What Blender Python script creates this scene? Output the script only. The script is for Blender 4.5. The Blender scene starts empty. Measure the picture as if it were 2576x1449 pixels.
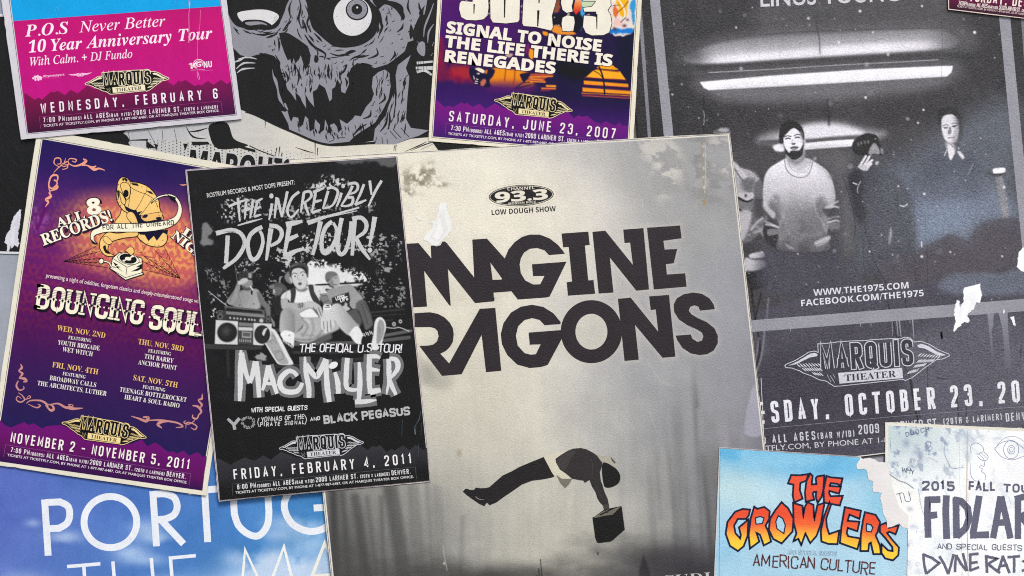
import bpy, bmesh, math, random
import numpy as np
from mathutils import Vector
from mathutils.geometry import tessellate_polygon

scene = bpy.context.scene
col = scene.collection

# ------------------------------------------------------------------ camera, sky, sun, exposure
FW, FH = 2576.0, 1449.0          # design grid of the wall: one unit is 0.518 mm
U = 1.335 / FW
EYE = 1.5
cam_d = bpy.data.cameras.new("camera")
cam_d.lens = 50.0
cam_d.sensor_width = 36.0
cam_d.clip_start = 0.05
cam_d.clip_end = 200.0
cam = bpy.data.objects.new("camera", cam_d)
col.objects.link(cam)
cam.location = (0.0, -1.335 * 50.0 / 36.0, EYE)
cam.rotation_euler = (math.radians(90), 0, 0)
scene.camera = cam

world = bpy.data.worlds.new("World")
scene.world = world
world.use_nodes = True
wn = world.node_tree
wn.nodes.clear()
w_out = wn.nodes.new("ShaderNodeOutputWorld")
w_bg = wn.nodes.new("ShaderNodeBackground")
w_sky = wn.nodes.new("ShaderNodeTexSky")
w_sky.sky_type = 'NISHITA'
w_sky.sun_disc = False
w_sky.sun_elevation = math.radians(48)
w_sky.sun_rotation = math.radians(158)
w_sky.dust_density = 2.0
w_bg.inputs[1].default_value = 0.10
wn.links.new(w_sky.outputs[0], w_bg.inputs[0])
wn.links.new(w_bg.outputs[0], w_out.inputs[0])

sun_d = bpy.data.lights.new("sun", 'SUN')
sun_d.energy = 1.5
sun_d.angle = math.radians(18)
sun_d.color = (1.0, 0.95, 0.88)
sun = bpy.data.objects.new("sun", sun_d)
col.objects.link(sun)
e_, a_ = math.radians(48), math.radians(22)
to_sun = Vector((math.sin(a_) * math.cos(e_), -math.cos(a_) * math.cos(e_), math.sin(e_)))
sun.rotation_euler = (-to_sun).to_track_quat('-Z', 'Y').to_euler()
sun.location = to_sun * 10

scene.view_settings.view_transform = 'Standard'
scene.view_settings.look = 'None'
scene.view_settings.gamma = 1.0
scene.view_settings.use_curve_mapping = False
scene.view_settings.exposure = 0.93

# crisp reconstruction, so that small print stays readable
scene.cycles.pixel_filter_type = 'BLACKMAN_HARRIS'
scene.cycles.filter_width = 1.1
scene.cycles.use_denoising = False

# white paper of albedo 1 shows this linear value under the light above (measured once)
KEY = np.array((1.063,1.055,1.065))
HAZE = np.array((0.016,0.016,0.016))

# ------------------------------------------------------------------ colours
def lin(c):
    c = np.asarray(c, float)
    return np.where(c <= 0.04045, c / 12.92, ((c + 0.055) / 1.055) ** 2.4)

def ink(c, haze=1.0):
    """colour as it looks in daylight (0..255) -> reflectance of the ink"""
    l = lin(np.asarray(c, float) / 255.0)
    return np.clip((l - HAZE * haze) / KEY, 0.004, 0.86)

def G(v):
    return (v, v, v)

# ------------------------------------------------------------------ tracing helpers
def Z(x0, y0, w):
    """points read off an enlarged view that starts at (x0,y0) and is w wide -> wall grid"""
    k = w / 3840.0
    ox, oy = x0 * FW / 3840.0, y0 * FW / 3840.0
    def conv(s):
        if isinstance(s, str):
            s = [tuple(float(v) for v in p.split(',')) for p in s.split()]
        a = np.array(s, float)
        return a * k + np.array([ox, oy])
    conv.k = k
    return conv

T = {(i, j): Z(960 * i, 540 * j, 960) for i in range(4) for j in range(4)}
t00, t10, t20, t30 = T[0, 0], T[1, 0], T[2, 0], T[3, 0]
t01, t11, t21, t31 = T[0, 1], T[1, 1], T[2, 1], T[3, 1]
t02, t12, t22, t32 = T[0, 2], T[1, 2], T[2, 2], T[3, 2]
t03, t13, t23, t33 = T[0, 3], T[1, 3], T[2, 3], T[3, 3]
zF = Z(0, 0, 3840)
zM, zI, zG, zB = Z(760, 960, 800), Z(1520, 820, 1200), Z(2660, 1660, 800), Z(2640, 380, 960)
zT, zN, zS, zL = Z(740, 600, 800), Z(840, 1260, 800), Z(1600, 0, 800), Z(280, 230, 400)

def cat(*a):
    return np.concatenate(a)

def spline(pts, closed=True, n=5):
    p = np.asarray(pts, float)
    m = len(p)
    if m < 3:
        return p
    out = []
    rng = range(m) if closed else range(m - 1)
    for i in rng:
        if closed:
            a, b, c, d = p[(i - 1) % m], p[i], p[(i + 1) % m], p[(i + 2) % m]
        else:
            a, b, c, d = p[max(i - 1, 0)], p[i], p[i + 1], p[min(i + 2, m - 1)]
        for k in range(n):
            t = k / n
            out.append(0.5 * ((2 * b) + (c - a) * t + (2 * a - 5 * b + 4 * c - d) * t * t + (3 * b - a - 3 * c + d) * t ** 3))
    if not closed:
        out.append(p[-1])
    return np.array(out)

def ellipse(c, rx, ry, rot=0.0, n=40, a0=0.0, a1=2 * math.pi, closed=True):
    t = np.linspace(a0, a1, n, endpoint=not closed)
    x, y = rx * np.cos(t), ry * np.sin(t)
    cr, sr = math.cos(rot), math.sin(rot)
    return np.stack([c[0] + x * cr - y * sr, c[1] + x * sr + y * cr], 1)

def bil(q, u, v):
    """point of quad q (TL,TR,BR,BL) at u right, v down"""
    q = np.asarray(q, float)
    u = np.asarray(u)[..., None]
    v = np.asarray(v)[..., None]
    return q[0] * (1 - u) * (1 - v) + q[1] * u * (1 - v) + q[2] * u * v + q[3] * (1 - u) * v

def inset(q, l, t=None, r=None, b=None):
    t = l if t is None else t
    r = l if r is None else r
    b = l if b is None else b
    q = np.asarray(q, float)
    w = np.linalg.norm(q[1] - q[0])
    h = np.linalg.norm(q[3] - q[0])
    us, vs = [l / w, 1 - r / w, 1 - r / w, l / w], [t / h, t / h, 1 - b / h, 1 - b / h]
    return bil(q, np.array(us), np.array(vs))

# ------------------------------------------------------------------ noise on the grid
def _h(ix, iy, seed):
    n = (ix.astype(np.int64) * 374761393 + iy.astype(np.int64) * 668265263 + seed * 974634777) & 0xffffffff
    n = ((n ^ (n >> 13)) * 1274126177) & 0xffffffff
    return ((n ^ (n >> 16)) & 0xffff) / 65535.0

def vnoise(x, y, seed=0):
    ix, iy = np.floor(x), np.floor(y)
    fx, fy = x - ix, y - iy
    fx, fy = fx * fx * (3 - 2 * fx), fy * fy * (3 - 2 * fy)
    a, b = _h(ix, iy, seed), _h(ix + 1, iy, seed)
    c, d = _h(ix, iy + 1, seed), _h(ix + 1, iy + 1, seed)
    return (a * (1 - fx) + b * fx) * (1 - fy) + (c * (1 - fx) + d * fx) * fy

def fbm(x, y, sx, sy=None, seed=0, oct=4):
    sy = sx if sy is None else sy
    s, amp, tot = 0, 1.0, 0
    for o in range(oct):
        s = s + amp * vnoise(x / sx * 2 ** o, y / sy * 2 ** o, seed + o * 7)
        tot += amp
        amp *= 0.55
    return s / tot

def sstep(a, b, x):
    t = np.clip((x - a) / (b - a + 1e-9), 0, 1)
    return t * t * (3 - 2 * t)

# ------------------------------------------------------------------ materials
MATS = {}
def finish(name, rough=0.5, spec=0.2, grain=0.10, grain_scale=900, bump=0.15, bump_scale=650, wrinkle=0.0, wrinkle_scale=9.0, show=0.22, haze=1.0):
    """printed paper: ink colour from the mesh, speckle, paper grain and soft cockling"""
    if name in MATS:
        return MATS[name]
    m = bpy.data.materials.new(name)
    m.use_nodes = True
    nt = m.node_tree
    nt.nodes.clear()
    N, L = nt.nodes.new, nt.links.new
    out = N("ShaderNodeOutputMaterial")
    bs = N("ShaderNodeBsdfPrincipled")
    at = N("ShaderNodeAttribute"); at.attribute_name = "Col"
    geo = N("ShaderNodeNewGeometry")
    n1 = N("ShaderNodeTexNoise"); n1.inputs["Scale"].default_value = grain_scale; n1.inputs["Detail"].default_value = 2
    L(geo.outputs["Position"], n1.inputs["Vector"])
    mr = N("ShaderNodeMapRange")
    mr.inputs["From Min"].default_value = 0.3; mr.inputs["From Max"].default_value = 0.7
    mr.inputs["To Min"].default_value = 1 - grain; mr.inputs["To Max"].default_value = 1 + grain
    L(n1.outputs["Fac"], mr.inputs["Value"])
    n4 = N("ShaderNodeTexNoise"); n4.inputs["Scale"].default_value = 22; n4.inputs["Detail"].default_value = 6
    n4.inputs["Roughness"].default_value = 0.65
    L(geo.outputs["Position"], n4.inputs["Vector"])
    mr4 = N("ShaderNodeMapRange")
    mr4.inputs["From Min"].default_value = 0.3; mr4.inputs["From Max"].default_value = 0.7
    mr4.inputs["To Min"].default_value = 0.93; mr4.inputs["To Max"].default_value = 1.07
    L(n4.outputs["Fac"], mr4.inputs["Value"])
    mu = N("ShaderNodeMath"); mu.operation = 'MULTIPLY'
    L(mr.outputs["Result"], mu.inputs[0]); L(mr4.outputs["Result"], mu.inputs[1])
    vm = N("ShaderNodeVectorMath"); vm.operation = 'SCALE'
    L(at.outputs["Color"], vm.inputs[0]); L(mu.outputs[0], vm.inputs["Scale"])
    # a little paper shows through worn ink
    n2 = N("ShaderNodeTexNoise"); n2.inputs["Scale"].default_value = grain_scale * 0.8; n2.inputs["Detail"].default_value = 1
    va = N("ShaderNodeVectorMath"); va.operation = 'ADD'; va.inputs[1].default_value = (3.1, 7.7, 1.3)
    L(geo.outputs["Position"], va.inputs[0]); L(va.outputs[0], n2.inputs["Vector"])
    mr2 = N("ShaderNodeMapRange")
    mr2.inputs["From Min"].default_value = 0.50; mr2.inputs["From Max"].default_value = 0.85
    mr2.inputs["To Min"].default_value = 0.0; mr2.inputs["To Max"].default_value = grain * show
    L(n2.outputs["Fac"], mr2.inputs["Value"])
    mx = N("ShaderNodeMix"); mx.data_type = 'RGBA'
    L(mr2.outputs["Result"], mx.inputs["Factor"]); L(vm.outputs[0], mx.inputs[6]); mx.inputs[7].default_value = (0.42, 0.41, 0.40, 1)
    L(mx.outputs[2], bs.inputs["Base Color"])
    # gloss from the mesh (alpha)
    mg = N("ShaderNodeMapRange"); mg.inputs["To Min"].default_value = rough; mg.inputs["To Max"].default_value = 0.20
    L(at.outputs["Alpha"], mg.inputs["Value"]); L(mg.outputs["Result"], bs.inputs["Roughness"])
    ms = N("ShaderNodeMapRange"); ms.inputs["To Min"].default_value = spec; ms.inputs["To Max"].default_value = 1.0
    L(at.outputs["Alpha"], ms.inputs["Value"]); L(ms.outputs["Result"], bs.inputs["Specular IOR Level"])
    n3 = N("ShaderNodeTexNoise"); n3.inputs["Scale"].default_value = bump_scale; n3.inputs["Detail"].default_value = 3
    L(geo.outputs["Position"], n3.inputs["Vector"])
    bp = N("ShaderNodeBump"); bp.inputs["Strength"].default_value = bump; bp.inputs["Distance"].default_value = 0.0006
    L(n3.outputs["Fac"], bp.inputs["Height"])
    if wrinkle > 0:
        n5 = N("ShaderNodeTexNoise"); n5.inputs["Scale"].default_value = wrinkle_scale; n5.inputs["Detail"].default_value = 3
        mp = N("ShaderNodeMapping"); mp.inputs["Scale"].default_value = (2.2, 1, 0.8)
        L(geo.outputs["Position"], mp.inputs["Vector"]); L(mp.outputs[0], n5.inputs["Vector"])
        b2 = N("ShaderNodeBump"); b2.inputs["Strength"].default_value = wrinkle; b2.inputs["Distance"].default_value = 0.012
        L(n5.outputs["Fac"], b2.inputs["Height"])
        L(bp.outputs[0], b2.inputs["Normal"])
        L(b2.outputs[0], bs.inputs["Normal"])
    else:
        L(bp.outputs[0], bs.inputs["Normal"])
    L(bs.outputs[0], out.inputs[0])
    m['haze'] = haze
    MATS[name] = m
    return m

# ------------------------------------------------------------------ glyphs of Blender's own font
_gl = {}
OFFS = {'b': (0x1D5D4, 0x1D5EE, 0x1D7EC), 's': (0x1D400, 0x1D41A, 0x1D7CE),
        'i': (0x1D434, 0x1D44E, None), 'k': (0x1D468, 0x1D482, None), 'r': (None, None, None)}

def sym(ch, f):
    a, b, c = OFFS[f]
    if 'A' <= ch <= 'Z' and a:
        return chr(a + ord(ch) - 65)
    if 'a' <= ch <= 'z' and b:
        return chr(0x210E) if (f == 'i' and ch == 'h') else chr(b + ord(ch) - 97)
    if ch.isdigit() and c:
        return chr(c + int(ch))
    return ch

_tc = bpy.data.curves.new('type_setter', 'FONT')
_tc.resolution_u = 3
_to = bpy.data.objects.new('type_setter', _tc)

def raw(strings, off):
    """outlines of many short strings at once: one line of type each"""
    if _to.name not in col.objects:
        col.objects.link(_to)
    _tc.body = "\n".join(strings)
    _tc.offset = off
    _tc.space_line = 4.0
    dg = bpy.context.evaluated_depsgraph_get()
    dg.update()
    ev = _to.evaluated_get(dg)
    me = ev.to_mesh()
    v = np.empty(len(me.vertices) * 3)
    me.vertices.foreach_get("co", v)
    v = v.reshape(-1, 3)[:, :2]
    row = np.round((0.35 - v[:, 1]) / 4.0).astype(int)
    fs = {}
    for q in me.polygons:
        t_ = tuple(q.vertices)
        fs.setdefault(int(row[t_[0]]), []).append(t_)
    out = []
    for k in range(len(strings)):
        idx = np.nonzero(row == k)[0]
        mp = {int(i): j for j, i in enumerate(idx)}
        vv = v[idx] + np.array([0, 4.0 * k])
        out.append((vv, [tuple(mp[i] for i in f) for f in fs.get(k, [])]))
    ev.to_mesh_clear()
    return out

def glyph(ch, f, off):
    return _gl[ch, f, round(off, 4)]

_ad = {}
def prepare(s, f, off):
    """fetch the outlines and widths a line of text needs, in one go each"""
    off = round(off, 4)
    miss = sorted({c for c in s if c != ' ' and (c, f, off) not in _gl})
    if miss:
        for c, r_ in zip(miss, raw([sym(c, f) for c in miss], off)):
            _gl[c, f, off] = r_
    if ('cap', f) not in _ad:
        _ad['cap', f] = raw([sym('H', f)], 0)[0][0][:, 1].max()
    miss = sorted({c for c in s if c != ' ' and (c, f) not in _ad})
    if miss:
        if 'H' not in _ad:
            _ad['H'] = raw(['H'], 0)[0][0][:, 0].max()
        for c, r_ in zip(miss, raw([sym(c, f) + 'H' for c in miss], 0)):
            _ad[c, f] = r_[0][:, 0].max() - _ad['H']

def advance(ch, f):
    return _ad[ch, f]

# ------------------------------------------------------------------ pen-drawn alphabet (x,y in 0..1); ~ rounded, o closed and rounded
PEN = {
 'A': "0,0 .5,1 1,0|.17,.32 .83,.32", 'B': "0,0 0,1|~0,1 .92,1 .92,.53 0,.53|~0,.53 1,.53 1,0 0,0",
 'C': "~1,.72 1,1 0,1 0,0 1,0 1,.28", 'D': "0,0 0,1|~0,1 1,1 1,0 0,0", 'E': "1,1 0,1 0,0 1,0|0,.52 .8,.52",
 'F': "1,1 0,1 0,0|0,.52 .8,.52", 'G': "~1,.72 1,1 0,1 0,0 1,0 1,.46|1,.46 .55,.46", 'H': "0,0 0,1|1,0 1,1|0,.52 1,.52",
 'I': "0,0 0,1", 'J': "~1,1 1,0 0,0 0,.28", 'K': "0,0 0,1|1,1 0,.42|.3,.6 1,0", 'L': "0,1 0,0 1,0",
 'M': "0,0 0,1 .5,.25 1,1 1,0", 'N': "0,0 0,1 1,0 1,1", 'O': "o0,0 0,1 1,1 1,0", 'P': "0,0 0,1|~0,1 1,1 1,.45 0,.45",
 'Q': "o0,0 0,1 1,1 1,0|.6,.25 1.05,-.06", 'R': "0,0 0,1|~0,1 1,1 1,.48 0,.48|.5,.48 1,0",
 'S': "~1,.74 1,1 0,1 0,.56 1,.46 1,0 0,0 0,.26", 'T': "0,1 1,1|.5,1 .5,0", 'U': "~0,1 0,0 1,0 1,1", 'V': "0,1 .5,0 1,1",
 'W': "0,1 .24,0 .5,.8 .76,0 1,1", 'X': "0,0 1,1|0,1 1,0", 'Y': "0,1 .5,.45 1,1|.5,.45 .5,0", 'Z': "0,1 1,1 0,0 1,0",
 '0': "o0,0 0,1 1,1 1,0", '1': ".05,.8 .6,1 .6,0", '2': "~0,.72 0,1 1,1 1,.6 0,.12|0,.12 0,0 1,0", '3': "~0,.74 0,1 1,1 1,.54 .4,.54|~.4,.54 1,.54 1,0 0,0 0,.26",
 '4': ".75,0 .75,1 0,.26 1,.26", '5': "1,1 0,1 0,.56|~0,.56 1,.6 1,0 0,0 0,.24", '6': "~1,.76 1,1 0,1 0,0 1,0 1,.54 0,.54", '7': "0,1 1,1 .35,0",
 '8': "o0,.54 0,1 1,1 1,.54|o0,0 0,.54 1,.54 1,0", '9': "~0,.24 0,0 1,0 1,1 0,1 0,.46 1,.46", '.': ".5,0 .5,.13", ',': ".55,.12 .4,-.14",
 ':': ".5,.12 .5,.26|.5,.62 .5,.76", '-': ".1,.46 .9,.46", '!': ".5,1 .5,.3|.5,0 .5,.12", '(': "~.8,1.08 .2,.8 .2,.2 .8,-.08", ')': "~.2,1.08 .8,.8 .8,.2 .2,-.08",
 '/': "0,-.05 1,1.05", '&': "~1,0 .15,.75 .4,1 .75,.8 0,.3 .3,0 .7,0 1,.4", '?': "~0,.75 0,1 1,1 1,.6 .5,.5 .5,.3|.5,0 .5,.12", "'": ".5,1 .5,.8",
}
PENW = {'I': 0.0, '1': .6, '.': .25, ',': .3, ':': .25, '!': .25, '(': .4, ')': .4, 'M': 1.25, 'W': 1.35, '-': .7, ' ': .75, '/': .8, "'": .2, 'E': .88, 'F': .85, 'L': .82, '&': 1.1}

def rounded(p, r, closed=False):
    p = np.asarray(p, float)
    n = len(p)
    out = []
    idx = range(n)
    for i in idx:
        if not closed and i in (0, n - 1):
            out.append(p[i]); continue
        a, b, c = p[(i - 1) % n], p[i], p[(i + 1) % n]
        la, lc = np.linalg.norm(a - b), np.linalg.norm(c - b)
        d = min(r, la * .5, lc * .5)
        s, e = b + (a - b) / (la + 1e-9) * d, b + (c - b) / (lc + 1e-9) * d
        for k in range(6):
            t = k / 5
            out.append((1 - t) ** 2 * s + 2 * t * (1 - t) * b + t * t * e)
    q = [out[0]]
    for v in out[1:]:
        if np.linalg.norm(v - q[-1]) > 1e-3:
            q.append(v)
    return np.array(q)

# ------------------------------------------------------------------ things and parts
DZ = 0.00001
LV = 0.0014
class Thing:
    def __init__(self, name, label, cat_, quad, level, mat, group=None, rough_edge=0):
        self.quad = np.asarray(quad, float)
        self.level = level
        self.mat = mat
        self.n = 0
        self.parts = []
        b = (self.quad[2] + self.quad[3]) / 2
        self.loc = Vector(((b[0] - FW / 2) * U, 0.0, (FH / 2 - b[1]) * U + EYE))
        o = bpy.data.objects.new(name, None)
        o.empty_display_size = 0.05
        o.location = self.loc
        col.objects.link(o)
        o['label'] = label
        o['category'] = cat_
        if group:
            o['group'] = group
        self.o = o

    def z(self):
        self.n += 1
        return self.level * LV + self.n * DZ

    def part(self, name, label=None, parent=None, mat=None):
        return Part(self, name, label, parent, mat or self.mat)

    def sheet(self, c=(206, 203, 208), poly=None, name='paper_sheet', mat=None, gloss=0.0, worn=1.0):
        """the paper itself: a thin slab"""
        p = self.part(name, mat=mat)
        q = np.asarray(self.quad if poly is None else poly, float)
        if poly is None and worn:
            # hand trimmed, handled edges: slightly wavy, nicked here and there
            rw = np.random.RandomState(len(THINGS) + 40)
            d = []
            for i in range(len(q)):
                a, b = q[i], q[(i + 1) % len(q)]
                L_ = np.linalg.norm(b - a)
                nn = np.array([-(b - a)[1], (b - a)[0]]) / L_      # into the sheet
                k = int(L_ / 14) + 1
                ph = rw.uniform(0, 6, 3)
                for j in range(k):
                    t_ = j / k
                    o_ = .5 * math.sin(t_ * L_ / 120 + ph[0]) + .3 * math.sin(t_ * L_ / 41 + ph[1]) + rw.uniform(-.16, .16)
                    if rw.rand() < .05:
                        o_ += rw.uniform(.6, 1.5)
                    if j == 0:
                        o_ = .4
                    d.append(a + (b - a) * t_ + nn * (o_ + .1) * worn)
            q = np.array(d)
        z0 = self.level * LV - 0.0003
        z1 = self.level * LV
        n = len(q)
        tri = tess([q])
        p.add(q, tri, np.full(n, z1), c, gloss)
        for i in range(n):
            j = (i + 1) % n
            p.add(np.array([q[i], q[j], q[j], q[i]]), [(0, 1, 2, 3)], np.array([z1, z1, z0, z0]), c, gloss)
        return p

def tess(loops):
    l3 = [[Vector((float(x), float(-y), 0.0)) for x, y in lp] for lp in loops]
    return [tuple(t) for t in tessellate_polygon(l3)]

class Part:
    def __init__(self, thing, name, label, parent, mat):
        self.t, self.name, self.label, self.parent, self.mat = thing, name, label, parent, mat
        self.V, self.F, self.C, self.n = [], [], [], 0
        self.o = None
        thing.parts.append(self)

    def add(self, pts, faces, z, c, gloss=0.0):
        pts = np.asarray(pts, float)
        m = len(pts)
        if m == 0:
            return
        zz = np.full(m, z) if np.isscalar(z) else z
        self.V.append(np.column_stack([pts, zz]))
        self.F.extend([tuple(i + self.n for i in f) for f in faces])
        c = np.asarray(c, float)
        if c.ndim == 1:
            c = np.tile(c, (m, 1))
        g = np.full((m, 1), gloss) if np.isscalar(gloss) else np.asarray(gloss).reshape(-1, 1)
        self.C.append(np.hstack([ink(c, self.mat.get('haze', 1.0)), g]))
        self.n += m

    def poly(self, pts, c, holes=(), sm=False, gloss=0.0, z=None, rag=0, seed=1):
        z = self.t.z() if z is None else z
        pts = np.asarray(pts, float)
        cc = np.asarray(c, float)
        if sm:
            pts = spline(pts)
        if rag:
            rnd = np.random.RandomState(seed)
            d = []
            for i in range(len(pts)):
                a, b = pts[i], pts[(i + 1) % len(pts)]
                k = max(1, int(np.linalg.norm(b - a) / (rag * 2.2)))
                for q in range(k):
                    d.append(a + (b - a) * q / k + rnd.uniform(-rag, rag, 2) * .75)
            pts = np.array(d)
        hs = [spline(h) if sm else np.asarray(h, float) for h in holes]
        self.add(np.concatenate([pts] + hs) if hs else pts, tess([pts] + hs), z, cc if cc.ndim == 1 or not sm else cc[0], gloss)
        return self

    def shade(self, pts, f, step, holes=(), z=None, sm=False):
        """polygon whose printed ink runs from one colour to another: f(points)->colours"""
        z = self.t.z() if z is None else z
        pts = spline(pts) if sm else np.asarray(pts, float)
        hs = [np.asarray(h, float) for h in holes]
        al = np.concatenate([pts] + hs) if hs else pts
        bm = bmesh.new()
        vs = [bm.verts.new((x, y, 0)) for x, y in al]
        for t in tess([pts] + hs):
            try:
                bm.faces.new([vs[i] for i in t])
            except ValueError:
                pass
        y0, y1 = al[:, 1].min(), al[:, 1].max()
        for y in np.arange(y0 + step, y1, step):
            bmesh.ops.bisect_plane(bm, geom=bm.verts[:] + bm.edges[:] + bm.faces[:], plane_co=(0, y, 0), plane_no=(0, 1, 0))
        bm.verts.index_update()
        P = np.array([(v.co.x, v.co.y) for v in bm.verts])
        F = [tuple(v.index for v in fc.verts) for fc in bm.faces]
        bm.free()
        self.add(P, F, z, f(P))
        return self

    def stroke(self, pts, w, c, closed=False, z=None, taper=None, rough=0, seed=0, gloss=0.0):
        """one pen or brush stroke of width w with mitred corners"""
        z = self.t.z() if z is None else z
        p = np.asarray(pts, float)
        keep = [0] + [i for i in range(1, len(p)) if np.linalg.norm(p[i] - p[i - 1]) > 1e-4]
        p = p[keep]
        if rough:
            d = [p[0]]
            for i in range(1, len(p)):
                k = max(1, int(np.linalg.norm(p[i] - p[i - 1]) / (rough * 3)))
                for q in range(1, k + 1):
                    d.append(p[i - 1] + (p[i] - p[i - 1]) * q / k)
            p = np.array(d)
        n = len(p)
        if n < 2:
            return self
        if closed:
            dn = np.roll(p, -1, 0) - p
            dp = p - np.roll(p, 1, 0)
        else:
            dn = np.vstack([p[1:] - p[:-1], (p[-1] - p[-2])[None]])
            dp = np.vstack([(p[1] - p[0])[None], p[1:] - p[:-1]])
        dn = dn / (np.linalg.norm(dn, axis=1)[:, None] + 1e-9)
        dp = dp / (np.linalg.norm(dp, axis=1)[:, None] + 1e-9)
        nn = np.stack([-dn[:, 1], dn[:, 0]], 1)
        npv = np.stack([-dp[:, 1], dp[:, 0]], 1)
        mt = nn + npv
        ln = np.linalg.norm(mt, axis=1)[:, None]
        mt = np.where(ln > 1e-6, mt / (ln + 1e-9), nn)
        sc = 1.0 / np.clip((mt * nn).sum(1), 0.45, 1.0)[:, None]
        ww = np.full((n, 1), w * 0.5)
        if taper is not None:
            tt = np.linspace(0, 1, n)
            ww = ww * np.interp(tt, np.linspace(0, 1, len(taper)), taper)[:, None]
        a, b = p + mt * ww * sc, p - mt * ww * sc
        if rough:
            r = np.random.RandomState(seed + 3)
            a = a + mt * r.uniform(-rough, rough, (n, 1)) * .6
            b = b + mt * r.uniform(-rough, rough, (n, 1)) * .6
        pts2 = np.concatenate([a, b])
        m = n if closed else n - 1
        F = [(i, (i + 1) % n, n + (i + 1) % n, n + i) for i in range(m)]
        self.add(pts2, F, z, c, gloss)
        return self

    def dots(self, cs, r, c, n=10, z=None):
        z = self.t.z() if z is None else z
        rr = np.broadcast_to(np.asarray(r, float), (len(cs),))
        for p, q in zip(cs, rr):
            self.add(ellipse(p, q, q, n=n), [tuple(range(n))], z, c)
        return self

    def text(self, s, p0, p1, h, c, font='r', off=0.0, extra=0.0, shear=0.0, track=None, shift=(0, 0), z=None, up=None):
        """set in type from p0 to p1 along the baseline, capitals h tall"""
        z = self.t.z() if z is None else z
        p0, p1 = np.asarray(p0, float), np.asarray(p1, float)
        d = p1 - p0
        Lt = np.linalg.norm(d)
        ex = d / Lt
        ey = np.array([ex[1], -ex[0]]) if up is None else np.asarray(up, float)
        adv = []
        prepare(s, font, off + extra)
        for ch in s:
            adv.append(0.30 if ch == ' ' else advance(ch, font))
        cap = _ad['cap', font]
        nsp = len(s) - 1
        if track is None:
            tr = 0.0
            sx = Lt / (sum(adv) - 0.08)
        else:
            sx = track
            tr = (Lt - sum(adv) * sx) / max(nsp, 1)
        sy = h / cap
        x = -0.04 * sx
        for ch, a in zip(s, adv):
            if ch != ' ':
                v, f = glyph(ch, font, off + extra)
                if len(v):
                    lx = x + v[:, 0] * sx + shear * v[:, 1] * sy
                    ly = v[:, 1] * sy
                    P = p0 + np.outer(lx, ex) + np.outer(ly, ey) + np.array(shift)
                    self.add(P, f, z, c)
            x += a * sx + tr
        return self

    def pen(self, s, p0, p1, h, w, c, asp=0.5, shear=0.0, jit=0.0, seed=0, shift=(0, 0), rnd=0.5, rough=0, z=None, taper=None):
        """drawn with a pen of width w: condensed show-card lettering from p0 to p1"""
        zz = self.t.z() if z is None else z
        p0, p1 = np.asarray(p0, float), np.asarray(p1, float)
        d = p1 - p0
        Lt = np.linalg.norm(d)
        ex = d / Lt
        ey = np.array([ex[1], -ex[0]])
        cw = asp * h - w
        ws = [PENW.get(ch, 1.0) * cw + (w if ch != ' ' else 0) for ch in s]
        gap = (Lt - sum(ws)) / max(len(s) - 1, 1)
        R = random.Random(seed)
        x = 0.0
        hh = h - w
        for ch, a in zip(s, ws):
            if ch in PEN:
                gw = a - w
                jx, jy, js = R.uniform(-jit, jit) * h, R.uniform(-jit, jit) * h, 1 + R.uniform(-jit, jit)
                for k, st in enumerate(PEN[ch].split('|')):
                    mode = st[0] if st[0] in '~o' else ''
                    q = np.array([[float(v) for v in e.split(',')] for e in st.lstrip('~o').split()])
                    q = q * np.array([gw, hh * js]) + np.array([w / 2 + jx, w / 2 + jy])
                    if jit:
                        q = q + np.array([[R.uniform(-1, 1), R.uniform(-1, 1)] for _ in q]) * jit * h * .5
                    if mode:
                        q = rounded(q, max(gw * rnd, w * .5), mode == 'o')
                    if ch in '.,:' or (ch == '!' and k == 1):
                        pass
                    elif not mode and len(q) == 2:   # butt ends reach the cap line
                        e = (q[1] - q[0]) / (np.linalg.norm(q[1] - q[0]) + 1e-9) * w / 2
                        q = np.array([q[0] - e, q[1] + e])
                    P = p0 + np.outer(q[:, 0] + x + shear * q[:, 1], ex) + np.outer(q[:, 1], ey) + np.array(shift)
                    self.stroke(P, w, c, closed=(mode == 'o'), z=zz + (k % 3) * DZ * .3, rough=rough, seed=seed + k, taper=taper)
            x += a + gap
        return self

    def slab(self, s, p0, p1, h, w, c, asp=.6, sw=5.0, so=3.0, shift=(0, 0), grow=0.0, z=None):
        """circus capitals: thick pen strokes with slab feet"""
        zz = self.t.z() if z is None else z
        p0, p1 = np.asarray(p0, float), np.asarray(p1, float)
        Lt = np.linalg.norm(p1 - p0)
        ex = (p1 - p0) / Lt
        ey = np.array([ex[1], -ex[0]])
        cw = asp * h - w
        ws = [PENW.get(ch, 1.0) * cw * (1 if ch != 'I' else 1) + w for ch in s]
        gap = (Lt - sum(ws)) / max(len(s) - 1, 1)
        x = 0.0
        W = lambda q: p0 + np.outer(np.asarray(q)[:, 0] + x, ex) + np.outer(np.asarray(q)[:, 1], ey) + np.array(shift)
        spots = []
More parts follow.
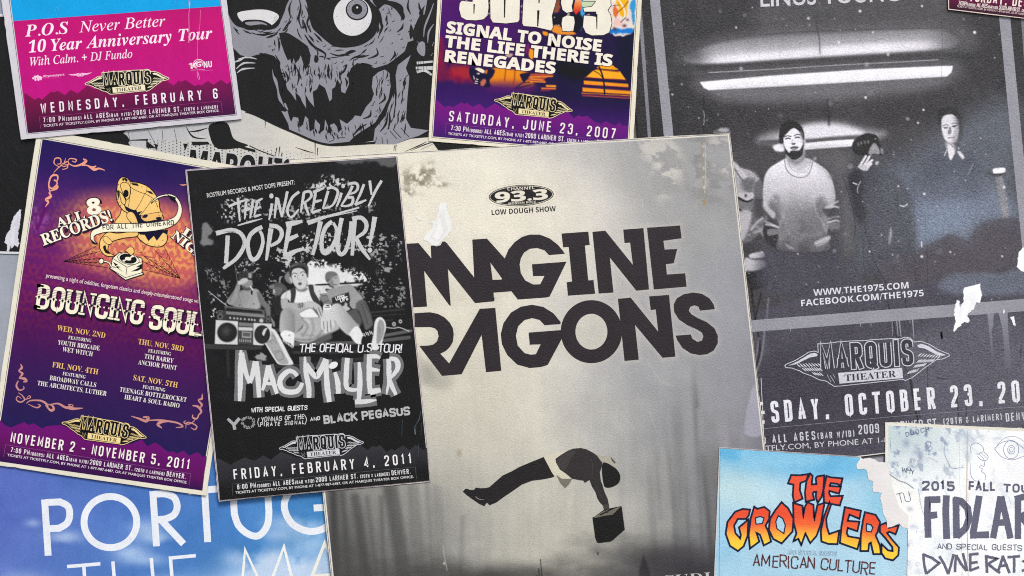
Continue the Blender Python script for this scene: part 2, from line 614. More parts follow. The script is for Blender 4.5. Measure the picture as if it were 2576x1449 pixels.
        for ch, a in zip(s, ws):
            gw, hh = a - w, h - sw
            for k, st in enumerate(PEN[ch].split('|')):
                mode = st[0] if st[0] in '~o' else ''
                q0 = np.array([[float(v) for v in e.split(',')] for e in st.lstrip('~o').split()])
                q = q0 * np.array([gw, hh]) + np.array([w / 2, sw / 2])
                if mode:
                    q = rounded(q, max(gw * .5, w * .4), mode == 'o')
                wide = w * (.62 if ch in 'N' and len(q) == 4 else 1.0) + grow * 2
                self.stroke(W(q), wide, c, closed=(mode == 'o'), z=zz + (k % 3) * DZ * .3)
                for e in (q0[0], q0[-1]):
                    if e[1] in (0.0, 1.0) and mode != 'o' and ch not in 'SCG':
                        yy = sw / 2 + e[1] * hh
                        xx = w / 2 + e[0] * gw
                        self.stroke(W([(xx - w / 2 - so - grow, yy), (xx + w / 2 + so + grow, yy)]), sw + grow * 2, c, z=zz + DZ * 1.1)
            spots.append((x, a))
            x += a + gap
        return ex, ey, spots

    def build(self):
        if self.o is not None:
            return self.o
        V = np.concatenate(self.V)
        loc = self.t.loc
        W = np.empty_like(V)
        W[:, 0] = (V[:, 0] - FW / 2) * U - loc.x
        W[:, 1] = -V[:, 2]
        W[:, 2] = (FH / 2 - V[:, 1]) * U + EYE - loc.z
        me = bpy.data.meshes.new(self.name)
        if isinstance(self.F, np.ndarray):
            nf = len(self.F)
            me.vertices.add(len(W)); me.vertices.foreach_set("co", W.ravel())
            me.loops.add(nf * 4); me.loops.foreach_set("vertex_index", self.F.ravel())
            me.polygons.add(nf); me.polygons.foreach_set("loop_start", np.arange(nf) * 4)
            me.update(calc_edges=True)
        else:
            # every face turned to the viewer
            x, zc = W[:, 0], W[:, 2]
            F = []
            for f in self.F:
                ar = sum(x[f[i]] * zc[f[(i + 1) % len(f)]] - x[f[(i + 1) % len(f)]] * zc[f[i]] for i in range(len(f)))
                F.append(f if ar >= 0 else tuple(reversed(f)))
            me.from_pydata(W.tolist(), [], F)
            me.update()
        ca = me.color_attributes.new("Col", 'FLOAT_COLOR', 'POINT')
        ca.data.foreach_set("color", np.concatenate(self.C).astype(np.float32).ravel())
        me.materials.append(self.mat)
        ob = bpy.data.objects.new(self.name, me)
        if self.label:
            ob['label'] = self.label
        col.objects.link(ob)
        self.o = ob
        return ob

THINGS = []
def new(*a, **k):
    t = Thing(*a, **k)
    THINGS.append(t)
    return t

def link_all():
    bpy.data.objects.remove(_to)
    bpy.data.curves.remove(_tc)
    for t in THINGS:
        for p in t.parts:
            if p.V:
                p.build()
        for p in t.parts:
            if p.o is not None:
                p.o.parent = p.parent.o if (p.parent is not None and p.parent.o is not None) else t.o

# ------------------------------------------------------------------ painter for printed photographs
class Picture:
    """fine mesh over a quad whose ink colours are laid on shape by shape, softly"""
    def __init__(self, thing, quad, step=1.6, name='printed_picture', base=(128, 128, 128), label=None, parent=None):
        self.part = thing.part(name, label, parent)
        q = np.asarray(quad, float)
        nu = int(max(np.linalg.norm(q[1] - q[0]), np.linalg.norm(q[2] - q[3])) / step) + 1
        nv = int(max(np.linalg.norm(q[3] - q[0]), np.linalg.norm(q[2] - q[1])) / step) + 1
        uu, vv = np.meshgrid(np.linspace(0, 1, nu), np.linspace(0, 1, nv))
        P = bil(q, uu.ravel(), vv.ravel())
        self.X, self.Y = P[:, 0].copy(), P[:, 1].copy()
        self.u, self.v = uu.ravel(), vv.ravel()
        self.C = np.tile(np.asarray(base, float), (len(P), 1))
        self.gl = np.zeros(len(P))
        i = (np.arange(nv - 1)[:, None] * nu + np.arange(nu - 1)[None]).ravel()
        self.faces = np.stack([i, i + nu, i + nu + 1, i + 1], 1).astype(np.int32)
        self.nu, self.nv = nu, nv
        self.z = thing.z()

    def _soft(self, p, m, idx, k=4):
        """signed distance on a coarser lattice, for soft edged shapes"""
        rows, cols = idx // self.nu, idx % self.nu
        r0, r1, c0, c1 = rows.min(), rows.max(), cols.min(), cols.max()
        rr = np.unique(np.append(np.arange(r0, r1 + 1, k), r1))
        cc = np.unique(np.append(np.arange(c0, c1 + 1, k), c1))
        ii = (rr[:, None] * self.nu + cc[None]).ravel()
        sd = self._sd(self.X[ii], self.Y[ii], p).reshape(len(rr), len(cc))
        full_c = np.arange(c0, c1 + 1)
        a = np.stack([np.interp(full_c, cc, row) for row in sd])
        j = np.clip(np.searchsorted(rr, np.arange(r0, r1 + 1), 'right') - 1, 0, max(len(rr) - 2, 0))
        if len(rr) == 1:
            return a[0][cols - c0]
        t = ((np.arange(r0, r1 + 1) - rr[j]) / (rr[j + 1] - rr[j]))[:, None]
        g = a[j] * (1 - t) + a[j + 1] * t
        return g[rows - r0, cols - c0]

    def _box(self, x0, y0, x1, y1):
        return np.nonzero((self.X > x0) & (self.X < x1) & (self.Y > y0) & (self.Y < y1))[0]

    def _mix(self, idx, al, c):
        c = np.asarray(c, float)
        self.C[idx] += (c - self.C[idx]) * al[:, None]

    @staticmethod
    def _sd(x, y, p):
        n = len(p)
        d = np.full(x.shape, 1e18)
        ins = np.zeros(x.shape, bool)
        for i in range(n):
            ax, ay = p[i]
            bx, by = p[(i + 1) % n]
            ex, ey = bx - ax, by - ay
            wx, wy = x - ax, y - ay
            t = np.clip((wx * ex + wy * ey) / (ex * ex + ey * ey + 1e-12), 0, 1)
            dx, dy = wx - ex * t, wy - ey * t
            d = np.minimum(d, dx * dx + dy * dy)
            if ay != by:
                cr = ((ay > y) != (by > y)) & (x < (bx - ax) * (y - ay) / (by - ay) + ax)
                ins ^= cr
        d = np.sqrt(d)
        return np.where(ins, -d, d)

    def mask(self, pts, f=2.0, sm=True, rag=0, rs=6, seed=5):
        p = spline(pts, n=3 if f >= 5 else 5) if sm else np.asarray(pts, float)
        m = f * 1.6 + rag * 1.5
        idx = self._box(p[:, 0].min() - m, p[:, 1].min() - m, p[:, 0].max() + m, p[:, 1].max() + m)
        if not len(idx):
            return idx, np.zeros(0)
        x, y = self.X[idx], self.Y[idx]
        sd = self._soft(p, m, idx) if (f >= 5 and len(idx) > 4000) else self._sd(x, y, p)
        if rag:
            sd = sd + (fbm(x, y, rs, seed=seed, oct=3) - .5) * 2 * rag
        return idx, sstep(f, -f, sd)

    def fill(self, pts, c, f=2.0, a=1.0, sm=True, rag=0, rs=6, seed=5, gloss=None, tex=None):
        idx, al = self.mask(pts, f, sm, rag, rs, seed)
        if len(idx):
            al = al * a
            if tex is not None:
                al = al * tex(self.X[idx], self.Y[idx])
            if c is not None:
                self._mix(idx, al, c)
            if gloss is not None:
                self.gl[idx] += (gloss - self.gl[idx]) * al
        return self

    def grad(self, pts, p0, p1, c0, c1, f=2.0, a=1.0, sm=True, mid=None):
        idx, al = self.mask(pts, f, sm)
        p0, p1 = np.asarray(p0, float), np.asarray(p1, float)
        d = p1 - p0
        t = np.clip(((self.X[idx] - p0[0]) * d[0] + (self.Y[idx] - p0[1]) * d[1]) / (d @ d), 0, 1)
        cs = [c0, c1] if mid is None else [c0, mid, c1]
        cc = np.stack([np.interp(t, np.linspace(0, 1, len(cs)), [k[i] for k in cs]) for i in range(3)], 1)
        self.C[idx] += (cc - self.C[idx]) * (al * a)[:, None]
        return self

    def line(self, pts, w, c, f=1.2, a=1.0, sm=True, fade=None):
        p = spline(pts, closed=False) if sm else np.asarray(pts, float)
        m = w + f * 2
        idx = self._box(p[:, 0].min() - m, p[:, 1].min() - m, p[:, 0].max() + m, p[:, 1].max() + m)
        if len(idx):
            x, y = self.X[idx], self.Y[idx]
            d = np.full(x.shape, 1e18)
            for i in range(len(p) - 1):
                (ax, ay), (bx, by) = p[i], p[i + 1]
                ex, ey = bx - ax, by - ay
                wx, wy = x - ax, y - ay
                t = np.clip((wx * ex + wy * ey) / (ex * ex + ey * ey + 1e-12), 0, 1)
                d = np.minimum(d, (wx - ex * t) ** 2 + (wy - ey * t) ** 2)
            al = sstep(w / 2 + f, w / 2 - f, np.sqrt(d)) * a
            if fade is not None:
                al = al * sstep(fade[0], fade[1], y)
            self._mix(idx, al, c)
        return self

    def blob(self, c0, rx, ry, c, a=1.0, rot=0.0, p=2.0, gloss=None):
        m = max(rx, ry) * 2.2
        idx = self._box(c0[0] - m, c0[1] - m, c0[0] + m, c0[1] + m)
        if len(idx):
            x, y = self.X[idx] - c0[0], self.Y[idx] - c0[1]
            cr, sr = math.cos(rot), math.sin(rot)
            xx, yy = (x * cr + y * sr) / rx, (-x * sr + y * cr) / ry
            al = np.exp(-((xx * xx + yy * yy) ** (p / 2))) * a
            if c is not None:
                self._mix(idx, al, c)
            if gloss is not None:
                self.gl[idx] += (gloss - self.gl[idx]) * al
        return self

    def clip(self, poly):
        """trim the print to a torn outline"""
        sd = self._sd(self.X, self.Y, np.asarray(poly, float))
        self.faces = self.faces[(sd[self.faces] < 0).all(1)]
        return self

    def done(self):
        self.part.V = [np.column_stack([self.X, self.Y, np.full(len(self.X), self.z)])]
        self.part.F = self.faces
        self.part.C = [np.hstack([ink(np.clip(self.C, 0, 255), self.part.mat.get('haze', 1.0)), np.clip(self.gl, 0, 1)[:, None]])]
        return self.part
# ------------------------------------------------------------------ finishes
M_paper = finish('satin_poster_print', grain=0.10, spec=0.11, wrinkle=0.22, show=0.13)
M_dark = finish('satin_dark_print', grain=0.13, spec=0.2, bump=0.25, show=0.35, wrinkle=0.22)
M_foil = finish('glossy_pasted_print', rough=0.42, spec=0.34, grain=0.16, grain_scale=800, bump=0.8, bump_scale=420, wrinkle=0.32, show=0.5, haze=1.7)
M_grain = finish('grainy_pasted_print', rough=0.45, spec=0.30, grain=0.09, grain_scale=900, bump=0.7, bump_scale=480, haze=1.3, wrinkle=0.20)
M_torn = finish('torn_paper_core', rough=0.9, spec=0.05, grain=0.03, bump=0.4, bump_scale=300)

CREAM = (229, 222, 203)

# the wall everything is pasted on
M_wall = finish('rough_plaster', rough=0.9, spec=0.1, grain=0.12, grain_scale=120, bump=0.6, bump_scale=90)
wall = new('plaster_wall', 'grey plaster wall hidden behind the pasted concert posters', 'wall',
           [(-900, -900), (3476, -900), (3476, 2300), (-900, 2300)], 0, M_wall)
wp = wall.part('wall_face')
q = wall.quad
wp.add(q, [(0, 1, 2, 3)], -0.0006, (120, 116, 112))
zb = -0.12
wp.add(np.concatenate([q, q]), [(0, 1, 5, 4), (1, 2, 6, 5), (2, 3, 7, 6), (3, 0, 4, 7)],
       np.array([-0.0006] * 4 + [zb] * 4), (120, 116, 112))

# ------------------------------------------------------------------ printed matter the posters share
def P_(p):
    return np.asarray(p, float)

def scatter(poly, n, seed):
    r = np.random.RandomState(seed)
    lo, hi = poly.min(0), poly.max(0)
    pts = r.uniform(lo, hi, (n, 2))
    sd = Picture._sd(pts[:, 0], pts[:, 1], poly)
    return pts[sd < -0.6]

def theatre_logo(t, a, b, light, dark, bg=None, outline_only=False):
    """winged lettering between wing tips a and b"""
    a, b = P_(a), P_(b)
    ex = b - a
    s = np.linalg.norm(ex) / math.hypot(2015, -130)
    ang = math.atan2(ex[1], ex[0]) - math.atan2(-130, 2015)
    R = np.array([[math.cos(ang), math.sin(ang)], [-math.sin(ang), math.cos(ang)]]) * s
    def q(st):
        p = np.array([[float(v) for v in e.split(',')] for e in st.split()])
        return (p - np.array([295, 555])) @ R + a
    logo = t.part('venue_logo', 'winged theatre logo')
    out = "295,555 310,535 420,490 520,430 590,385 660,372 705,390 700,285 790,280 900,268 930,262 1100,250 1270,245 1400,232 1600,222 1710,225 1760,205 1830,215 1880,265 1960,255 2060,290 2180,360 2305,415 2310,435 2230,470 2150,480 2080,530 1990,590 1920,650 1850,700 1770,735 1740,720 980,800 900,805 800,740 720,725 620,675 520,640 480,615 380,580 310,575"
    if outline_only:
        logo.stroke(q(out), 1.7, light, closed=True)
    else:
        logo.poly(q(out), dark)
        logo.stroke(q(out), 1.5, light, closed=True)
    inn = "330,553 430,505 530,447 600,402 660,390 715,415 745,520 765,620 790,640 930,640 950,775 900,785 815,725 720,705 640,660 540,625 490,600 400,568"
    inr = "1895,300 1960,272 2050,305 2160,372 2285,425 2220,455 2140,465 2065,515 1980,575 1910,635 1840,685 1765,715 1745,600 1880,540 1890,430"
    wl = t.part('wing', parent=logo)
    z = t.z()
    wl.poly(q("335,552 440,505 540,445 610,402 660,394 700,412 690,436 600,452 520,490 440,532"), light, z=z)
    wr = t.part('wing', parent=logo)
    wr.poly(q("1912,306 1965,284 2050,314 2150,378 2270,425 2190,436 2100,394 2010,344 1935,332"), light, z=z)
    rnd = random.Random(4)
    for k, (l0, l1, hh) in enumerate([((450, 555), (740, 540), 4), ((520, 600), (750, 600), 4), ((640, 650), (760, 660), 2)]):
        for i in range(hh * 2):
            f = (i + .5) / (hh * 2)
            x, y = l0[0] + (l1[0] - l0[0]) * f, l0[1] + (l1[1] - l0[1]) * f
            wl.stroke(q(f"{x-28},{y-24+rnd.uniform(-6,6)} {x},{y} {x+26},{y+20}"), 15 * s, light, taper=[.3, 1, .2], z=z)
    for k, (l0, l1, hh) in enumerate([((1930, 420), (2200, 448), 4), ((1915, 500), (2120, 490), 4), ((1880, 560), (2020, 540), 3), ((1800, 640), (1920, 610), 3)]):
        for i in range(hh * 2):
            f = (i + .5) / (hh * 2)
            x, y = l0[0] + (l1[0] - l0[0]) * f, l0[1] + (l1[1] - l0[1]) * f
            wr.stroke(q(f"{x+26},{y-22+rnd.uniform(-6,6)} {x},{y} {x-24},{y+22}"), 15 * s, light, taper=[.3, 1, .2], z=z)
    for x, y in [(830, 690), (870, 700), (900, 680), (850, 730), (895, 740)]:
        wl.stroke(q(f"{x-18},{y-30} {x+12},{y+26}"), 14 * s, light, taper=[.3, 1, .3], z=z)
    pl = q("948,640 1730,578 1742,705 965,772")
    logo.poly(pl, light)
    nm = t.part('name_lettering', parent=logo)
    x0, x1 = q("742,618")[0], q("1872,545")[0]
    h_, w_, e_w = 318 * s, 50 * s, (11 if outline_only else 15) * s
    dx = (x1 - x0) / np.linalg.norm(x1 - x0)
    dn = np.array([-dx[1], dx[0]])
    cw_ = .425 * h_
    nm.pen("MARQUIS", x0 - dx * e_w + dn * e_w, x1 + dx * e_w + dn * e_w, h_ + 2 * e_w, w_ + 2 * e_w, light, asp=(cw_ + 2 * e_w) / (h_ + 2 * e_w))
    nm.pen("MARQUIS", x0, x1, h_, w_, bg if outline_only else dark, asp=.425)
    y0, y1 = q("1035,742")[0], q("1650,692")[0]
    nm.text("THEATER", y0, y1, 80 * s, bg if outline_only else dark, font='s')
    return logo

def venue_lines(t, r0, r1, k0, k1, hrow, htick, c, time, denver=True, boxpts=None, boxc=None, part=None):
    """the two small information rows at the foot of a bill"""
    p = part or t.part('information_lettering')
    r0, r1 = P_(r0), P_(r1)
    segs = [(time, 0, .1085, 1), ("(DOORS)", .115, .192, .68), ("ALL AGES", .205, .328, 1), ("(BAR W/ID)", .333, .444, .7),
            ("2009 LARIMER ST.", .453, .696, 1), ("(20TH & LARIMER)", .708, .878, .7)]
    if denver:
        segs.append(("DENVER.", .89, 1.0, 1))
    L = 1.0 if denver else 0.878
    for s, a, b, k in segs:
        h = hrow * k
        p.pen(s, r0 + (r1 - r0) * a / L, r0 + (r1 - r0) * b / L, h, h * .145, c, asp=.44)
    p.text("TICKETS AT TICKETFLY.COM, BY PHONE AT 1-877-987-6487, OR AT MARQUIS THEATER BOX OFFICE.", k0, k1, htick, c, font='r', off=.008)
    if boxpts is not None:
        p.stroke(boxpts, .55, boxc)
    return p

def torn(t, pts, c, rag, seed, label):
    """a place where the top print came off: pale core, a second ply, loose fibres along the rim"""
    p = t.part('torn_patch', label, mat=M_torn)
    pts = P_(pts)
    p.poly(pts, c, rag=rag, seed=seed)
    m = pts.mean(0)
    p.poly(m + (pts - m) * np.array([.62, .74]) + np.array([2.0, 3.0]), tuple(v - 7 for v in c), rag=rag * 1.2, seed=seed + 1)
    p.poly(m + (pts - m) * np.array([.34, .5]) + np.array([-1.5, 8.0]), tuple(min(v + 5, 252) for v in c), rag=rag * 1.2, seed=seed + 2)
    r = np.random.RandomState(seed + 5)
    z = t.z()
    for i in range(len(pts)):
        a, b = pts[i], pts[(i + 1) % len(pts)]
        for k in range(max(1, int(np.linalg.norm(b - a) / 6))):
            q = a + (b - a) * r.rand()
            d = (q - m) / (np.linalg.norm(q - m) + 1e-6)
            p.stroke(P_([q - d * 2, q + d * r.uniform(.6, 3.2) + r.normal(0, .8, 2)]), r.uniform(.5, 1.2), c, taper=(1, .2), z=z)
    return p
# ================================================================== small background bills
t = new('poster', 'narrow pale grey poster edge at the top left corner behind the pink poster', 'poster',
        [(-300, -200), (-4, -200), (21, 70), (-6, 350)], 1, M_paper)
t.quad = np.array([(-300, -200), (9, -200), (20, 52), (3, 345), (-300, 345)])
t.sheet((152, 158, 172))
p = t.part('border_line'); p.stroke(P_([(17, 60), (1, 335)]), 2.0, (225, 226, 228))

t = new('poster', 'black poster with a white torn strip, at the left edge beside the gramophone poster', 'poster',
        [(-330, -260), (240, -260), (140, 640), (-330, 633)], 2, M_dark)
t.quad = np.array([(-330, 30), (180, 40), (130, 642), (-330, 629)])
t.sheet((212, 212, 216))
p = t.part('printed_panel')
p.poly(inset(t.quad, 6, 6, 6, 6), (36, 35, 38))
p = t.part('printed_crosshatch')
for i in range(6):
    p.stroke(P_([(-20, 300 + i * 42), (50, 380 + i * 42), (105, 365 + i * 44)]), .9, (50, 49, 52))
torn(t, t01("210,655 222,670 215,760 200,850 185,930 200,1000 190,1040 150,1020 130,1050 110,1020 95,1085 75,1075 80,1020 55,990 70,920 110,860 130,770 165,710"), (210, 208, 216), 1.6, 1, 'white torn strip')

t = new('poster', 'plain blue grey poster sheet left of the gramophone poster', 'poster',
        [(-330, 622), (120, 634), (90, 1110), (-330, 1110)], 1, M_paper)
t.sheet((155, 160, 170))

# ================================================================== blue sky poster with thin capitals
t = new('poster', 'sky blue poster with clouds and large thin white capitals, bottom left', 'poster',
        [(-140, 1092), (900, 1010), (960, 1700), (-80, 1760)], 2, M_paper)
t.sheet((214, 216, 220))
pic = Picture(t, t.quad, 2.2, base=(86, 120, 187))
sel = pic.X
pic.C += np.stack([(pic.X - 300) * -.030, (pic.X - 300) * .022 + (pic.Y - 1280) * .02, (pic.X - 300) * .004], 1)
n = fbm(pic.X, pic.Y, 90, seed=3)
pic.C += ((n - .5) * 22)[:, None]
cl = fbm(pic.X, pic.Y, 70, 55, seed=8, oct=5)
for (x, y, rx, ry, a) in [(165, 1350, 42, 16, .55), (85, 1315, 18, 10, .4), (370, 1330, 40, 24, .5), (395, 1352, 38, 14, .5), (330, 1390, 45, 20, .55), (370, 1408, 50, 14, .4), (600, 1405, 40, 22, .5),
                       (715, 1315, 55, 22, .45), (780, 1330, 50, 24, .5), (700, 1345, 40, 18, .45), (790, 1370, 60, 30, .5), (690, 1430, 70, 45, .95), (760, 1440, 90, 40, .95), (650, 1470, 130, 40, .9), (420, 1465, 60, 20, .4), (60, 1455, 70, 20, .3)]:
    idx = pic._box(x - rx * 2.3, y - ry * 2.3, x + rx * 2.3, y + ry * 2.3)
    d = ((pic.X[idx] - x) / rx) ** 2 + ((pic.Y[idx] - y) / ry) ** 2
    al = np.exp(-d) * sstep(.30, .62, cl[idx] + .25 * np.exp(-d)) * a * 1.25
    pic._mix(idx, np.clip(al, 0, 1), (188, 208, 232))
pic.fill([(745, 1449), (800, 1405), (834, 1400), (900, 1700), (500, 1700), (610, 1460), (668, 1405), (705, 1390)], (186, 204, 226), f=14, a=.75, rag=10, rs=30)
pic.done()
p = t.part('headline_lettering')
W1 = (226, 229, 235)
def st(parr, w, pts, c, **k): parr.stroke(pts, w, c, **k)
w = 17.2
z = t.z()
p.stroke(t03("456,676 492,1240"), w, W1, z=z)
p.stroke(cat(t03("470,706 610,700"), spline(t03("610,700 690,745 708,835 680,915 600,965"), False), t03("500,968")), w, W1, z=z + DZ * .3)
p.stroke(ellipse(t03("1117,903")[0], 265 * .25, 257 * .25, n=64), w, W1, closed=True, z=z)
p.stroke(t03("1543,592 1580,1146"), w, W1, z=z)
p.stroke(cat(t03("1560,622 1660,618"), spline(t03("1660,618 1755,655 1788,745 1755,830 1665,873"), False), t03("1570,880")), w, W1, z=z + DZ * .3)
p.stroke(t03("1625,880 1852,1122"), w, W1, z=z + DZ * .6)
p.stroke(t03("2062,560 2095,1104"), w, W1, z=z)
p.stroke(t03("1900,596 2330,556"), w, W1, z=z + DZ * .3)
p.stroke(cat(t03("2350,600 2362,820"), spline(cat(t03("2362,820 2400,930 2480,1010 2576,1045"), t13("70,1010 122,920 134,800")), False), t13("118,560")), w, W1, z=z)
p.stroke(cat(spline(t13("520,545 360,590 292,700 305,820 380,930 520,993 640,985 730,935 760,860"), False)), w, W1, z=z)
p.stroke(t13("583,762 740,752"), w, W1, z=z + DZ * .3)
p.stroke(t13("740,752 760,870"), w, W1, z=z + DZ * .6)
w = 8.6
z = t.z()
p.stroke(t03("682,1350 1016,1322"), w, W1, z=z)
p.stroke(t03("850,1350 885,1800"), w, W1, z=z + DZ * .3)
p.stroke(t03("1142,1298 1180,1780"), w, W1, z=z)
p.stroke(t03("1528,1265 1570,1750"), w, W1, z=z)
p.stroke(t03("1160,1560 1550,1528"), w, W1, z=z + DZ * .3)
p.stroke(t03("1975,1240 1720,1264 1760,1740 2020,1716"), w, W1, z=z)
p.stroke(t03("1745,1490 1960,1472"), w, W1, z=z + DZ * .3)
p.stroke(cat(t03("2425,1700 2470,1180 2680,1640"), t13("285,1150 395,1580")), w, (232, 233, 228), z=z)
p.stroke(t13("500,1620 695,1112 900,1560"), w, (232, 230, 218), z=z)
p.stroke(t13("560,1450 850,1425"), w, (232, 230, 218), z=z + DZ * .3)

# ================================================================== pink and blue poster, top left
t = new('poster', 'hot pink and cyan poster with white italic serif lettering, top left corner', 'poster',
        [(-61, -500), (502, -551), (611, 301), (57, 352.5)], 5, M_paper)
t.sheet((205, 201, 207))
inn = np.array([(-34, -470), (484, -520), (598, 291), (72.5, 339)])
p = t.part('border_line')
p.stroke(inn, 1.2, (70, 45, 80), closed=True)
q = inset(inn, 2.2)
p = t.part('colour_panel', 'cyan upper panel')
lf = lambda y: np.interp(y, [q[0][1], q[3][1]], [q[0][0], q[3][0]])
ax0, ax1 = t00("152,222")[0], t00("2233,72")[0]
p.poly([q[0], q[1], ax1, ax0], (0, 160, 222))
p = t.part('colour_panel', 'magenta lower panel')
p.shade([ax0, ax1, q[2], q[3]], lambda P: np.stack([np.interp(P[:, 1], [20, 60, 230], [184, 192, 188]), np.full(len(P), 0.0), np.interp(P[:, 1], [20, 230], [112, 128])], 1), 40)
p = t.part('mountain_print', 'dark plum mountain strip')
mts = t00("262,952 272,945 370,1012 405,988 440,1010 535,925 560,938 600,920 670,965 728,910 800,948 890,870 960,900 1500,910 1665,800 1760,870 1810,818 1832,832 1880,812 1970,875 2010,858 2035,868 2105,822 2160,860 2235,810 2295,855 2338,826")
p.shade(cat(mts, [q[2]], [q[3]]), lambda P: np.stack([np.interp(P[:, 1] - (P[:, 0] - 300) * -.09, [215, 250, 325], [128, 112, 62]), np.interp(P[:, 1], [215, 325], [3, 8]), np.interp(P[:, 1], [215, 325], [84, 62])], 1), 12)
p = t.part('headline_lettering')
W1 = (247, 226, 236)
p.text("P.O.S", *t00("288,378 705,345"), 29.0, W1, font='k')
p.text("Never Better", *t00("830,335 1670,272"), 27.5, W1, font='i')
p.text("10", *t00("300,540 470,527"), 29.5, W1, font='s', shear=.2)
p.text("Year Anniversary Tour", *t00("538,522 2145,398"), 29.5, W1, font='k')
p.text("With Calm. + DJ Fundo", *t00("322,672 1350,588"), 21, W1, font='i', off=.004)
p = t.part('label_logo', 'small printed record label logo')
p.text("Rhymesayers", *t00("455,787 665,768"), 5.6, (240, 190, 220), font='b')
p.text("ENTERTAINMENT", *t00("455,806 637,793"), 2.6, (224, 70, 150), font='r')
z = t.z()
for x, y, r in [(352, 795, 10), (372, 785, 14), (397, 780, 15), (420, 785, 12), (437, 788, 8), (375, 808, 12), (405, 806, 14), (430, 804, 9)]:
    p.add(ellipse(t00(f"{x},{y}")[0], r * .23, r * .3, n=8), [tuple(range(8))], z + DZ * .02 * x % DZ, (240, 195, 222))
p = t.part('label_logo', 'small printed winged emblem')
p.poly(t00("705,756 780,752 800,745 840,742 880,746 945,736 900,758 860,766 845,778 805,780 790,768 740,768"), (240, 185, 215))
p.poly(ellipse(t00("825,762")[0], 5, 4, n=14), (205, 20, 125))
p.poly(ellipse(t00("825,762")[0], 3.4, 2.6, n=14), (246, 200, 225))
p = t.part('station_logo', 'white printed radio station logo')
p.text("K", *t00("1928,700 1992,695"), 14, W1, font='b', off=.01)
p.text("NU", *t00("2062,690 2148,682"), 15, W1, font='b', off=.012)
p.text("G", *t00("1985,682 2040,678"), 12, W1, font='b')
for r in (9.5, 13.5):
    p.stroke(ellipse(t00("2012,658")[0], r, r * .95, n=26, a0=2.6, a1=6.6, closed=False), 1.4, W1)
p.stroke(t00("1930,716 2075,706"), 1.0, (235, 150, 200))
p.stroke(t00("2040,722 2155,714"), .8, (225, 110, 175))
theatre_logo(t, t00("873,852")[0], t00("1714,797")[0], (236, 224, 190), (34, 16, 36))
p = t.part('date_lettering')
p.pen("WEDNESDAY, FEBRUARY 6", *t00("432,1147 2205,998"), 25.5, 3.5, (236, 228, 234), asp=.45)
venue_lines(t, *t00("455,1241 2205,1098"), *t00("455,1285 2218,1131"), 12.4, 6.0, (232, 215, 226), "7:00 PM", denver=False,
            boxpts=t00("428,1300 415,1185 2235,1025 2250,1140"), boxc=(190, 80, 150))
p = t.part('drip_stain', 'pale dried paste drips')
p.stroke(t00("1918,20 1921,95 1912,160 1916,300 1912,440"), 4, (222, 110, 165), taper=[1, .4, .5, .5, 1])
p.stroke(t00("1920,30 1922,92"), 3.4, (150, 215, 238), taper=[.3, 1, .6])
p = t.part('drip_stain')
p.stroke(t00("2030,110 2024,260 2000,430 1998,610"), 1.0, (228, 120, 175))
p.stroke(t00("1996,720 2000,780 2016,812 2020,790 2002,730"), 1.0, (230, 150, 195))
p = t.part('paste_fleck')
p.stroke(t00("1915,650 1960,680 1995,692"), 3.6, (240, 180, 190))
r = np.random.RandomState(2)
for a_, sd_ in (("590,125", 9), ("1850,40", 7)):
    p = t.part('paste_speckle')
    p.dots(t00(a_)[0] + r.normal(0, sd_, (20, 2)), r.uniform(.3, .9, 20), (120, 200, 232), n=6)

# ================================================================== purple gramophone poster
t = new('poster', 'purple and orange poster with a gramophone drawing and cream circus lettering', 'poster',
        [(98, 324), (644, 428), (521, 1245.5), (-27, 1166)], 4, M_paper)
t.sheet((222, 216, 198))
inn = np.array([(108, 347.5), (640, 443), (509, 1231), (-12, 1155)])
p = t.part('border_line'); p.stroke(inn, 1.2, (60, 45, 80), closed=True)
pic = Picture(t, inset(inn, 3.0), 1.8, base=(75, 34, 100))
yy = pic.v
def ramp(t_, xs, cs):
    return np.stack([np.interp(t_, xs, [c[i] for c in cs]) for i in range(3)], 1)
pic.C = ramp(yy + (fbm(pic.X, pic.Y, 120, seed=2) - .5) * .05, [0, .07, .16, .3, .46, .55, .7, .88, 1],
             [(48, 40, 86), (54, 42, 94), (80, 46, 108), (106, 46, 108), (104, 40, 100), (88, 38, 90), (66, 42, 88), (50, 44, 84), (48, 40, 82)])
c0 = (352, 600)
d = ((pic.X - c0[0]) / 188) ** 2 + ((pic.Y - c0[1] + (pic.X - c0[0]) * -.16) / 112) ** 2
al = sstep(1.55, .25, d + (fbm(pic.X, pic.Y, 60, seed=9) - .5) * .3)
pic._mix(np.arange(len(al)), al * .96, (202, 106, 98))
al2 = sstep(1.0, .0, d)
pic._mix(np.arange(len(al)), al2 * .55, (216, 120, 100))
pic.blob((440, 670), 75, 70, (214, 104, 92), .55)
pic.blob((235, 655), 60, 30, (196, 92, 94), .6)
pic.blob((468, 590), 60, 80, (208, 104, 96), .5)
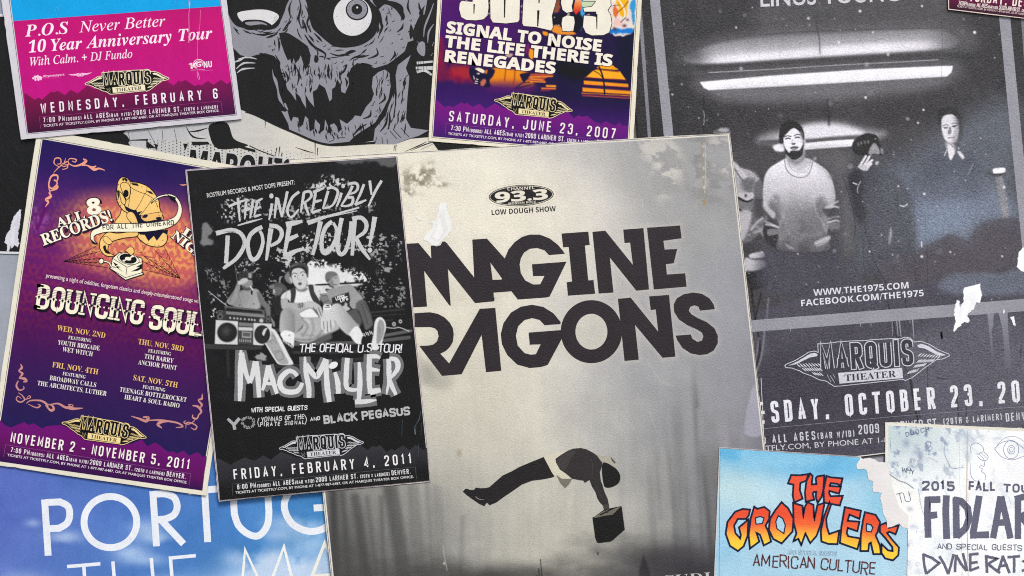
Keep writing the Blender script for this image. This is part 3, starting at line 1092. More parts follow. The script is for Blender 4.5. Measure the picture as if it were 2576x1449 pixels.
# damask: mirrored leafy figure repeated over the ground
uw, vw = pic.u * 540, pic.v * 815
pu, pv = (uw % 54) - 27, ((vw + 35 * (np.floor(uw / 54) % 2)) % 70) - 35
fig = fbm(np.abs(pu) + 7, pv + 90, 8.5, 9.5, seed=21, oct=2) + .25 * np.cos(np.abs(pu) * .33) * np.cos(pv * .21)
dm = sstep(.55, .64, fig) * sstep(.10, .22, yy) * sstep(.66, .5, yy)
hi = al[:, None] * np.array([20., 50., 2.]) + (1 - al[:, None]) * np.array([14., 6., -10.])
pic.C += dm[:, None] * hi * 1.0
pic.fill(t01("380,620 420,690 540,720 500,780 450,870 300,860 330,740"), (150, 92, 170), f=10, a=.55, rag=9, rs=9, tex=lambda x, y: sstep(.42, .6, fbm(x, y, 5, 9, seed=4)))  # glare patch at the left, its violet sparkle painted into the ground colour
pic.line(t01("470,620 430,760 390,850"), 8, (95, 25, 95), f=3, a=.8)
pic.done()
p = t.part('mountain_print', 'violet mountain strip')
mt = cat(t02("-60,1290 0,1306 60,1375 130,1400 200,1368 262,1345 300,1375 350,1358 440,1410 485,1385 620,1375 700,1400"), t03("1330,120 1440,68 1490,140 1572,100 1620,130 1700,195 1760,190 1790,215 1860,180 1910,235 2000,195 2050,245 2088,235"))
p.shade(cat(mt, t03("2046,585"), t03("0,290 -60,280")), lambda P: np.stack([np.interp(P[:, 1] - .148 * P[:, 0], [1050, 1120, 1160], [112, 98, 56]), np.interp(P[:, 1] - .148 * P[:, 0], [1050, 1160], [32, 30]), np.interp(P[:, 1] - .148 * P[:, 0], [1050, 1160], [116, 78])], 1), 14)
# corner scrolls
p = t.part('corner_ornament', 'salmon scrollwork')
OR, OR2 = (232, 158, 132), (196, 138, 132)
def scroll(c, f, mirror=False):
    z = t.z()
    for pts, w, tp in f:
        p.stroke(spline(pts, False, 6), w, c, taper=tp, z=z)
        z += DZ * .4
scroll(OR, [(t01("555,290 610,235 690,180 700,215 650,230 640,195"), 3.2, [.4, 1, .6, .5]), (t01("610,235 560,200 570,150 620,150 625,200 590,205"), 3.0, [.6, 1, .6]),
            (t01("560,300 520,340 505,420 540,450 590,400 560,360"), 4, [.3, 1, .7]), (t01("520,500 505,420 530,330 590,320 590,370 555,370"), 4, [.4, 1.2, .5]),
            (t01("510,480 580,450 595,420"), 5, [.3, 1.3, .8]), (t01("505,490 525,530 480,560 500,590 470,635"), 6, [.4, 1.2, .9, .2]),
            (t01("640,260 690,245 690,210 660,215"), 2.4, [.7, 1, .5]), (t01("660,195 675,145"), 2.6, [1, .3]),
            (t01("700,170 720,150 780,160 770,185 740,175"), 3, [.5, 1, .6]), (t01("705,200 760,225 830,210 880,175 850,155"), 5, [.4, .8, 1.4, .6]),
            (t01("840,215 890,220 940,240 980,225"), 5, [1, .6, 1.3, .5]), (t01("900,225 960,260 1010,250 1068,270"), 6, [.4, 1.2, .7, .2])])
def ornament_low(pts_list, c=OR2):
    global p
    p = t.part('corner_ornament')
    scroll(c, [(t02(a), w, tp) for a, w, tp in pts_list])
ornament_low([("222,760 235,800 205,830 240,860 210,900", 5, [.2, 1.2, .5, 1.2, .4]), ("205,905 260,910 282,935 250,940", 6, [.4, 1.2, .8, .5]), ("200,930 180,980 210,1025 255,1010 250,985", 4, [.6, 1.2, .7, .5]),
              ("200,1050 240,1080 262,1120 220,1145 180,1120 195,1085 230,1110", 3.4, [.4, 1, 1, .7, .4]), ("262,1120 320,1100 310,1080 285,1100", 2.6, [1, .9, .5]), ("280,1160 320,1130 420,1130 480,1160 500,1190", 4.5, [.3, .8, 1.2, .5]),
              ("300,1165 380,1200 420,1180 395,1165", 3.6, [.4, 1.1, .5]), ("470,1170 520,1225 555,1215 540,1180 500,1165", 5, [.4, 1.4, 1, .4]), ("520,1170 600,1160 680,1200 740,1180 700,1170", 5, [.4, 1.0, 1.4, .5]), ("640,1190 740,1210 850,1205", 6, [.4, 1.2, .2])])
ornament_low([("2045,1060 2040,1110 2005,1125 2040,1170 2025,1200", 5, [.2, 1.2, .5, 1.2, .4]), ("1945,1180 2000,1190 2035,1240 2000,1280", 5, [.4, 1.2, 1.0, .4]), ("2015,1260 1990,1310 1950,1300 1950,1270", 4, [.6, 1.2, .5]),
              ("1970,1330 1910,1365 1860,1350 1880,1330", 2.8, [.8, 1, .5]), ("1880,1410 1890,1350 1950,1360 1990,1390 1970,1420 1930,1400", 3.2, [.3, .8, 1, 1, .5]), ("1330,1285 1410,1310 1480,1335 1500,1300 1450,1295", 6, [.2, 1.0, 1.4, .5]),
              ("1480,1330 1600,1325 1700,1335 1800,1355 1850,1390 1780,1400", 4.5, [.5, 1.0, 1.0, .8, .4]), ("1700,1340 1640,1340 1600,1370 1640,1405", 6, [.4, 1.3, 1.2, .3])])
p = t.part('corner_ornament')
scroll(OR, [(t01("1820,412 1860,416 1930,400"), 3, [.3, 1, 1])])
# webs
p = t.part('web_drawing')
INK = (38, 26, 48)
def web(apex, rays, rings, w=1.1, sag=.18):
    z = t.z()
    ap = t01(apex)[0]
    rr = t01(rays)
    for r_ in rr:
        p.stroke(P_([ap, r_]), w, INK, z=z)
    for k in rings:
        ps = [ap + (r_ - ap) * k for r_ in rr]
        for a, b in zip(ps[:-1], ps[1:]):
            m = (a + b) / 2 + (ap - (a + b) / 2) * sag * (.6 + .4 / (k + .3))
            p.stroke(spline([a, m, b], False, 4), w * .8, INK, z=z + DZ * .4)
web("655,1182", "1010,1015 1020,1080 1060,1150 1090,1200 1105,1248", [.12, .2, .28, .36, .46, .57, .68, .8, .93])
web("1825,1355", "1660,1030 1560,1060 1430,1110 1440,1180 1450,1265", [.1, .17, .25, .34, .43, .54, .66, .79, .93])
p.stroke(t01("1240,1000 1300,1040"), .8, INK)
p.stroke(spline(t01("1470,1030 1440,1090 1380,1085"), False), .8, INK)
# gramophone
p = t.part('gramophone_drawing', 'cream gramophone line drawing')
HO, HL = (36, 24, 42), (238, 196, 122)
def inked(pts, c, w=2.0, sm=True, src=t01):
    q_ = spline(src(pts)) if sm else src(pts)
    p.poly(q_, c)
    p.stroke(q_, w, HO, closed=True)
inked("1170,780 1215,720 1240,660 1290,690 1330,760 1350,830 1250,850 1180,830", HL)
inked("1190,440 1200,380 1235,338 1290,345 1330,382 1400,392 1490,425 1560,490 1608,570 1620,650 1652,730 1650,800 1690,910 1690,980 1640,1030 1560,1035 1470,1005 1390,930 1330,800 1290,700 1250,670 1200,600 1182,520", HL, 2.4)
zC = Z(0, 525, 1326.8)
p.poly(zC("903,452 925,485 960,503 985,512 1000,506 1008,528 1045,518 1020,545 1060,558 1090,550 1135,565 1112,588 1195,583 1203,606 1000,610 985,572 955,532 925,512"), (40, 30, 56))
p.poly(zC("1000,664 1232,655 1226,690 1195,676 1150,735 1128,700 1088,738 1062,692 1030,690"), (40, 30, 56))
inked("1225,420 1250,390 1300,400 1325,450 1320,520 1290,560 1250,500", HL, 1.6)
p.poly(ellipse(t01("1280,500")[0], 6.5, 9.5, n=20), HO)
inked("1215,490 1245,510 1275,570 1270,610 1235,590", HL, 1.6)
inked("1300,690 1350,690 1390,760 1400,830 1340,800 1290,740", HL, 1.6)
inked("1430,730 1540,700 1640,690 1630,750 1560,770 1470,780", (232, 184, 110), 1.2)
p.poly(spline(t01("1440,740 1470,715 1500,720 1480,745")), (44, 34, 62))
p.poly(spline(t01("1580,745 1620,735 1640,760 1600,770")), (44, 34, 62))
for a in ["1330,380 1330,440 1470,500 1490,425", "1470,500 1420,600 1370,680", "1540,560 1480,650 1420,720", "1470,500 1560,560 1600,640", "1200,470 1240,500 1290,580", "1325,450 1310,600 1300,640"]:
    p.stroke(spline(t01(a), False), 1.1, HO)
p.poly(t01("1240,350 1275,345 1300,365 1285,385 1265,360 1250,380"), HO)
p.poly(t01("1330,395 1395,400 1410,425 1350,415"), HO)
p.poly(t01("1480,470 1530,480 1560,510 1520,500"), HO)
p.poly(t01("1190,470 1210,470 1212,530 1200,560"), HO)
z = t.z()
for x, y in [(1310, 385), (1205, 410), (1380, 415), (1440, 435), (1590, 580), (1595, 625), (1605, 690), (1612, 720), (1440, 975), (1500, 1000), (1570, 1018), (1610, 1020), (1650, 970), (1200, 560), (1225, 620), (1210, 590)]:
    p.add(ellipse(t01(f"{x},{y}")[0], 1.2, 1.2, n=8), [tuple(range(8))], z, HO)
inked("1100,890 1200,900 1380,880 1390,930 1250,950 1130,990 1100,1050 1110,1090 1165,1128 1080,1125 1025,1070 1015,1000 1040,940", HL, 2)
inked("1050,945 1085,930 1140,985 1130,1005 1095,1010 1060,980", HL, 1.4)
p.poly(spline(t01("1050,1040 1075,1020 1085,1060 1120,1105 1075,1095")), HO)
# ribbon
RB = (240, 234, 208)
inked("1535,598 1600,550 1690,525 1760,550 1802,620 1790,700 1740,750 1600,785 1400,802 1150,803 1010,830 935,885 925,950 950,1000 995,1005 965,975 962,930 1010,905 1100,888 1300,888 1500,884 1690,850 1790,795 1838,710 1836,620 1790,540 1720,507 1620,522 1560,560", RB, 1.8)
p.poly(t01("1690,510 1780,540 1775,600 1745,560 1750,580 1715,545 1725,550"), HO)
p.poly(spline(t01("930,960 960,985 990,1004 955,1000")), HO)
p.pen("FOR ALL THE UNHEARD", *t01("1046,870 1765,818"), 13.0, 1.9, (44, 30, 52), asp=.62, jit=.03)
# turntable
inked("1145,1150 1215,1090 1440,1150 1445,1230 1440,1290 1460,1310 1275,1370 1115,1250 1130,1240", RB, 2.2, False)
inked("1200,1125 1250,1098 1340,1110 1410,1160 1400,1200 1330,1215 1250,1195 1205,1160", RB, 1.4)
p.poly(ellipse(t01("1302,1155")[0], 22, 12, .2, n=28), HO)
p.poly(ellipse(t01("1302,1155")[0], 8, 4.4, .2, n=20), RB)
p.poly(t01("1302,1155 1345,1118 1365,1135"), RB); p.poly(t01("1302,1155 1245,1170 1258,1188"), RB)
for a in ["1145,1150 1290,1240 1445,1185", "1290,1240 1280,1320", "1115,1250 1275,1345 1455,1290"]:
    p.stroke(t01(a), 1.3, HO)
p.poly(t01("1150,1185 1200,1215 1180,1225 1230,1240 1200,1245 1255,1290 1180,1240"), HO)
p.poly(t01("1440,1205 1380,1240 1420,1240 1330,1285 1400,1275 1440,1255"), HO)
inked("1270,1080 1310,1040 1350,1045 1362,1090 1330,1120 1290,1085", HL, 1.4)
p.stroke(spline(t01("1060,1180 1110,1195 1140,1240 1185,1230"), False), 4.6, HO)
p.stroke(spline(t01("1060,1180 1110,1195 1140,1240 1185,1230"), False), 2.4, RB)
inked("1030,1155 1055,1165 1052,1195 1025,1205 1008,1180", RB, 1.6)
# lettering
CR = (243, 236, 214)
p = t.part('slogan_lettering')
def shadowed(s, a, b, h, font='s', off=.012, sh=(2.6, 2.6)):
    p.text(s, a, b, h, (52, 36, 56), font=font, off=off, extra=.05, shift=sh)
    p.text(s, a, b, h, (52, 36, 56), font=font, off=off, extra=.045)
    p.text(s, a, b, h, CR, font=font, off=off)
shadowed("8", *t01("905,714 1030,697"), 38, off=.03, font='b')
shadowed("ALL", *t01("606,838 868,752"), 22)
shadowed("RECORDS!", *t01("458,1022 1150,768"), 28)
p = t.part('slogan_lettering')
shadowed("IN 4", *t01("1842,902 2130,1095"), 19)
shadowed("NIGHTS!", *t01("1735,940 2200,1310"), 21)
p = t.part('small_lettering')
p.text("presenting a night of oddities, forgotten classics and deeply-misunderstood songs with", *cat(t01("478,1342"), t02("2040,158")), 10.5, (238, 216, 214), font='r', off=.006)
p = t.part('title_lettering', 'cream circus capitals with striped upper halves')
for s, a, b in [("BOUNCING", (372, 194), (1440, 365)), ("SOULS", (1506, 400), (2160, 502))]:
    pa, pb = t02([a])[0], t02([b])[0]
    p.slab(s, pa, pb, 58, 9.6, (40, 26, 48), asp=.56, shift=(2.0, 4.4), grow=1.6)
    p.slab(s, pa, pb, 58, 9.6, (40, 26, 48), asp=.56, grow=1.6)
    ex_, ey_, spots = p.slab(s, pa, pb, 58, 9.6, (242, 233, 208), asp=.56)
    z = t.z()
    for x_, a_ in spots:
        o_ = pa + ex_ * x_
        for k in range(5):
            q_ = o_ + ey_ * (33 + k * 4.1)
            p.stroke(P_([q_ - ex_ * .5, q_ + ex_ * (a_ + .5)]), 1.0, (92, 36, 88), z=z)
        # spurred waist with a notch
        for xx in ((5, a_ - 5) if a_ > 16 else (a_ / 2,)):
            c_ = o_ + ex_ * xx + ey_ * 28
            p.add(np.array([c_ - ex_ * 3.4, c_ - ey_ * 6.5, c_ + ex_ * 3.4, c_ + ey_ * 3.5]), [(0, 1, 2, 3)], z + DZ * .3, (48, 28, 54))
            for sg in (-1, 1):
                e_ = c_ + ex_ * sg * 6.2 - ey_ * 1
                p.add(ellipse(e_, 2.2, 2.2, n=8), [tuple(range(8))], z + DZ * .6, (242, 233, 208))
p = t.part('date_lettering')
GO, WH = (238, 192, 118), (236, 230, 222)
for s, a, b, h, c in [("WED, NOV. 2ND", (592, 425), (1070, 503), 13.5, GO), ("FEATURING", (702, 512), (930, 545), 8.6, WH), ("YOUTH BRIGADE", (598, 566), (1015, 627), 11.4, WH), ("WET WITCH", (645, 635), (945, 685), 11.4, WH),
                      ("THU, NOV. 3RD", (1402, 562), (1855, 637), 13.5, GO), ("FEATURING", (1503, 645), (1730, 678), 8.6, WH), ("TIM BARRY", (1465, 705), (1752, 752), 11.4, WH), ("ANCHOR POINT", (1403, 765), (1787, 825), 11.4, WH),
                      ("FRI, NOV. 4TH", (541, 793), (998, 867), 13.5, GO), ("FEATURING", (645, 873), (873, 910), 8.6, WH), ("BROADWAY CALLS", (515, 922), (980, 995), 11.4, WH), ("THE ARCHITECTS, LUTHER", (392, 974), (1082, 1082), 11.4, WH),
                      ("SAT, NOV. 5TH", (1350, 922), (1795, 1000), 13.5, GO), ("FEATURING", (1448, 1005), (1672, 1040), 8.6, WH), ("TEENAGE BOTTLEROCKET", (1218, 1038), (1885, 1144), 11.4, WH), ("HEART & SOUL RADIO", (1265, 1113), (1815, 1202), 11.4, WH)]:
    p.text(s, t02([a])[0], t02([b])[0], h, c, font='s', off=-.004)
theatre_logo(t, t02("640,1352")[0], t03("1485,50")[0], (240, 214, 150), (34, 20, 44))
p = t.part('date_lettering')
p.pen("NOVEMBER 2 - NOVEMBER 5, 2011", *t03("120,98 1915,374"), 26, 3.6, (240, 234, 226), asp=.45)
venue_lines(t, *t03("122,196 1880,466"), *t03("92,236 1893,513"), 12.4, 6.0, (232, 222, 226), "7:00 PM",
            boxpts=t03("55,242 75,122 1932,412 1915,530"), boxc=(160, 110, 170))
# ================================================================== black and grey skull poster
t = new('poster', 'black and grey poster with a drawn decaying skull and one round eye', 'poster',
        [(130, -460), (1150, -520), (1180, 520), (150, 470)], 3, M_dark)
BK, SG, LG = (35, 33, 35), (142, 141, 149), (196, 195, 194)
t.sheet(BK)
LB = (186, 186, 188)
def many(part, c, src, shapes, sm=True, rag=0):
    z = t.z()
    for k, s_ in enumerate(shapes):
        part.poly(src(s_), c, sm=sm, z=z + (k % 5) * DZ * .15, rag=rag)
def lines(part, c, src, strokes, w, taper=(.25, 1, .25)):
    z = t.z()
    for k, s_ in enumerate(strokes):
        part.stroke(spline(src(s_), False, 4), w, c, taper=taper, z=z + (k % 5) * DZ * .15)
# ground under the skull
p = t.part('drawn_ground', 'pale halftone ground below the skull')
p.shade(cat(t10("-1000,1000 -640,1030 -300,1060 0,1158 210,1262 420,1352 590,1425 760,1455 1000,1450 1200,1420 1420,1449 1560,1400 1740,1385"), zF("1140,430 1150,500 420,500 330,440 290,360")),
        lambda P: ramp(P[:, 0], [300, 560, 720, 1050], [(178, 177, 180), (186, 185, 186), (206, 202, 190), (214, 208, 192)]), 20)
z = t.z()
r = np.random.RandomState(8)
g = np.stack(np.meshgrid(np.arange(380, 1010, 9.5), np.arange(352, 425, 7.2)), -1).reshape(-1, 2)
g[:, 1] += (np.round(g[:, 0] / 9.5) % 2) * 3.6 + (g[:, 0] - 380) * .09
rr_ = np.clip(1.9 - np.abs(g[:, 0] - 520) / 190 + fbm(g[:, 0], g[:, 1], 60, seed=3) * .9 - .2, .25, 2.3)
p.dots(g, rr_, (60, 58, 60), n=6, z=z)
# body and hatching at the left, seen under the pink poster
many(p, BK, t00, ["2400,760 2520,700 2620,760 2620,1160 2560,1130 2430,900", "2440,1010 2576,1130 2700,1210 2700,1050 2576,1030",
                  "700,1380 1200,1330 1290,1449 900,1449", "2130,1250 2290,1240 2360,1400 2500,1470 2200,1500 2110,1340"], True)
lines(p, LB, t00, ["2380,700 2460,640 2576,640", "2390,740 2450,700 2570,690", "2400,600 2500,580 2590,600", "2330,640 2420,610 2500,560"], 5)
lines(p, BK, t00, ["1180,1380 1230,1449", "1300,1330 1320,1449", "1500,1320 1570,1449", "1640,1310 1650,1449", "1760,1300 1790,1449", "1880,1280 1950,1380 2080,1400", "1900,1330 2000,1320 2100,1290", "2210,1300 2260,1380 2280,1449"], 4.5)
p.poly(cat(t01("1180,-30 1480,-30 1560,30 1590,50 1480,40"), t00("1500,1400")), BK)
many(p, BK, t01, ["1480,0 1500,60 1530,0", "1560,0 1580,75 1600,10", "1850,0 1870,70 1900,0", "1000,-20 1300,-10 1320,20 1200,30", "1930,-20 2100,-20 2120,8 1950,20", "2300,-10 2576,60 2576,90 2330,20"], False)
p.stroke(t11("-60,20 20,60 150,110 280,160"), 2.5, BK)
lines(p, BK, t11, ["215,40 200,120", "245,30 232,140", "268,90 255,150", "600,-20 600,120", "625,40 622,120", "1395,20 1390,75", "1412,10 1408,75"], 2.6, (1, 1, .4))
lines(p, BK, t11, ["1500,80 1640,20 1720,-20", "1560,70 1700,10 1800,-20", "1660,60 1800,-5", "400,35 500,70 590,95"], 3)
p.poly(t11("1870,10 2150,-10 2150,40 1870,50"), BK)
lt = t.part('venue_lettering', 'black hand cut capitals')
lt.text("MARQUIS", *zF("473,440 735,466"), 62, LG, font='b', off=.02, extra=.045)
lt.text("MARQUIS", *zF("473,440 735,466"), 62, (34, 30, 34), font='b', off=.02)
p = t.part('drawn_face', 'grey decaying face')
p.poly(t10("-420,-60 1760,-60 1700,60 1640,130 1655,200 1600,330 1590,410 1530,430 1500,520 1400,600 1330,650 1200,690 1100,650 1020,640 960,690 930,760 940,850 900,945 865,930 850,850 820,800 800,880 770,900 768,1000 745,1025 720,950 700,890 640,850 620,900 575,930 590,1080 540,1020 500,950 510,1095 470,1030 450,980 400,930 410,1020 370,960 320,900 300,830 260,720 240,640 190,570 100,540 0,560 -60,580 -150,560 -220,490 -260,400 -240,330 -330,250 -300,120 -380,30"), SG)
p.poly(t10("260,1120 300,1130 320,1115 345,1200 360,1230 380,1180 430,1190 445,1290 480,1250 500,1170 530,1200 545,1330 590,1300 600,1205 650,1260 640,1350 690,1310 700,1205 730,1280 720,1350 760,1330 750,1260 790,1245 820,1280 830,1340 870,1300 845,1205 920,1250 975,1200 1000,1165 1060,1175 1110,1080 1165,1020 1190,950 1168,880 1180,780 1235,730 1300,705 1345,740 1358,880 1335,1000 1285,1100 1200,1240 1060,1330 1000,1370 940,1430 720,1452 560,1412 340,1305 330,1250"), SG)
p.poly(t10("1430,660 1560,560 1510,690 1545,780 1525,1000 1512,1200 1560,1290 1740,1315 1640,1370 1540,1400 1400,1455 1180,1455 1200,1300 1300,1180 1340,1060 1395,930 1402,1000 1395,1200 1420,960 1408,760"), SG)
p.poly(spline(t10("1620,500 1650,430 1700,440 1700,560 1660,560")), SG)
p.poly(spline(t10("170,700 185,760 220,820 240,940 290,1080 265,1050 230,1000 215,900 190,830 175,780")), SG)
p.poly(spline(t10("300,1040 330,1110 310,1100 290,1060")), SG)
e = t.part('drawn_socket', 'black eye socket', parent=p)
e.poly(spline(t10("545,-60 520,60 545,200 575,290 640,355 720,425 790,470 900,486 1050,462 1160,400 1215,330 1245,240 1255,160 1225,90 1150,15 1100,-60")), BK)
e = t.part('drawn_socket', parent=p)
e.poly(spline(t10("-260,-60 300,-60 305,80 260,200 225,270 150,305 0,300 -200,260 -290,80")), BK)
e = t.part('drawn_eye', 'large round staring eye', parent=p)
EW = (212, 210, 211)
e.poly(ellipse(t10("975,168")[0], 48, 49.5, n=48), EW)
e.poly(ellipse(t10("1020,104")[0], 28.4, 27, n=40), (30, 28, 32))
e.poly(ellipse(t10("1020,100")[0], 25.2, 24.0, n=40), (140, 139, 147))
e.poly(ellipse(t10("1019,100")[0], 13.6, 13.4, n=30), (30, 28, 32))
e.poly(ellipse(t10("1022,82")[0], 2.2, 2.8, n=12), (225, 224, 225))
e.dots(t10("948,75 1010,32 1090,65 1100,115 990,180 955,150 1065,155 1050,168 990,160 968,160 938,115"), .9, (36, 34, 38), n=6)
e.dots(t10("815,170 945,258 912,335 968,340 1135,245 1150,215"), .8, (60, 58, 60), n=6)
e = t.part('drawn_eye', 'half hidden left eye', parent=p)
e.poly(spline(t10("-180,140 -60,110 60,102 150,115 225,150 232,190 190,240 140,268 100,235 30,215 -120,230")), EW)
e.poly(spline(t10("-120,215 30,205 110,225 165,262 140,285 60,302 -100,300")), (34, 32, 36))
e.poly(spline(t10("-100,232 20,222 90,238 120,262 60,250 -60,262")), SG)
lines(e, BK, t10, ["225,150 190,190", "215,170 180,210", "228,180 195,230", "222,200 170,225"], 1.6)
n_ = t.part('drawn_nose', 'black nose hole', parent=p)
n_.poly(t10("238,340 290,330 340,345 430,400 525,470 556,560 545,640 500,715 480,640 455,560 440,600 400,645 385,590 368,660 350,600 325,612 290,530 258,440"), BK)
m_ = t.part('drawn_wrinkle', 'black ink lines of the skin', parent=p)
lines(m_, BK, t10, ["440,0 455,80 435,200 470,300", "355,30 340,100 355,190", "370,0 350,60", "500,60 540,160 520,240 555,330", "475,200 500,270 520,340", "540,260 560,330", "590,340 640,390 670,425", "495,350 560,450 640,510", "540,410 600,480 700,545 690,610",
                    "750,540 830,565 920,550 1010,518", "905,540 960,520 1005,515", "945,615 1000,580 1080,575 1140,560", "1040,560 1100,560", "1130,595 1190,575 1230,545 1215,490", "1250,580 1290,570", "760,470 900,465 1040,462",
                    "1240,200 1275,270 1245,360", "1215,230 1235,300 1220,340", "1420,330 1470,290 1485,240", "1430,360 1455,345", "1530,330 1570,300 1560,250", "1470,60 1440,120 1480,180", "1350,20 1420,40 1480,100 1460,220", "1540,0 1530,80 1560,150", "1640,30 1650,90 1680,160",
                    "1350,620 1400,560 1395,520", "1400,600 1430,540", "1060,640 1120,655 1180,670", "880,680 915,660 890,720 850,760 870,850", "900,790 920,830 910,880", "815,720 830,780", "735,650 730,720 745,800", "765,700 770,780", "690,720 690,800",
                    "600,700 595,760", "545,770 555,860", "520,800 515,870", "410,680 440,760 420,860", "300,720 330,790 320,830", "340,740 350,810", "270,700 300,780", "200,560 240,640 230,700", "40,540 110,560 180,600", "0,310 70,330", "0,350 90,355 200,335", "110,385 160,370 220,345",
                    "225,380 240,450 235,520", "1490,800 1530,760", "1500,900 1490,840 1510,790", "1250,800 1240,900", "1215,770 1235,860", "1285,720 1280,800", "1225,920 1215,970", "1240,1050 1300,1000 1290,940", "1180,1060 1200,1020", "1080,1200 1150,1170 1160,1110", "980,1370 1040,1300 1120,1250", "1250,1330 1310,1250 1330,1130", "1330,1310 1350,1220 1340,1110",
                    "1350,1320 1420,1400", "1380,1300 1460,1390", "1460,1290 1540,1380", "840,1390 900,1388", "740,1430 790,1410", "1200,1449 1220,1380", "1280,1449 1270,1380", "1330,1449 1320,1400"], 5.8)
rs_ = np.random.RandomState(14)
z = t.z()
def hatch(cx, cy, rx, ry, a0, a1, n_, turn, ln, w):
    """short inked creases set round a hollow"""
    for i in range(n_):
        a = a0 + (a1 - a0) * (i + rs_.uniform(0, .8)) / n_
        k = rs_.uniform(1.06, 1.42)
        x, y = cx + rx * k * math.cos(a), cy + ry * k * math.sin(a)
        d = a + turn + rs_.uniform(-.35, .35)
        l = ln * rs_.uniform(.5, 1.3)
        m_.stroke(spline(t10([(x - l * math.cos(d), y - l * math.sin(d)), (x + rs_.uniform(-8, 8), y + rs_.uniform(-8, 8)), (x + l * math.cos(d), y + l * math.sin(d))]), False, 3), w * rs_.uniform(.5, 1.1), BK, taper=(.2, 1, .2), z=z + (i % 5) * DZ * .15)
hatch(880, 190, 380, 300, -.3, 3.5, 34, 1.57, 40, 4.2)
hatch(20, 180, 300, 130, .1, 3.0, 18, 1.57, 36, 4.0)
hatch(400, 520, 170, 200, -1.2, 4.4, 16, 1.3, 34, 3.6)
for i in range(70):
    x, y = rs_.uniform(250, 1000), rs_.uniform(640, 930)
    if 620 < x < 860 and y > 820:
        y = 760
    l = rs_.uniform(16, 52)
    m_.stroke(spline(t10([(x, y - l), (x + rs_.uniform(-9, 9), y), (x + rs_.uniform(-14, 14), y + l)]), False, 3), rs_.uniform(1.6, 4.2), BK, taper=(.2, 1, .2), z=z + (i % 5) * DZ * .15)
for i in range(46):
    x = rs_.uniform(420, 1250)
    y = 1350 + rs_.uniform(-60, 40) - ((x - 800) / 450) ** 2 * 120
    l = rs_.uniform(12, 40)
    m_.stroke(spline(t10([(x - 6, y - l), (x + rs_.uniform(-9, 9), y), (x + 8, y + l)]), False, 3), rs_.uniform(1.6, 4.0), BK, taper=(.2, 1, .2), z=z + (i % 5) * DZ * .15)
for i in range(40):
    x, y = rs_.uniform(1210, 1540), rs_.uniform(740, 1330)
    l = rs_.uniform(20, 60)
    m_.stroke(spline(t10([(x + 8, y - l), (x + rs_.uniform(-9, 9), y), (x - 10, y + l)]), False, 3), rs_.uniform(1.6, 4.2), BK, taper=(.2, 1, .2), z=z + (i % 5) * DZ * .15)
z = t.z()
for a in ["1290,630", "1205,630", "870,620", "800,630", "690,460", "735,490", "300,215", "320,250", "135,465", "180,495", "480,170", "1275,95", "1325,130", "1380,210", "1345,305", "1465,390", "1365,435", "1480,475", "1555,205", "1605,250", "1330,805", "1330,850", "1480,1000", "1450,805", "1215,1110", "1170,1055", "1205,1165", "1110,1300", "1475,1120", "1485,1185", "1330,1290", "1300,1340", "310,660", "335,690"]:
    c_ = t10(a)[0]
    m_.stroke(ellipse(c_, 3.6, 3.2, n=8, a0=-.6, a1=2.4, closed=False), 1.6, BK, taper=(.4, 1, .4), z=z)
many(m_, BK, t10, ["1230,100 1200,30 1140,-20 1260,0 1330,10 1440,60 1500,160 1480,210 1440,140 1380,80 1300,50", "1560,250 1590,330 1560,400 1545,340", "1660,150 1690,240 1640,330 1600,420 1580,330", "600,560 635,590 620,635 590,620", "1240,-10 1180,20 1250,120 1275,230 1270,320 1240,200 1210,90"], True)
r_ = t.part('drawn_rim', 'black lower rim of the jaw', parent=p)
r_.stroke(spline(t10("-100,1125 0,1158 210,1262 420,1352 590,1425 760,1462 1000,1452 1200,1440"), False), 5.5, BK)
r_.stroke(t10("100,1220 98,1290"), 2, BK, taper=(1, .3))
d = t.part('drawn_splash', 'pale ink strokes beside the neck')
lines(d, LG, t10, ["1620,640 1780,625", "1610,690 1780,680", "1620,730 1700,715 1770,760", "1700,690 1780,700"], 7, (1, 1, .7))
lines(d, BK, t10, ["1640,620 1640,760", "1660,600 1665,770", "1690,620 1690,780", "1720,640 1715,700", "1630,660 1625,740", "1745,740 1742,790"], 1.6, (1, 1, .3))
lines(d, SG, t10, ["1790,40 1750,150 1700,280 1690,380", "1720,20 1700,100 1690,160", "1790,250 1740,330 1730,440", "1790,430 1775,470", "1630,420 1650,500", "1780,540 1760,570"], 5)

# ================================================================== purple and orange poster, top centre
t = new('poster', 'purple and orange sunset poster with bold cream block lettering, top centre', 'poster',
        [(1132, -480), (1640, -440), (1590, 398), (1078.5, 356)], 4, M_paper)
t.sheet((228, 220, 200))
inn = np.array([(1141, -470), (1628, -430), (1579, 390), (1087, 347)])
p = t.part('border_line'); p.stroke(inn, 1.2, (50, 36, 60), closed=True)
pic = Picture(t, inset(inn, 2.6), 1.7, base=(60, 36, 84))
X, Y = pic.X, pic.Y
yy = Y - (X - 1100) * .075
pic.C = ramp(yy, [-60, 60, 150, 215, 260, 345], [(84, 36, 100), (78, 38, 106), (64, 34, 84), (58, 38, 92), (66, 42, 104), (84, 38, 112)])
al = sstep(1240, 1420, X) * sstep(300, 200, yy)
pic._mix(np.arange(len(X)), al * .85, (40, 34, 62))
pic.fill(zS("1560,760 1900,780 2000,900 1800,980 1600,900"), (28, 26, 40), f=14, a=.9)
pic.fill(zS("2300,420 2500,420 2480,1000 2330,760"), (34, 30, 52), f=14, a=.8)
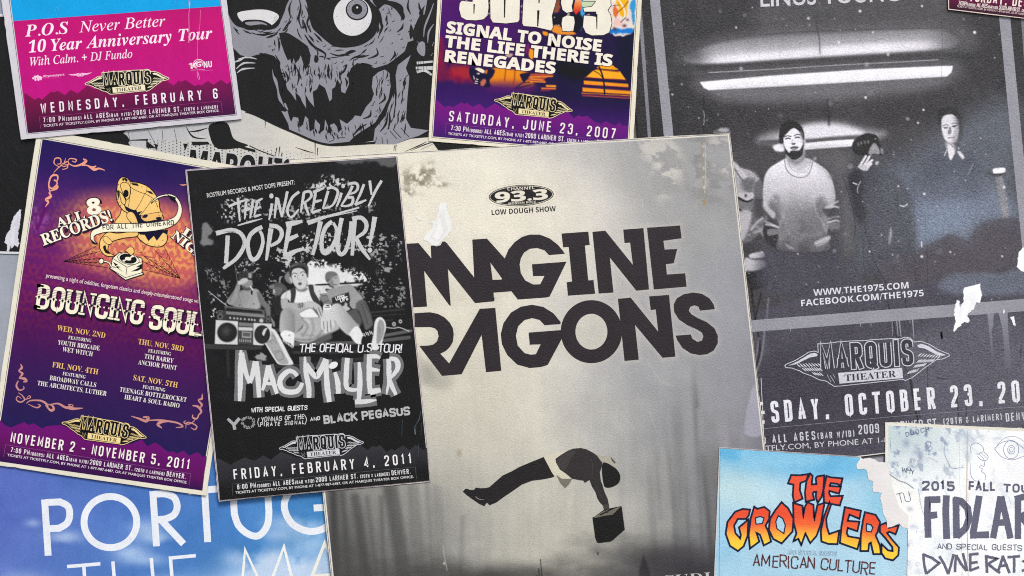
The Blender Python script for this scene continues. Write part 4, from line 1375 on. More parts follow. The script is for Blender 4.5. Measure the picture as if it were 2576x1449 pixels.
# red and orange wall
pic.fill(zS("120,470 220,560 230,820 520,830 560,1010 300,980 110,930"), (150, 26, 62), f=9, a=.92, rag=6, rs=14, tex=lambda x, y: .35 + .9 * fbm(x, y, 12, 30, seed=3))
pic.fill(zS("300,800 520,820 545,960 400,940 310,900"), (190, 60, 50), f=8, a=.6, rag=5, rs=9)
pic.fill(zS("800,830 1060,850 1250,900 1260,1050 1060,1060 770,1030"), (226, 138, 40), f=4, rag=3, rs=12)
pic.fill(zS("770,960 1250,970 1250,1060 770,1045"), (196, 92, 48), f=9, a=.5)
pic.fill(zS("760,1010 1260,1030 1260,1120 760,1120"), (84, 40, 98), f=12, a=.85)
for a in ["955,850 940,980", "1065,860 1060,960 1040,1040"]:
    pic.line(zS(a), 3, (130, 50, 40), f=2, a=.7)
pic.fill(zS("1250,900 1530,910 1420,960 1425,1000 1250,990 1190,980"), (190, 84, 60), f=2, rag=2, rs=6, a=.9)
for a in ["1190,940 1520,930", "1260,960 1400,975", "1180,990 1430,1000"]:
    pic.line(zS(a), 2.4, (236, 150, 50), f=1, a=.9)
pic.fill(zS("1130,900 1250,890 1220,960 1170,1000 1140,950"), (40, 30, 60), f=2)
for a in ["1240,1000 1150,1010 1070,1080", "1260,1030 1180,1050 1100,1075"]:
    pic.line(zS(a), 2.6, (44, 30, 64), f=1)
for a, w, c in [("1450,1045 1550,1048", 5, (236, 150, 56)), ("1390,1075 1550,1078", 4, (226, 110, 60)), ("1380,1100 1480,1102", 3, (130, 50, 80))]:
    pic.line(zS(a), w, c, f=1.2, sm=False)
# striped sun
sunp = zS("2230,795 2280,830 2390,950 2470,1110 2460,1200 1870,1170 1900,1010 1960,900 2080,815")
def stripe(x, y):
    v = (y - x * .075) * .5
    q_ = (v * .115) % 1.0
    return np.ones_like(x)
pic.fill(zS("2230,795 2270,820 2300,850 2060,830 2110,800"), (240, 158, 40), f=1)
pic.fill(zS("1920,940 2010,860 2060,845 2330,870 2400,970 2150,955"), (242, 168, 46), f=1, sm=False)
for y0, y1, xl, xr in [(990, 1040, 1895, 2430), (1075, 1125, 1880, 2462)]:
    pic.fill(zS(f"{xl},{y0-10} {xr},{y0+32} {xr},{y1+22} {xl},{y1-12}"), (238, 148, 44), f=1.4, sm=False)
for y0, xl, xr, c in [(943, 1905, 2400, (150, 30, 70)), (1030, 1900, 2425, (120, 30, 80)), (1132, 1870, 2462, (230, 130, 50)), (1150, 1870, 2462, (120, 32, 90)), (1162, 1880, 2462, (190, 90, 70)), (845, 2040, 2310, (150, 60, 40)), (1060, 1895, 2440, (84, 40, 96))]:
    pic.line(zS(f"{xl},{y0} {xr},{y0+32}"), 1.8, c, f=1.2, sm=False)
pic.line(zS("2080,820 2120,920 2140,1040 2145,1140"), 4, (36, 26, 44), f=1)
pic.line(zS("2010,860 2080,900 2130,960"), 2, (70, 36, 40), f=1)
# dark figure with a pale crest
pic.fill(zS("520,830 560,820 700,830 820,850 800,930 760,980 770,1050 700,1060 600,1020 540,960 515,890"), (40, 26, 62), f=2)
pic.fill(zS("585,835 640,828 700,860 690,890 650,880 600,850"), (236, 222, 196), f=1.2)
pic.fill(zS("600,895 640,890 630,905"), (230, 214, 196), f=1)
for a in ["570,930 575,960", "600,960 620,965", "590,985 615,992", "585,1010 610,1015"]:
    pic.line(zS(a), 2, (230, 216, 200), f=.8)
pic.fill(zS("640,1000 700,960 720,1000 680,1050"), (226, 130, 90), f=3, a=.8, rag=3, rs=4)
pic.fill(zS("710,860 735,850 730,890 710,900"), (220, 110, 40), f=1.4)
# painted panel behind the lettering
for a, c in [("2215,-60 2520,-60 2500,380 2210,400", (226, 214, 206)), ("2250,-60 2420,-60 2400,190 2330,180 2290,60", (240, 180, 40)), ("2300,40 2380,60 2400,200 2340,170", (244, 170, 30)), ("2450,60 2520,-20 2500,300 2470,200", (60, 150, 205)),
             ("2215,370 2490,350 2480,410 2200,410", (40, 120, 200)), ("2260,60 2300,120 2290,230 2250,200", (220, 110, 60)), ("2290,240 2360,280 2340,330 2260,300", (230, 190, 180)), ("2240,-60 2290,-20 2270,40 2225,30", (236, 226, 210))]:
    pic.fill(zS(a), c, f=2.4, rag=4, rs=9)
for a, w, c in [("2290,-20 2350,60 2390,160 2380,240", 4, (235, 228, 210)), ("2300,160 2380,90 2430,20", 1.8, (60, 36, 50)), ("2230,80 2330,70", 1.4, (70, 50, 60)), ("2340,280 2400,220", 2, (50, 40, 60))]:
    pic.line(zS(a), w, c, f=.8)
for a, rx, c in [("2265,357", 5, (70, 44, 56)), ("2385,320", 5, (90, 40, 60)), ("2420,250", 4, (120, 60, 90)), ("2310,105", 3, (240, 225, 190))]:
    pic.blob(zS(a)[0], rx, rx * .8, c, .9)
pic.fill(zS("1860,20 1910,-20 1900,180 1870,360 1850,360"), (70, 160, 205), f=2, rag=3, rs=5)
pic.fill(zS("1880,20 2040,30 2010,95 1890,100"), (190, 205, 170), f=1.5)
pic.fill(zS("1500,200 1860,190 1850,380 1640,390 1510,330"), (34, 26, 46), f=3)
for k in range(40):
    r2 = np.random.RandomState(k)
    cx, cy = [(755, 120), (1150, 170), (1540, 110), (1560, 330), (1700, 180), (1950, 190), (450, 12), (600, 20)][k % 8]
    pic.blob(zS([(cx + r2.normal(0, 22), cy + r2.normal(0, 50 if k % 8 < 4 else 8))])[0], 1.6, 1.6, (226, 216, 210), .9)
pic.fill(zS("1530,320 1610,330 1800,410 1700,430 1520,400"), (226, 140, 56), f=2, rag=2, rs=6)
pic.fill(zS("1400,390 1460,400 1455,440 1410,430"), (232, 140, 40), f=1.5)
pic.fill(zS("1500,60 1600,20 1600,130 1530,160"), (160, 90, 60), f=2.5, rag=4, rs=5, a=.8)
pic.fill(zS("1240,600 1290,620 1280,720 1235,690"), (232, 150, 40), f=2)
pic.fill(zS("1200,560 1240,540 1235,640 1195,660"), (110, 30, 100), f=2)
pic.fill(zS("960,650 1040,660 1010,700 960,690"), (220, 190, 170), f=2, a=.8)
pic.done()
p = t.part('mountain_print', 'violet mountain strip')
mt = cat(t10("1815,1005 1900,1085 1940,1068 1985,1086 2070,1035 2100,1052 2122,1040 2180,1082 2250,1050 2310,1102 2405,1045 2480,1090"), t20("420,1190 560,1130 620,1195 672,1165 700,1182 756,1172 850,1245 870,1236 890,1256 940,1224 1030,1272 1078,1238 1110,1275 1166,1265"))
p.shade(cat(mt, P_([inset(inn, 2.6)[2], inset(inn, 2.6)[3]])), lambda P: ramp(P[:, 1] - .07 * (P[:, 0] - 1090), [255, 300, 350], [(122, 40, 128), (104, 40, 122), (66, 42, 104)]), 12)
p = t.part('title_lettering', 'huge cream block letters with black outline')
BC, BO = (233, 226, 210), (32, 24, 40)
shapes = ["395,120 402,50 425,22 555,34 575,-100 738,-100 748,100 735,195 690,240 600,255 480,250 420,215",
          "768,-100 1128,-100 1118,250 1100,275 960,292 800,280 772,230", "1178,-100 1165,60 1155,290 1170,322 1320,335 1500,378 1522,340 1510,200 1562,20 1572,-100",
          "1640,-100 1620,40 1640,130 1690,165 1760,148 1748,90 1795,-100", "1640,222 1700,195 1775,212 1785,280 1768,378 1720,388 1640,382 1628,300",
          "1888,-100 2215,-100 2218,80 2180,135 2215,190 2230,290 2200,400 2130,432 1990,436 1920,405 1885,330 1898,198 1990,205 2045,215 2045,150 1985,150 1898,150 1890,105 1990,92 2035,40 2040,20 1888,20"]
for s_ in shapes:
    p.stroke(zS(s_), 3.6, BO, closed=True)
for s_ in shapes:
    p.poly(zS(s_), BC)
z = t.z()
for a, w in [("945,-100 940,222", 5.2), ("1358,-100 1356,50", 5.6), ("1348,135 1340,330", 6), ("575,60 572,178", 4), ("2050,180 2052,360", 4)]:
    p.stroke(zS(a), w, BO, z=z, taper=(1, 1, .5))
p.shade(zS("1795,-100 1870,-100 1860,130 1800,188 1768,140 1790,20"), lambda P: ramp(P[:, 1], [-10, 15, 35], [(232, 200, 190), (226, 120, 60), (196, 50, 50)]), 5)
p = t.part('support_lettering', 'bold cream sans serif names')
for s_, a, b in [("SIGNAL TO NOISE", (240, 402), (2097, 630)), ("THE LIFE THERE IS", (228, 572), (2225, 806)), ("RENEGADES", (212, 748), (1540, 897))]:
    p.text(s_, zS([a])[0], zS([b])[0], 28.0, (46, 26, 60), font='b', off=.03, extra=.03)
    p.text(s_, zS([a])[0], zS([b])[0], 28.0, (237, 229, 214), font='b', off=.03)
theatre_logo(t, zS("820,1216")[0], zS("1756,1342")[0], (234, 216, 168), (30, 20, 36))
p = t.part('date_lettering')
p.pen("SATURDAY, JUNE 23, 2007", *zF("1129,306 1546,351"), 26.5, 3.5, (240, 232, 226), asp=.45)
venue_lines(t, zF("1134,329")[0], zF("1546,370")[0], zF("1127.5,340")[0], zF("1548,382")[0], 12.6, 6.2, (234, 224, 228), "7:30 PM",
            boxpts=zF("1121,338 1122.5,312 1560,358"), boxc=(150, 100, 160))
# ================================================================== large dark band poster, right
t = new('poster', 'large black and white poster of young men under a bright tube light, right side', 'poster',
        [(1540, -300), (2640, -400), (2772, 1072), (1692, 1212)], 3, M_foil)
t.sheet((34, 33, 36))
Q = t.quad
pic = Picture(t, inset(Q, 3), 1.75, base=(50, 48, 51))
X, Y = pic.X, pic.Y
n1 = fbm(X, Y, 160, seed=11)
pic.C += ((n1 - .5) * 26)[:, None]
def gray(v):
    return (v, v * .985, v * 1.015)
# murky room
pic.fill(zF("1700,-60 2520,-90 2560,330 1740,420"), gray(66), f=50, a=.6, rag=25, rs=60)
pic.fill(zF("1920,-10 2360,-40 2380,110 1960,130"), gray(88), f=40, a=.75)
pic.fill(zF("1740,380 2560,330 2600,760 1860,800"), gray(80), f=40, a=.75, rag=20, rs=60)
pic.blob((2180, 230), 260, 60, gray(84), .5)
pic.blob((1820, 240), 90, 40, gray(64), .5)
# lit ceiling beam: dusk above, burning out towards the lamp
pic.fill(t30("-900,560 -500,380 0,330 700,300 1600,270 2000,330 2050,440 1800,520 800,575 0,625 -500,660 -850,640"), gray(112), f=30, a=.8)
pic.grad(t30("-820,560 -500,440 0,370 700,335 1600,300 1850,360 1900,440 1700,500 800,556 0,612 -500,648 -800,630"), t30("350,330")[0], t30("365,580")[0], gray(118), gray(246), f=7, mid=gray(176), a=.92)
pic.fill(t30("-560,590 -300,560 300,510 900,455 1600,430 1680,470 900,540 0,602 -450,636"), gray(240), f=9, a=.8)
pic.blob(t30("-780,560")[0], 45, 34, gray(70), .8)
pic.blob(t30("1880,420")[0], 60, 44, gray(84), .75)
for k in range(26):
    r3 = np.random.RandomState(k + 60)
    pic.blob(t30([(r3.uniform(-600, 1500), r3.uniform(380, 470))])[0], r3.uniform(.8, 2), r3.uniform(.6, 1.2), gray(96), .5)
pic.grad(t30("-1000,690 -300,640 600,590 1700,540 2050,560 2000,620 1300,640 0,700 -900,760"), t30("0,600")[0], t30("0,720")[0], gray(62), gray(70), f=7)
pic.line(t30("-600,735 0,704 700,660 1290,630 1700,606"), 2.2, gray(190), f=1)
pic.line(t30("0,350 500,320 1100,300 1700,290"), 2, gray(60), f=1.6, a=.6)
pic.line(t30("480,170 490,300 510,400 515,540"), 3, gray(60), f=2.5, a=.6)
# tube lamp and its glow
pic.fill(t30("-700,800 0,700 900,640 1800,620 1850,800 1000,900 0,990 -600,960"), gray(118), f=30, a=.75)
pic.fill(t30("-690,830 0,768 1000,700 1770,668 1850,668 1838,730 1790,775 1000,822 0,880 -600,912 -650,890"), gray(250), f=2.2, sm=False)
pic.fill(t30("-500,920 0,900 1000,850 1700,800 1600,900 600,1010 -300,1020"), gray(126), f=24, a=.6)
# second lamp behind the men
pic.fill(zB("560,380 700,330 1000,250 1350,230 1600,300 1800,330 1500,400 1000,420 620,400"), gray(215), f=20, a=.85)
pic.fill(zB("1000,250 1300,230 1600,310 1450,370 1000,380"), gray(240), f=10, a=.8)
pic.fill(zB("560,400 760,390 1000,388 1270,360 1560,345 1540,385 1270,405 1000,420 760,430 600,425"), gray(84), f=4, a=.9)
pic.fill(zB("690,450 760,430 800,425 800,500 740,508 700,490"), gray(238), f=3)
pic.fill(zB("1000,425 1270,400 1500,385 1490,455 1270,472 1000,492"), gray(248), f=2, sm=False)
pic.line(zB("1235,0 1245,120 1250,240"), 5, gray(44), f=4, a=.7)
# man in denim jacket, partly behind the grey poster
DN = gray(150)
pic.fill(zB("100,300 200,270 255,300 250,330 100,330"), gray(110), f=3)
pic.fill(zB("230,620 300,610 360,660 480,700 560,780 585,860 580,960 600,1080 660,1260 560,1330 400,1450 300,1450"), gray(104), f=3)
pic.fill(zB("230,620 310,615 360,665 480,705 550,780 500,850 480,1100 400,1330 340,1380 250,1000"), gray(168), f=4)
pic.fill(zB("290,620 345,660 440,775 395,800 330,700"), gray(190), f=2)
pic.line(zB("300,680 390,800 440,775"), 1.6, gray(60), f=1)
pic.line(zB("360,665 470,700 545,770"), 1.4, gray(70), f=1)
pic.fill(zB("370,800 500,780 480,920 400,900"), gray(88), f=8, a=.75)
pic.fill(zB("330,930 480,925 485,985 420,1010 340,980"), gray(190), f=2.5)
pic.fill(zB("335,985 420,1010 485,990 480,1100 410,1110 345,1080"), gray(116), f=3)
pic.fill(zB("340,960 420,1000 480,985 480,1000 420,1020 345,990"), gray(44), f=2)
pic.fill(zB("350,1080 410,1115 480,1095 475,1115 410,1130 350,1100"), gray(52), f=2)
pic.blob(zB("415,952")[0], 3, 4, gray(30), .9)
pic.fill(zB("350,1130 470,1110 440,1300 370,1400"), gray(180), f=5, a=.9)
pic.fill(zB("500,980 600,1000 610,1120 560,1180 500,1130"), gray(66), f=8, a=.8)
for a, v in [("470,1290 530,1220 580,1180", 190), ("500,1320 560,1300 600,1260", 170), ("480,1260 540,1270 590,1350", 150), ("560,1220 610,1200 650,1240", 120)]:
    pic.line(zB(a), 6, gray(v), f=3, a=.8)
pic.fill(t21("2325,1000 2500,1010 2540,1100 2440,1130 2340,1110"), gray(70), f=5)
pic.fill(t21("2390,1110 2520,1085 2525,1140 2400,1150"), gray(205), f=3)
pic.fill(t21("2340,1150 2420,1165 2535,1180 2530,1250 2420,1280 2345,1290"), gray(190), f=3)
pic.fill(t21("2345,1290 2440,1285 2540,1255 2580,1420 2400,1460"), gray(46), f=5)
# bearded man in the pale sweatshirt
dk = gray(66)
pic.fill(zB("620,1200 740,1250 760,1450 640,1450 590,1320"), gray(58), f=4)
pic.fill(zB("1230,1160 1340,1170 1355,1330 1350,1450 1240,1450"), gray(72), f=4)
body = "800,585 720,630 650,680 605,760 588,880 590,1000 640,1090 740,1210 745,1350 760,1500 1240,1500 1225,1350 1250,1250 1240,1150 1310,1010 1310,900 1270,760 1220,690 1140,630 1060,585 980,570 860,570"
pic.grad(zB(body), zB("950,640")[0], zB("950,1400")[0], gray(238), gray(100), f=2.4, mid=gray(176))
pic.fill(zB("690,850 800,900 1050,890 1180,850 1160,1000 1100,1060 980,1000 840,1030 760,1080 700,980"), gray(206), f=26, a=.65)
pic.fill(zB("780,1000 1080,1000 1150,1150 1160,1400 850,1420 770,1200"), gray(116), f=34, a=.55)
pic.fill(zB("690,960 740,960 760,1150 740,1200 640,1090"), gray(92), f=10, a=.65)
pic.fill(zB("1120,1000 1180,960 1230,1040 1240,1130 1170,1200 1220,1350 1150,1300 1080,1100"), gray(98), f=10, a=.6)
pic.line(zB("1100,1000 1120,1120 1180,1210 1225,1320"), 4, gray(176), f=3.4, a=.5)
pic.line(zB("810,1060 790,1180 745,1290 765,1400"), 4, gray(166), f=3.6, a=.45)
pic.fill(zB("600,1000 660,1080 710,1130 690,1180 610,1100 585,1050"), gray(196), f=4, a=.85)
for a, v in [("1215,1075 1280,1040 1340,1010", 205), ("1230,1080 1300,1060 1345,1070", 225), ("1250,1180 1310,1160 1345,1160", 190), ("1250,1220 1320,1200 1348,1210", 220), ("610,1210 660,1230 720,1260", 170), ("620,1240 680,1250 740,1270", 200)]:
    pic.line(zB(a), 5, gray(v), f=2.5, a=.85)
pic.fill(zB("1200,1080 1340,1090 1345,1150 1250,1170 1200,1120"), gray(74), f=4, a=.8)
pic.fill(zB("1240,1230 1345,1225 1355,1285 1250,1285"), gray(118), f=2.5)
pic.fill(zB("640,1290 735,1290 740,1335 640,1350"), gray(120), f=2.5)
pic.line(zB("1120,1430 1180,1400 1250,1370"), 8, gray(205), f=4, a=.8)
idx, al = pic.mask(zB(body), f=3)
pic.C[idx] += (al * (fbm(X[idx], Y[idx], 16, 26, seed=77, oct=4) - .5) * 46 * sstep(470, 540, Y[idx]))[:, None]
for a_, v_ in [("700,1000 760,1120 800,1180", 150), ("880,1080 960,1120 1060,1100", 134), ("840,1220 960,1260 1080,1230", 128), ("980,1330 1080,1350 1180,1330", 140), ("860,1340 940,1380 1000,1370", 128), ("640,830 660,930 720,1010", 200), ("1230,760 1260,860 1270,960", 205)]:
    pic.line(zB(a_), 5, gray(v_), f=5, a=.45)
pic.fill(zB("850,500 1000,480 1010,580 1080,600 1000,690 920,700 840,640 820,590"), gray(196), f=5)
pic.fill(zB("850,560 940,600 1000,540 1000,580 930,640 850,600"), gray(110), f=8, a=.8)
pic.line(zB("805,595 820,680 870,740 950,770 1030,750 1070,680 1085,610"), 2, gray(120), f=1.4)
pic.line(zB("835,600 880,690 960,720 1040,690 1060,610"), 1.6, gray(150), f=1.6, a=.7)
pic.fill(zB("800,360 880,270 960,280 1000,360 1010,440 990,520 960,560 900,585 850,550 810,490 795,430"), gray(238), f=2)
pic.fill(zB("760,415 790,420 800,480 770,460"), gray(205), f=1.5)
pic.fill(zB("990,390 1015,395 1010,450 995,460"), gray(190), f=1.5)
pic.fill(zB("755,420 750,330 770,250 830,195 900,200 960,240 995,300 1003,385 985,380 960,320 910,275 870,285 820,335 795,365 790,425"), gray(40), f=1.6)
pic.fill(zB("793,425 810,470 850,520 870,500 950,495 985,440 995,400 995,480 985,540 940,580 890,590 840,555 812,510"), gray(48), f=2)
pic.fill(zB("860,470 900,455 945,465 920,485 875,485"), gray(60), f=1.2)
pic.fill(zB("870,476 940,472 915,495 890,497"), gray(150), f=1.2)
for a in ["803,362 835,350 868,358", "905,348 935,336 966,342"]:
    pic.line(zB(a), 2.4, gray(48), f=1)
for a in ["815,382 840,374 862,382", "912,370 935,364 955,368"]:
    pic.line(zB(a), 3, gray(56), f=1.2)
pic.line(zB("885,390 878,430 905,440"), 1.6, gray(120), f=1.4, a=.8)
pic.fill(zB("876,425 915,422 905,440 880,440"), gray(90), f=1.4)
pic.fill(zB("960,300 990,330 985,420 965,380"), gray(150), f=4, a=.6)
pic.fill(zB("1010,500 1300,480 1480,520 1450,700 1440,900 1500,1100 1520,1300 1500,1500 1360,1500 1350,1000 1290,760 1100,590"), gray(104), f=22, a=.7)
# wide bluish shine painted into the ink colours, glossier and brighter towards the right
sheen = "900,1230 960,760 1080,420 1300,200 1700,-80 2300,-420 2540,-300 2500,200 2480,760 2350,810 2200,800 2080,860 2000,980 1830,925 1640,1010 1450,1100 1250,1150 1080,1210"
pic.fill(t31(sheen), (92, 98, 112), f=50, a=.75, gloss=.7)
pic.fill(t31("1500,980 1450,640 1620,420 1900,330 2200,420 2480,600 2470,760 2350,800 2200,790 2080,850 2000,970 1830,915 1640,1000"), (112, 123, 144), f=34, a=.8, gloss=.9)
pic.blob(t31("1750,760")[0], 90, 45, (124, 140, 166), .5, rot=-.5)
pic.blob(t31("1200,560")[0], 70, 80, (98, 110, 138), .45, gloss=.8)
# far post with lamp
pic.fill(t31("2280,330 2350,320 2415,720 2400,770 2350,770"), gray(142), f=5, a=.8, sm=False)
pic.fill(t31("2200,290 2370,300 2290,330"), gray(44), f=5, a=.7)
pic.fill(t31("2255,255 2290,245 2365,242 2378,262 2365,288 2270,300 2252,280"), gray(250), f=1.6)
# man covering his face
pic.fill(t31("800,330 850,290 930,265 1010,270 1140,260 1300,330 1400,470 1450,700 1480,1000 1300,1300 1000,1300 960,1000 900,800 860,700 830,540"), (70, 71, 80), f=12, a=.75)
pic.fill(t31("800,330 850,280 920,270 960,400 940,560 990,700 930,800 870,700 830,520"), (48, 48, 54), f=6, a=.65)
pic.fill(zB("1480,450 1510,390 1580,340 1650,325 1730,350 1760,430 1790,480 1790,520 1740,560 1690,470 1660,540 1600,550 1530,540 1490,500"), gray(44), f=2.4)
for x, y in [(1545, 435), (1575, 425), (1610, 415), (1645, 410)]:
    pic.blob(zB([(x, y)])[0], 2.6, 4.6, gray(150), .75)
pic.fill(zB("1690,430 1720,430 1760,500 1750,540 1700,560 1650,530 1655,490"), gray(150), f=2.5)
pic.fill(zB("1680,530 1750,540 1745,590 1700,590"), gray(80), f=2.5)
pic.fill(zB("1770,470 1795,490 1790,530 1770,520"), gray(140), f=2)
pic.fill(zB("1715,610 1750,610 1740,640 1720,640"), gray(190), f=2)
for a in ["1555,660 1600,590 1620,555", "1580,675 1625,615 1655,560", "1605,685 1645,630 1685,595", "1625,690 1655,650 1675,630"]:
    pic.line(zB(a), 5.6, gray(228), f=1.4)
pic.fill(zB("1540,660 1600,640 1650,680 1600,700"), gray(196), f=2.5)
pic.line(t31("850,395 885,408"), 3, gray(205), f=1)
pic.line(t31("925,375 895,440 895,500"), 1.8, gray(190), f=1)
# the fourth face, high on the right
pic.fill(t31("1560,140 1740,60 1860,130 2020,110 2120,260 2160,520 1960,560 1600,560 1500,400"), (70, 74, 90), f=26, a=.6)
pic.fill(t30("1700,1200 1720,1120 1790,1085 1870,1095 1930,1160 1945,1300 1920,1420 1880,1449 1900,1300 1870,1180 1800,1160 1755,1190 1735,1280"), gray(48), f=8, a=.7)
pic.fill(t30("1740,1200 1770,1165 1840,1155 1880,1190 1890,1260 1905,1300 1890,1400 1850,1440 1810,1445 1765,1400 1740,1320 1735,1250"), gray(222), f=2.4)
pic.fill(t30("1850,1180 1900,1200 1910,1320 1890,1430 1850,1440 1860,1340 1880,1270"), gray(150), f=5, a=.75)
pic.line(t30("1748,1268 1775,1260 1806,1262"), 1.8, gray(92), f=1.2)
pic.line(t30("1836,1250 1862,1242 1890,1246"), 1.8, gray(84), f=1.2)
pic.fill(t30("1755,1285 1800,1280 1790,1298 1765,1298"), gray(104), f=1.4)
pic.fill(t30("1840,1272 1885,1262 1875,1284 1850,1284"), gray(74), f=1.2)
pic.fill(t30("1812,1290 1830,1285 1835,1340 1815,1355 1800,1345"), gray(100), f=2, a=.8)
pic.line(t30("1804,1394 1832,1386 1862,1388"), 2.0, gray(100), f=1.2)
pic.fill(t31("1770,-10 1850,-5 1880,60 1850,110 1800,70"), gray(170), f=3, a=.8)
pic.fill(t31("1800,5 1870,70 1830,165 1805,110"), gray(222), f=2)
pic.fill(t31("1895,85 1925,80 1965,130 1945,155"), gray(215), f=2)
pic.line(t31("1790,60 1765,120"), 2.4, gray(200), f=1)
pic.line(t31("2055,205 2000,310"), 1.6, gray(160), f=1)
pic.line(t31("1320,620 1360,630 1395,605"), 2.6, gray(215), f=1)
pic.fill(t31("1220,850 1240,880 1225,980 1205,1000"), gray(190), f=4, a=.7)
pic.fill(t31("1250,1200 1300,1110 1320,1180"), gray(165), f=3, a=.6)
pic.fill(t31("480,1030 600,940 610,970 560,1010"), gray(190), f=4, a=.7)
pic.fill(t31("170,1010 240,1040 260,1060 200,1050"), gray(180), f=4, a=.7)
# lower dark foot of the photograph
pic.fill(t31("-60,1050 100,1080 600,1080 700,900 720,1100 900,1280 900,1500 -60,1500"), (80, 79, 90), f=24, a=.8)
pic.fill(zF("1870,790 2600,730 2650,1150 1910,1200"), (82, 80, 90), f=12)
pic.fill(t31("1080,1200 1250,1140 1450,1085 1640,995 1830,910 2000,965 2080,845 2200,785 2480,745 2560,1000 2576,1250 2330,1260 2200,1330 1760,1330 1700,1400 1500,1420 1200,1449"), (88, 84, 91), f=6, a=.8, rag=3.4, rs=7, gloss=.05)  # brownish tone cuts the painted shine off at a hard lower edge
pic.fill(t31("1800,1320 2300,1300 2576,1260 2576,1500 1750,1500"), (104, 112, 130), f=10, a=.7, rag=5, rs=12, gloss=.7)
pic.fill(zF("1905,905 2200,870 2300,930 2240,1080 1930,1130"), (64, 62, 70), f=30, a=.5)
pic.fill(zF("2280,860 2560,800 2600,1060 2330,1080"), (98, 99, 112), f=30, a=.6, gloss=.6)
pic.fill(zF("2080,800 2280,780 2260,860 2080,900"), (78, 76, 86), f=20, a=.5)
pic.C += np.random.RandomState(3).normal(0, 1, len(X))[:, None] * (7.0 + 8.0 * pic.gl)[:, None]
# dust in the photograph, out of focus drops
R = np.random.RandomState(5)
for k in range(150):
    x, y = R.uniform(1690, 2560), R.uniform(0, 790)
    s_ = R.uniform(.8, 2.0)
    pic.blob((x, y), s_, s_, gray(225), R.uniform(.4, .95))
for a, s_, v, al_ in [("400,190", 4, 225, .8), ("918,118", 4, 235, .9), ("1540,68", 3, 230, .9), ("2068,332", 4, 240, .95), ("705,432", 4, 235, .7), ("985,655", 6, 180, .6), ("1020,935", 8, 130, .5), ("620,1045", 7, 120, .6), ("680,995", 6, 110, .6), ("1395,1200", 5, 190, .6), ("1555,1110", 3, 240, .9), ("975,985", 3.5, 235, .9), ("1960,200", 4, 130, .7), ("1942,322", 5, 110, .7), ("145,195", 5, 120, .6), ("70,190", 6, 100, .6), ("410,260", 4, 150, .6), ("1500,1240", 3, 235, .9), ("120,1165", 7, 110, .5), ("1050,330", 2.5, 230, .8), ("1200,553", 4, 240, .7)]:
    pic.blob(t30(a)[0], s_, s_, gray(v), al_, p=4)
for a, s_, v, al_ in [("820,228", 7, 150, .6), ("625,330", 8, 130, .4), ("1563,505", 3.4, 240, .95), ("1303,428", 2.5, 235, .9), ("1538,1133", 3.6, 228, .95), ("2365,437", 4, 225, .9), ("768,905", 5, 140, .6), ("660,1075", 5, 150, .6), ("1015,1083", 2.6, 225, .9), ("1825,1088", 2.6, 220, .9), ("2345,1130", 3, 220, .8), ("1720,1080", 9, 120, .5), ("465,150", 5, 170, .7)]:
    pic.blob(t31(a)[0], s_, s_, gray(v), al_, p=4)
for a, s_, v in [("2300,695", 5, 190), ("1705,852", 3, 190), ("2250,282", 3.5, 225), ("1610,955", 3, 225), ("2090,120", 5, 110), ("2335,158", 5, 120), ("1345,630", 4, 110), ("1580,910", 2.5, 180), ("2440,1005", 6, 100), ("2395,432", 4, 150)]:
    pic.blob(t20(a)[0], s_, s_, gray(v), .7, p=4)
pic.line(t31("1535,985 1537,1035"), 2.4, gray(220), f=.8)
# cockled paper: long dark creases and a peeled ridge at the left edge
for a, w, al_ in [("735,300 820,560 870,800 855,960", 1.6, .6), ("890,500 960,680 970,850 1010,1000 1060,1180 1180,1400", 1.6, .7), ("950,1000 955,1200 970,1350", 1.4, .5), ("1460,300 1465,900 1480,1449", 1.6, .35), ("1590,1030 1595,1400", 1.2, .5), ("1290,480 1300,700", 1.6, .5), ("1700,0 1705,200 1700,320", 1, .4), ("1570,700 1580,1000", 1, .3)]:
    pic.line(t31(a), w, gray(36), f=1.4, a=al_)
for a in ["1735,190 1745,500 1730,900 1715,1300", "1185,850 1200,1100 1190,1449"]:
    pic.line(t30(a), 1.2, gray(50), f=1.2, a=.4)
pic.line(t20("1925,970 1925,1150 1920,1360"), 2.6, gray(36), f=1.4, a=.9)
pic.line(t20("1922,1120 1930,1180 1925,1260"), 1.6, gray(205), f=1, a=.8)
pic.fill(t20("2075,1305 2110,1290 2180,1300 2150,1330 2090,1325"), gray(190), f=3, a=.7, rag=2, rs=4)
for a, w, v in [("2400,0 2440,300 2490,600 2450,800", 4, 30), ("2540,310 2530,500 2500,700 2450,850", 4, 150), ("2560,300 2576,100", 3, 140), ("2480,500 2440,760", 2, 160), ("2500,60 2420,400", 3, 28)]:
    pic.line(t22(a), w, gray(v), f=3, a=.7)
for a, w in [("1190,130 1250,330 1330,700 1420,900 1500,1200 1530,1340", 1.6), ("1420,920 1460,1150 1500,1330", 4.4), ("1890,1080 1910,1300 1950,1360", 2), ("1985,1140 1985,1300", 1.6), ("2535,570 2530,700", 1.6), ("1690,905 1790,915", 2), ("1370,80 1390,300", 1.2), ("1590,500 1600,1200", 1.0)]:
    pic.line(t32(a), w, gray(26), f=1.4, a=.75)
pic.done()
FR = (150, 149, 157)
p = t.part('frame_band', 'thick grey frame line of the poster')
z = t.z()
p.poly(zF("1620,-140 1645,-140 1693,341 1710,520 1872,830 1890,833 1889,804 1780,560 1669,341 1634,0"), FR, z=z)
p.poly(t32("-420,345 0,310 2576,108 2800,90 2800,214 2576,232 0,428 -420,462"), FR, z=z + DZ * .3)
p.poly(zF("2503,-60 2528,-60 2569,362 2610,740 2581,744 2542,362 2510,38"), FR, z=z + DZ * .6)
z = t.z()
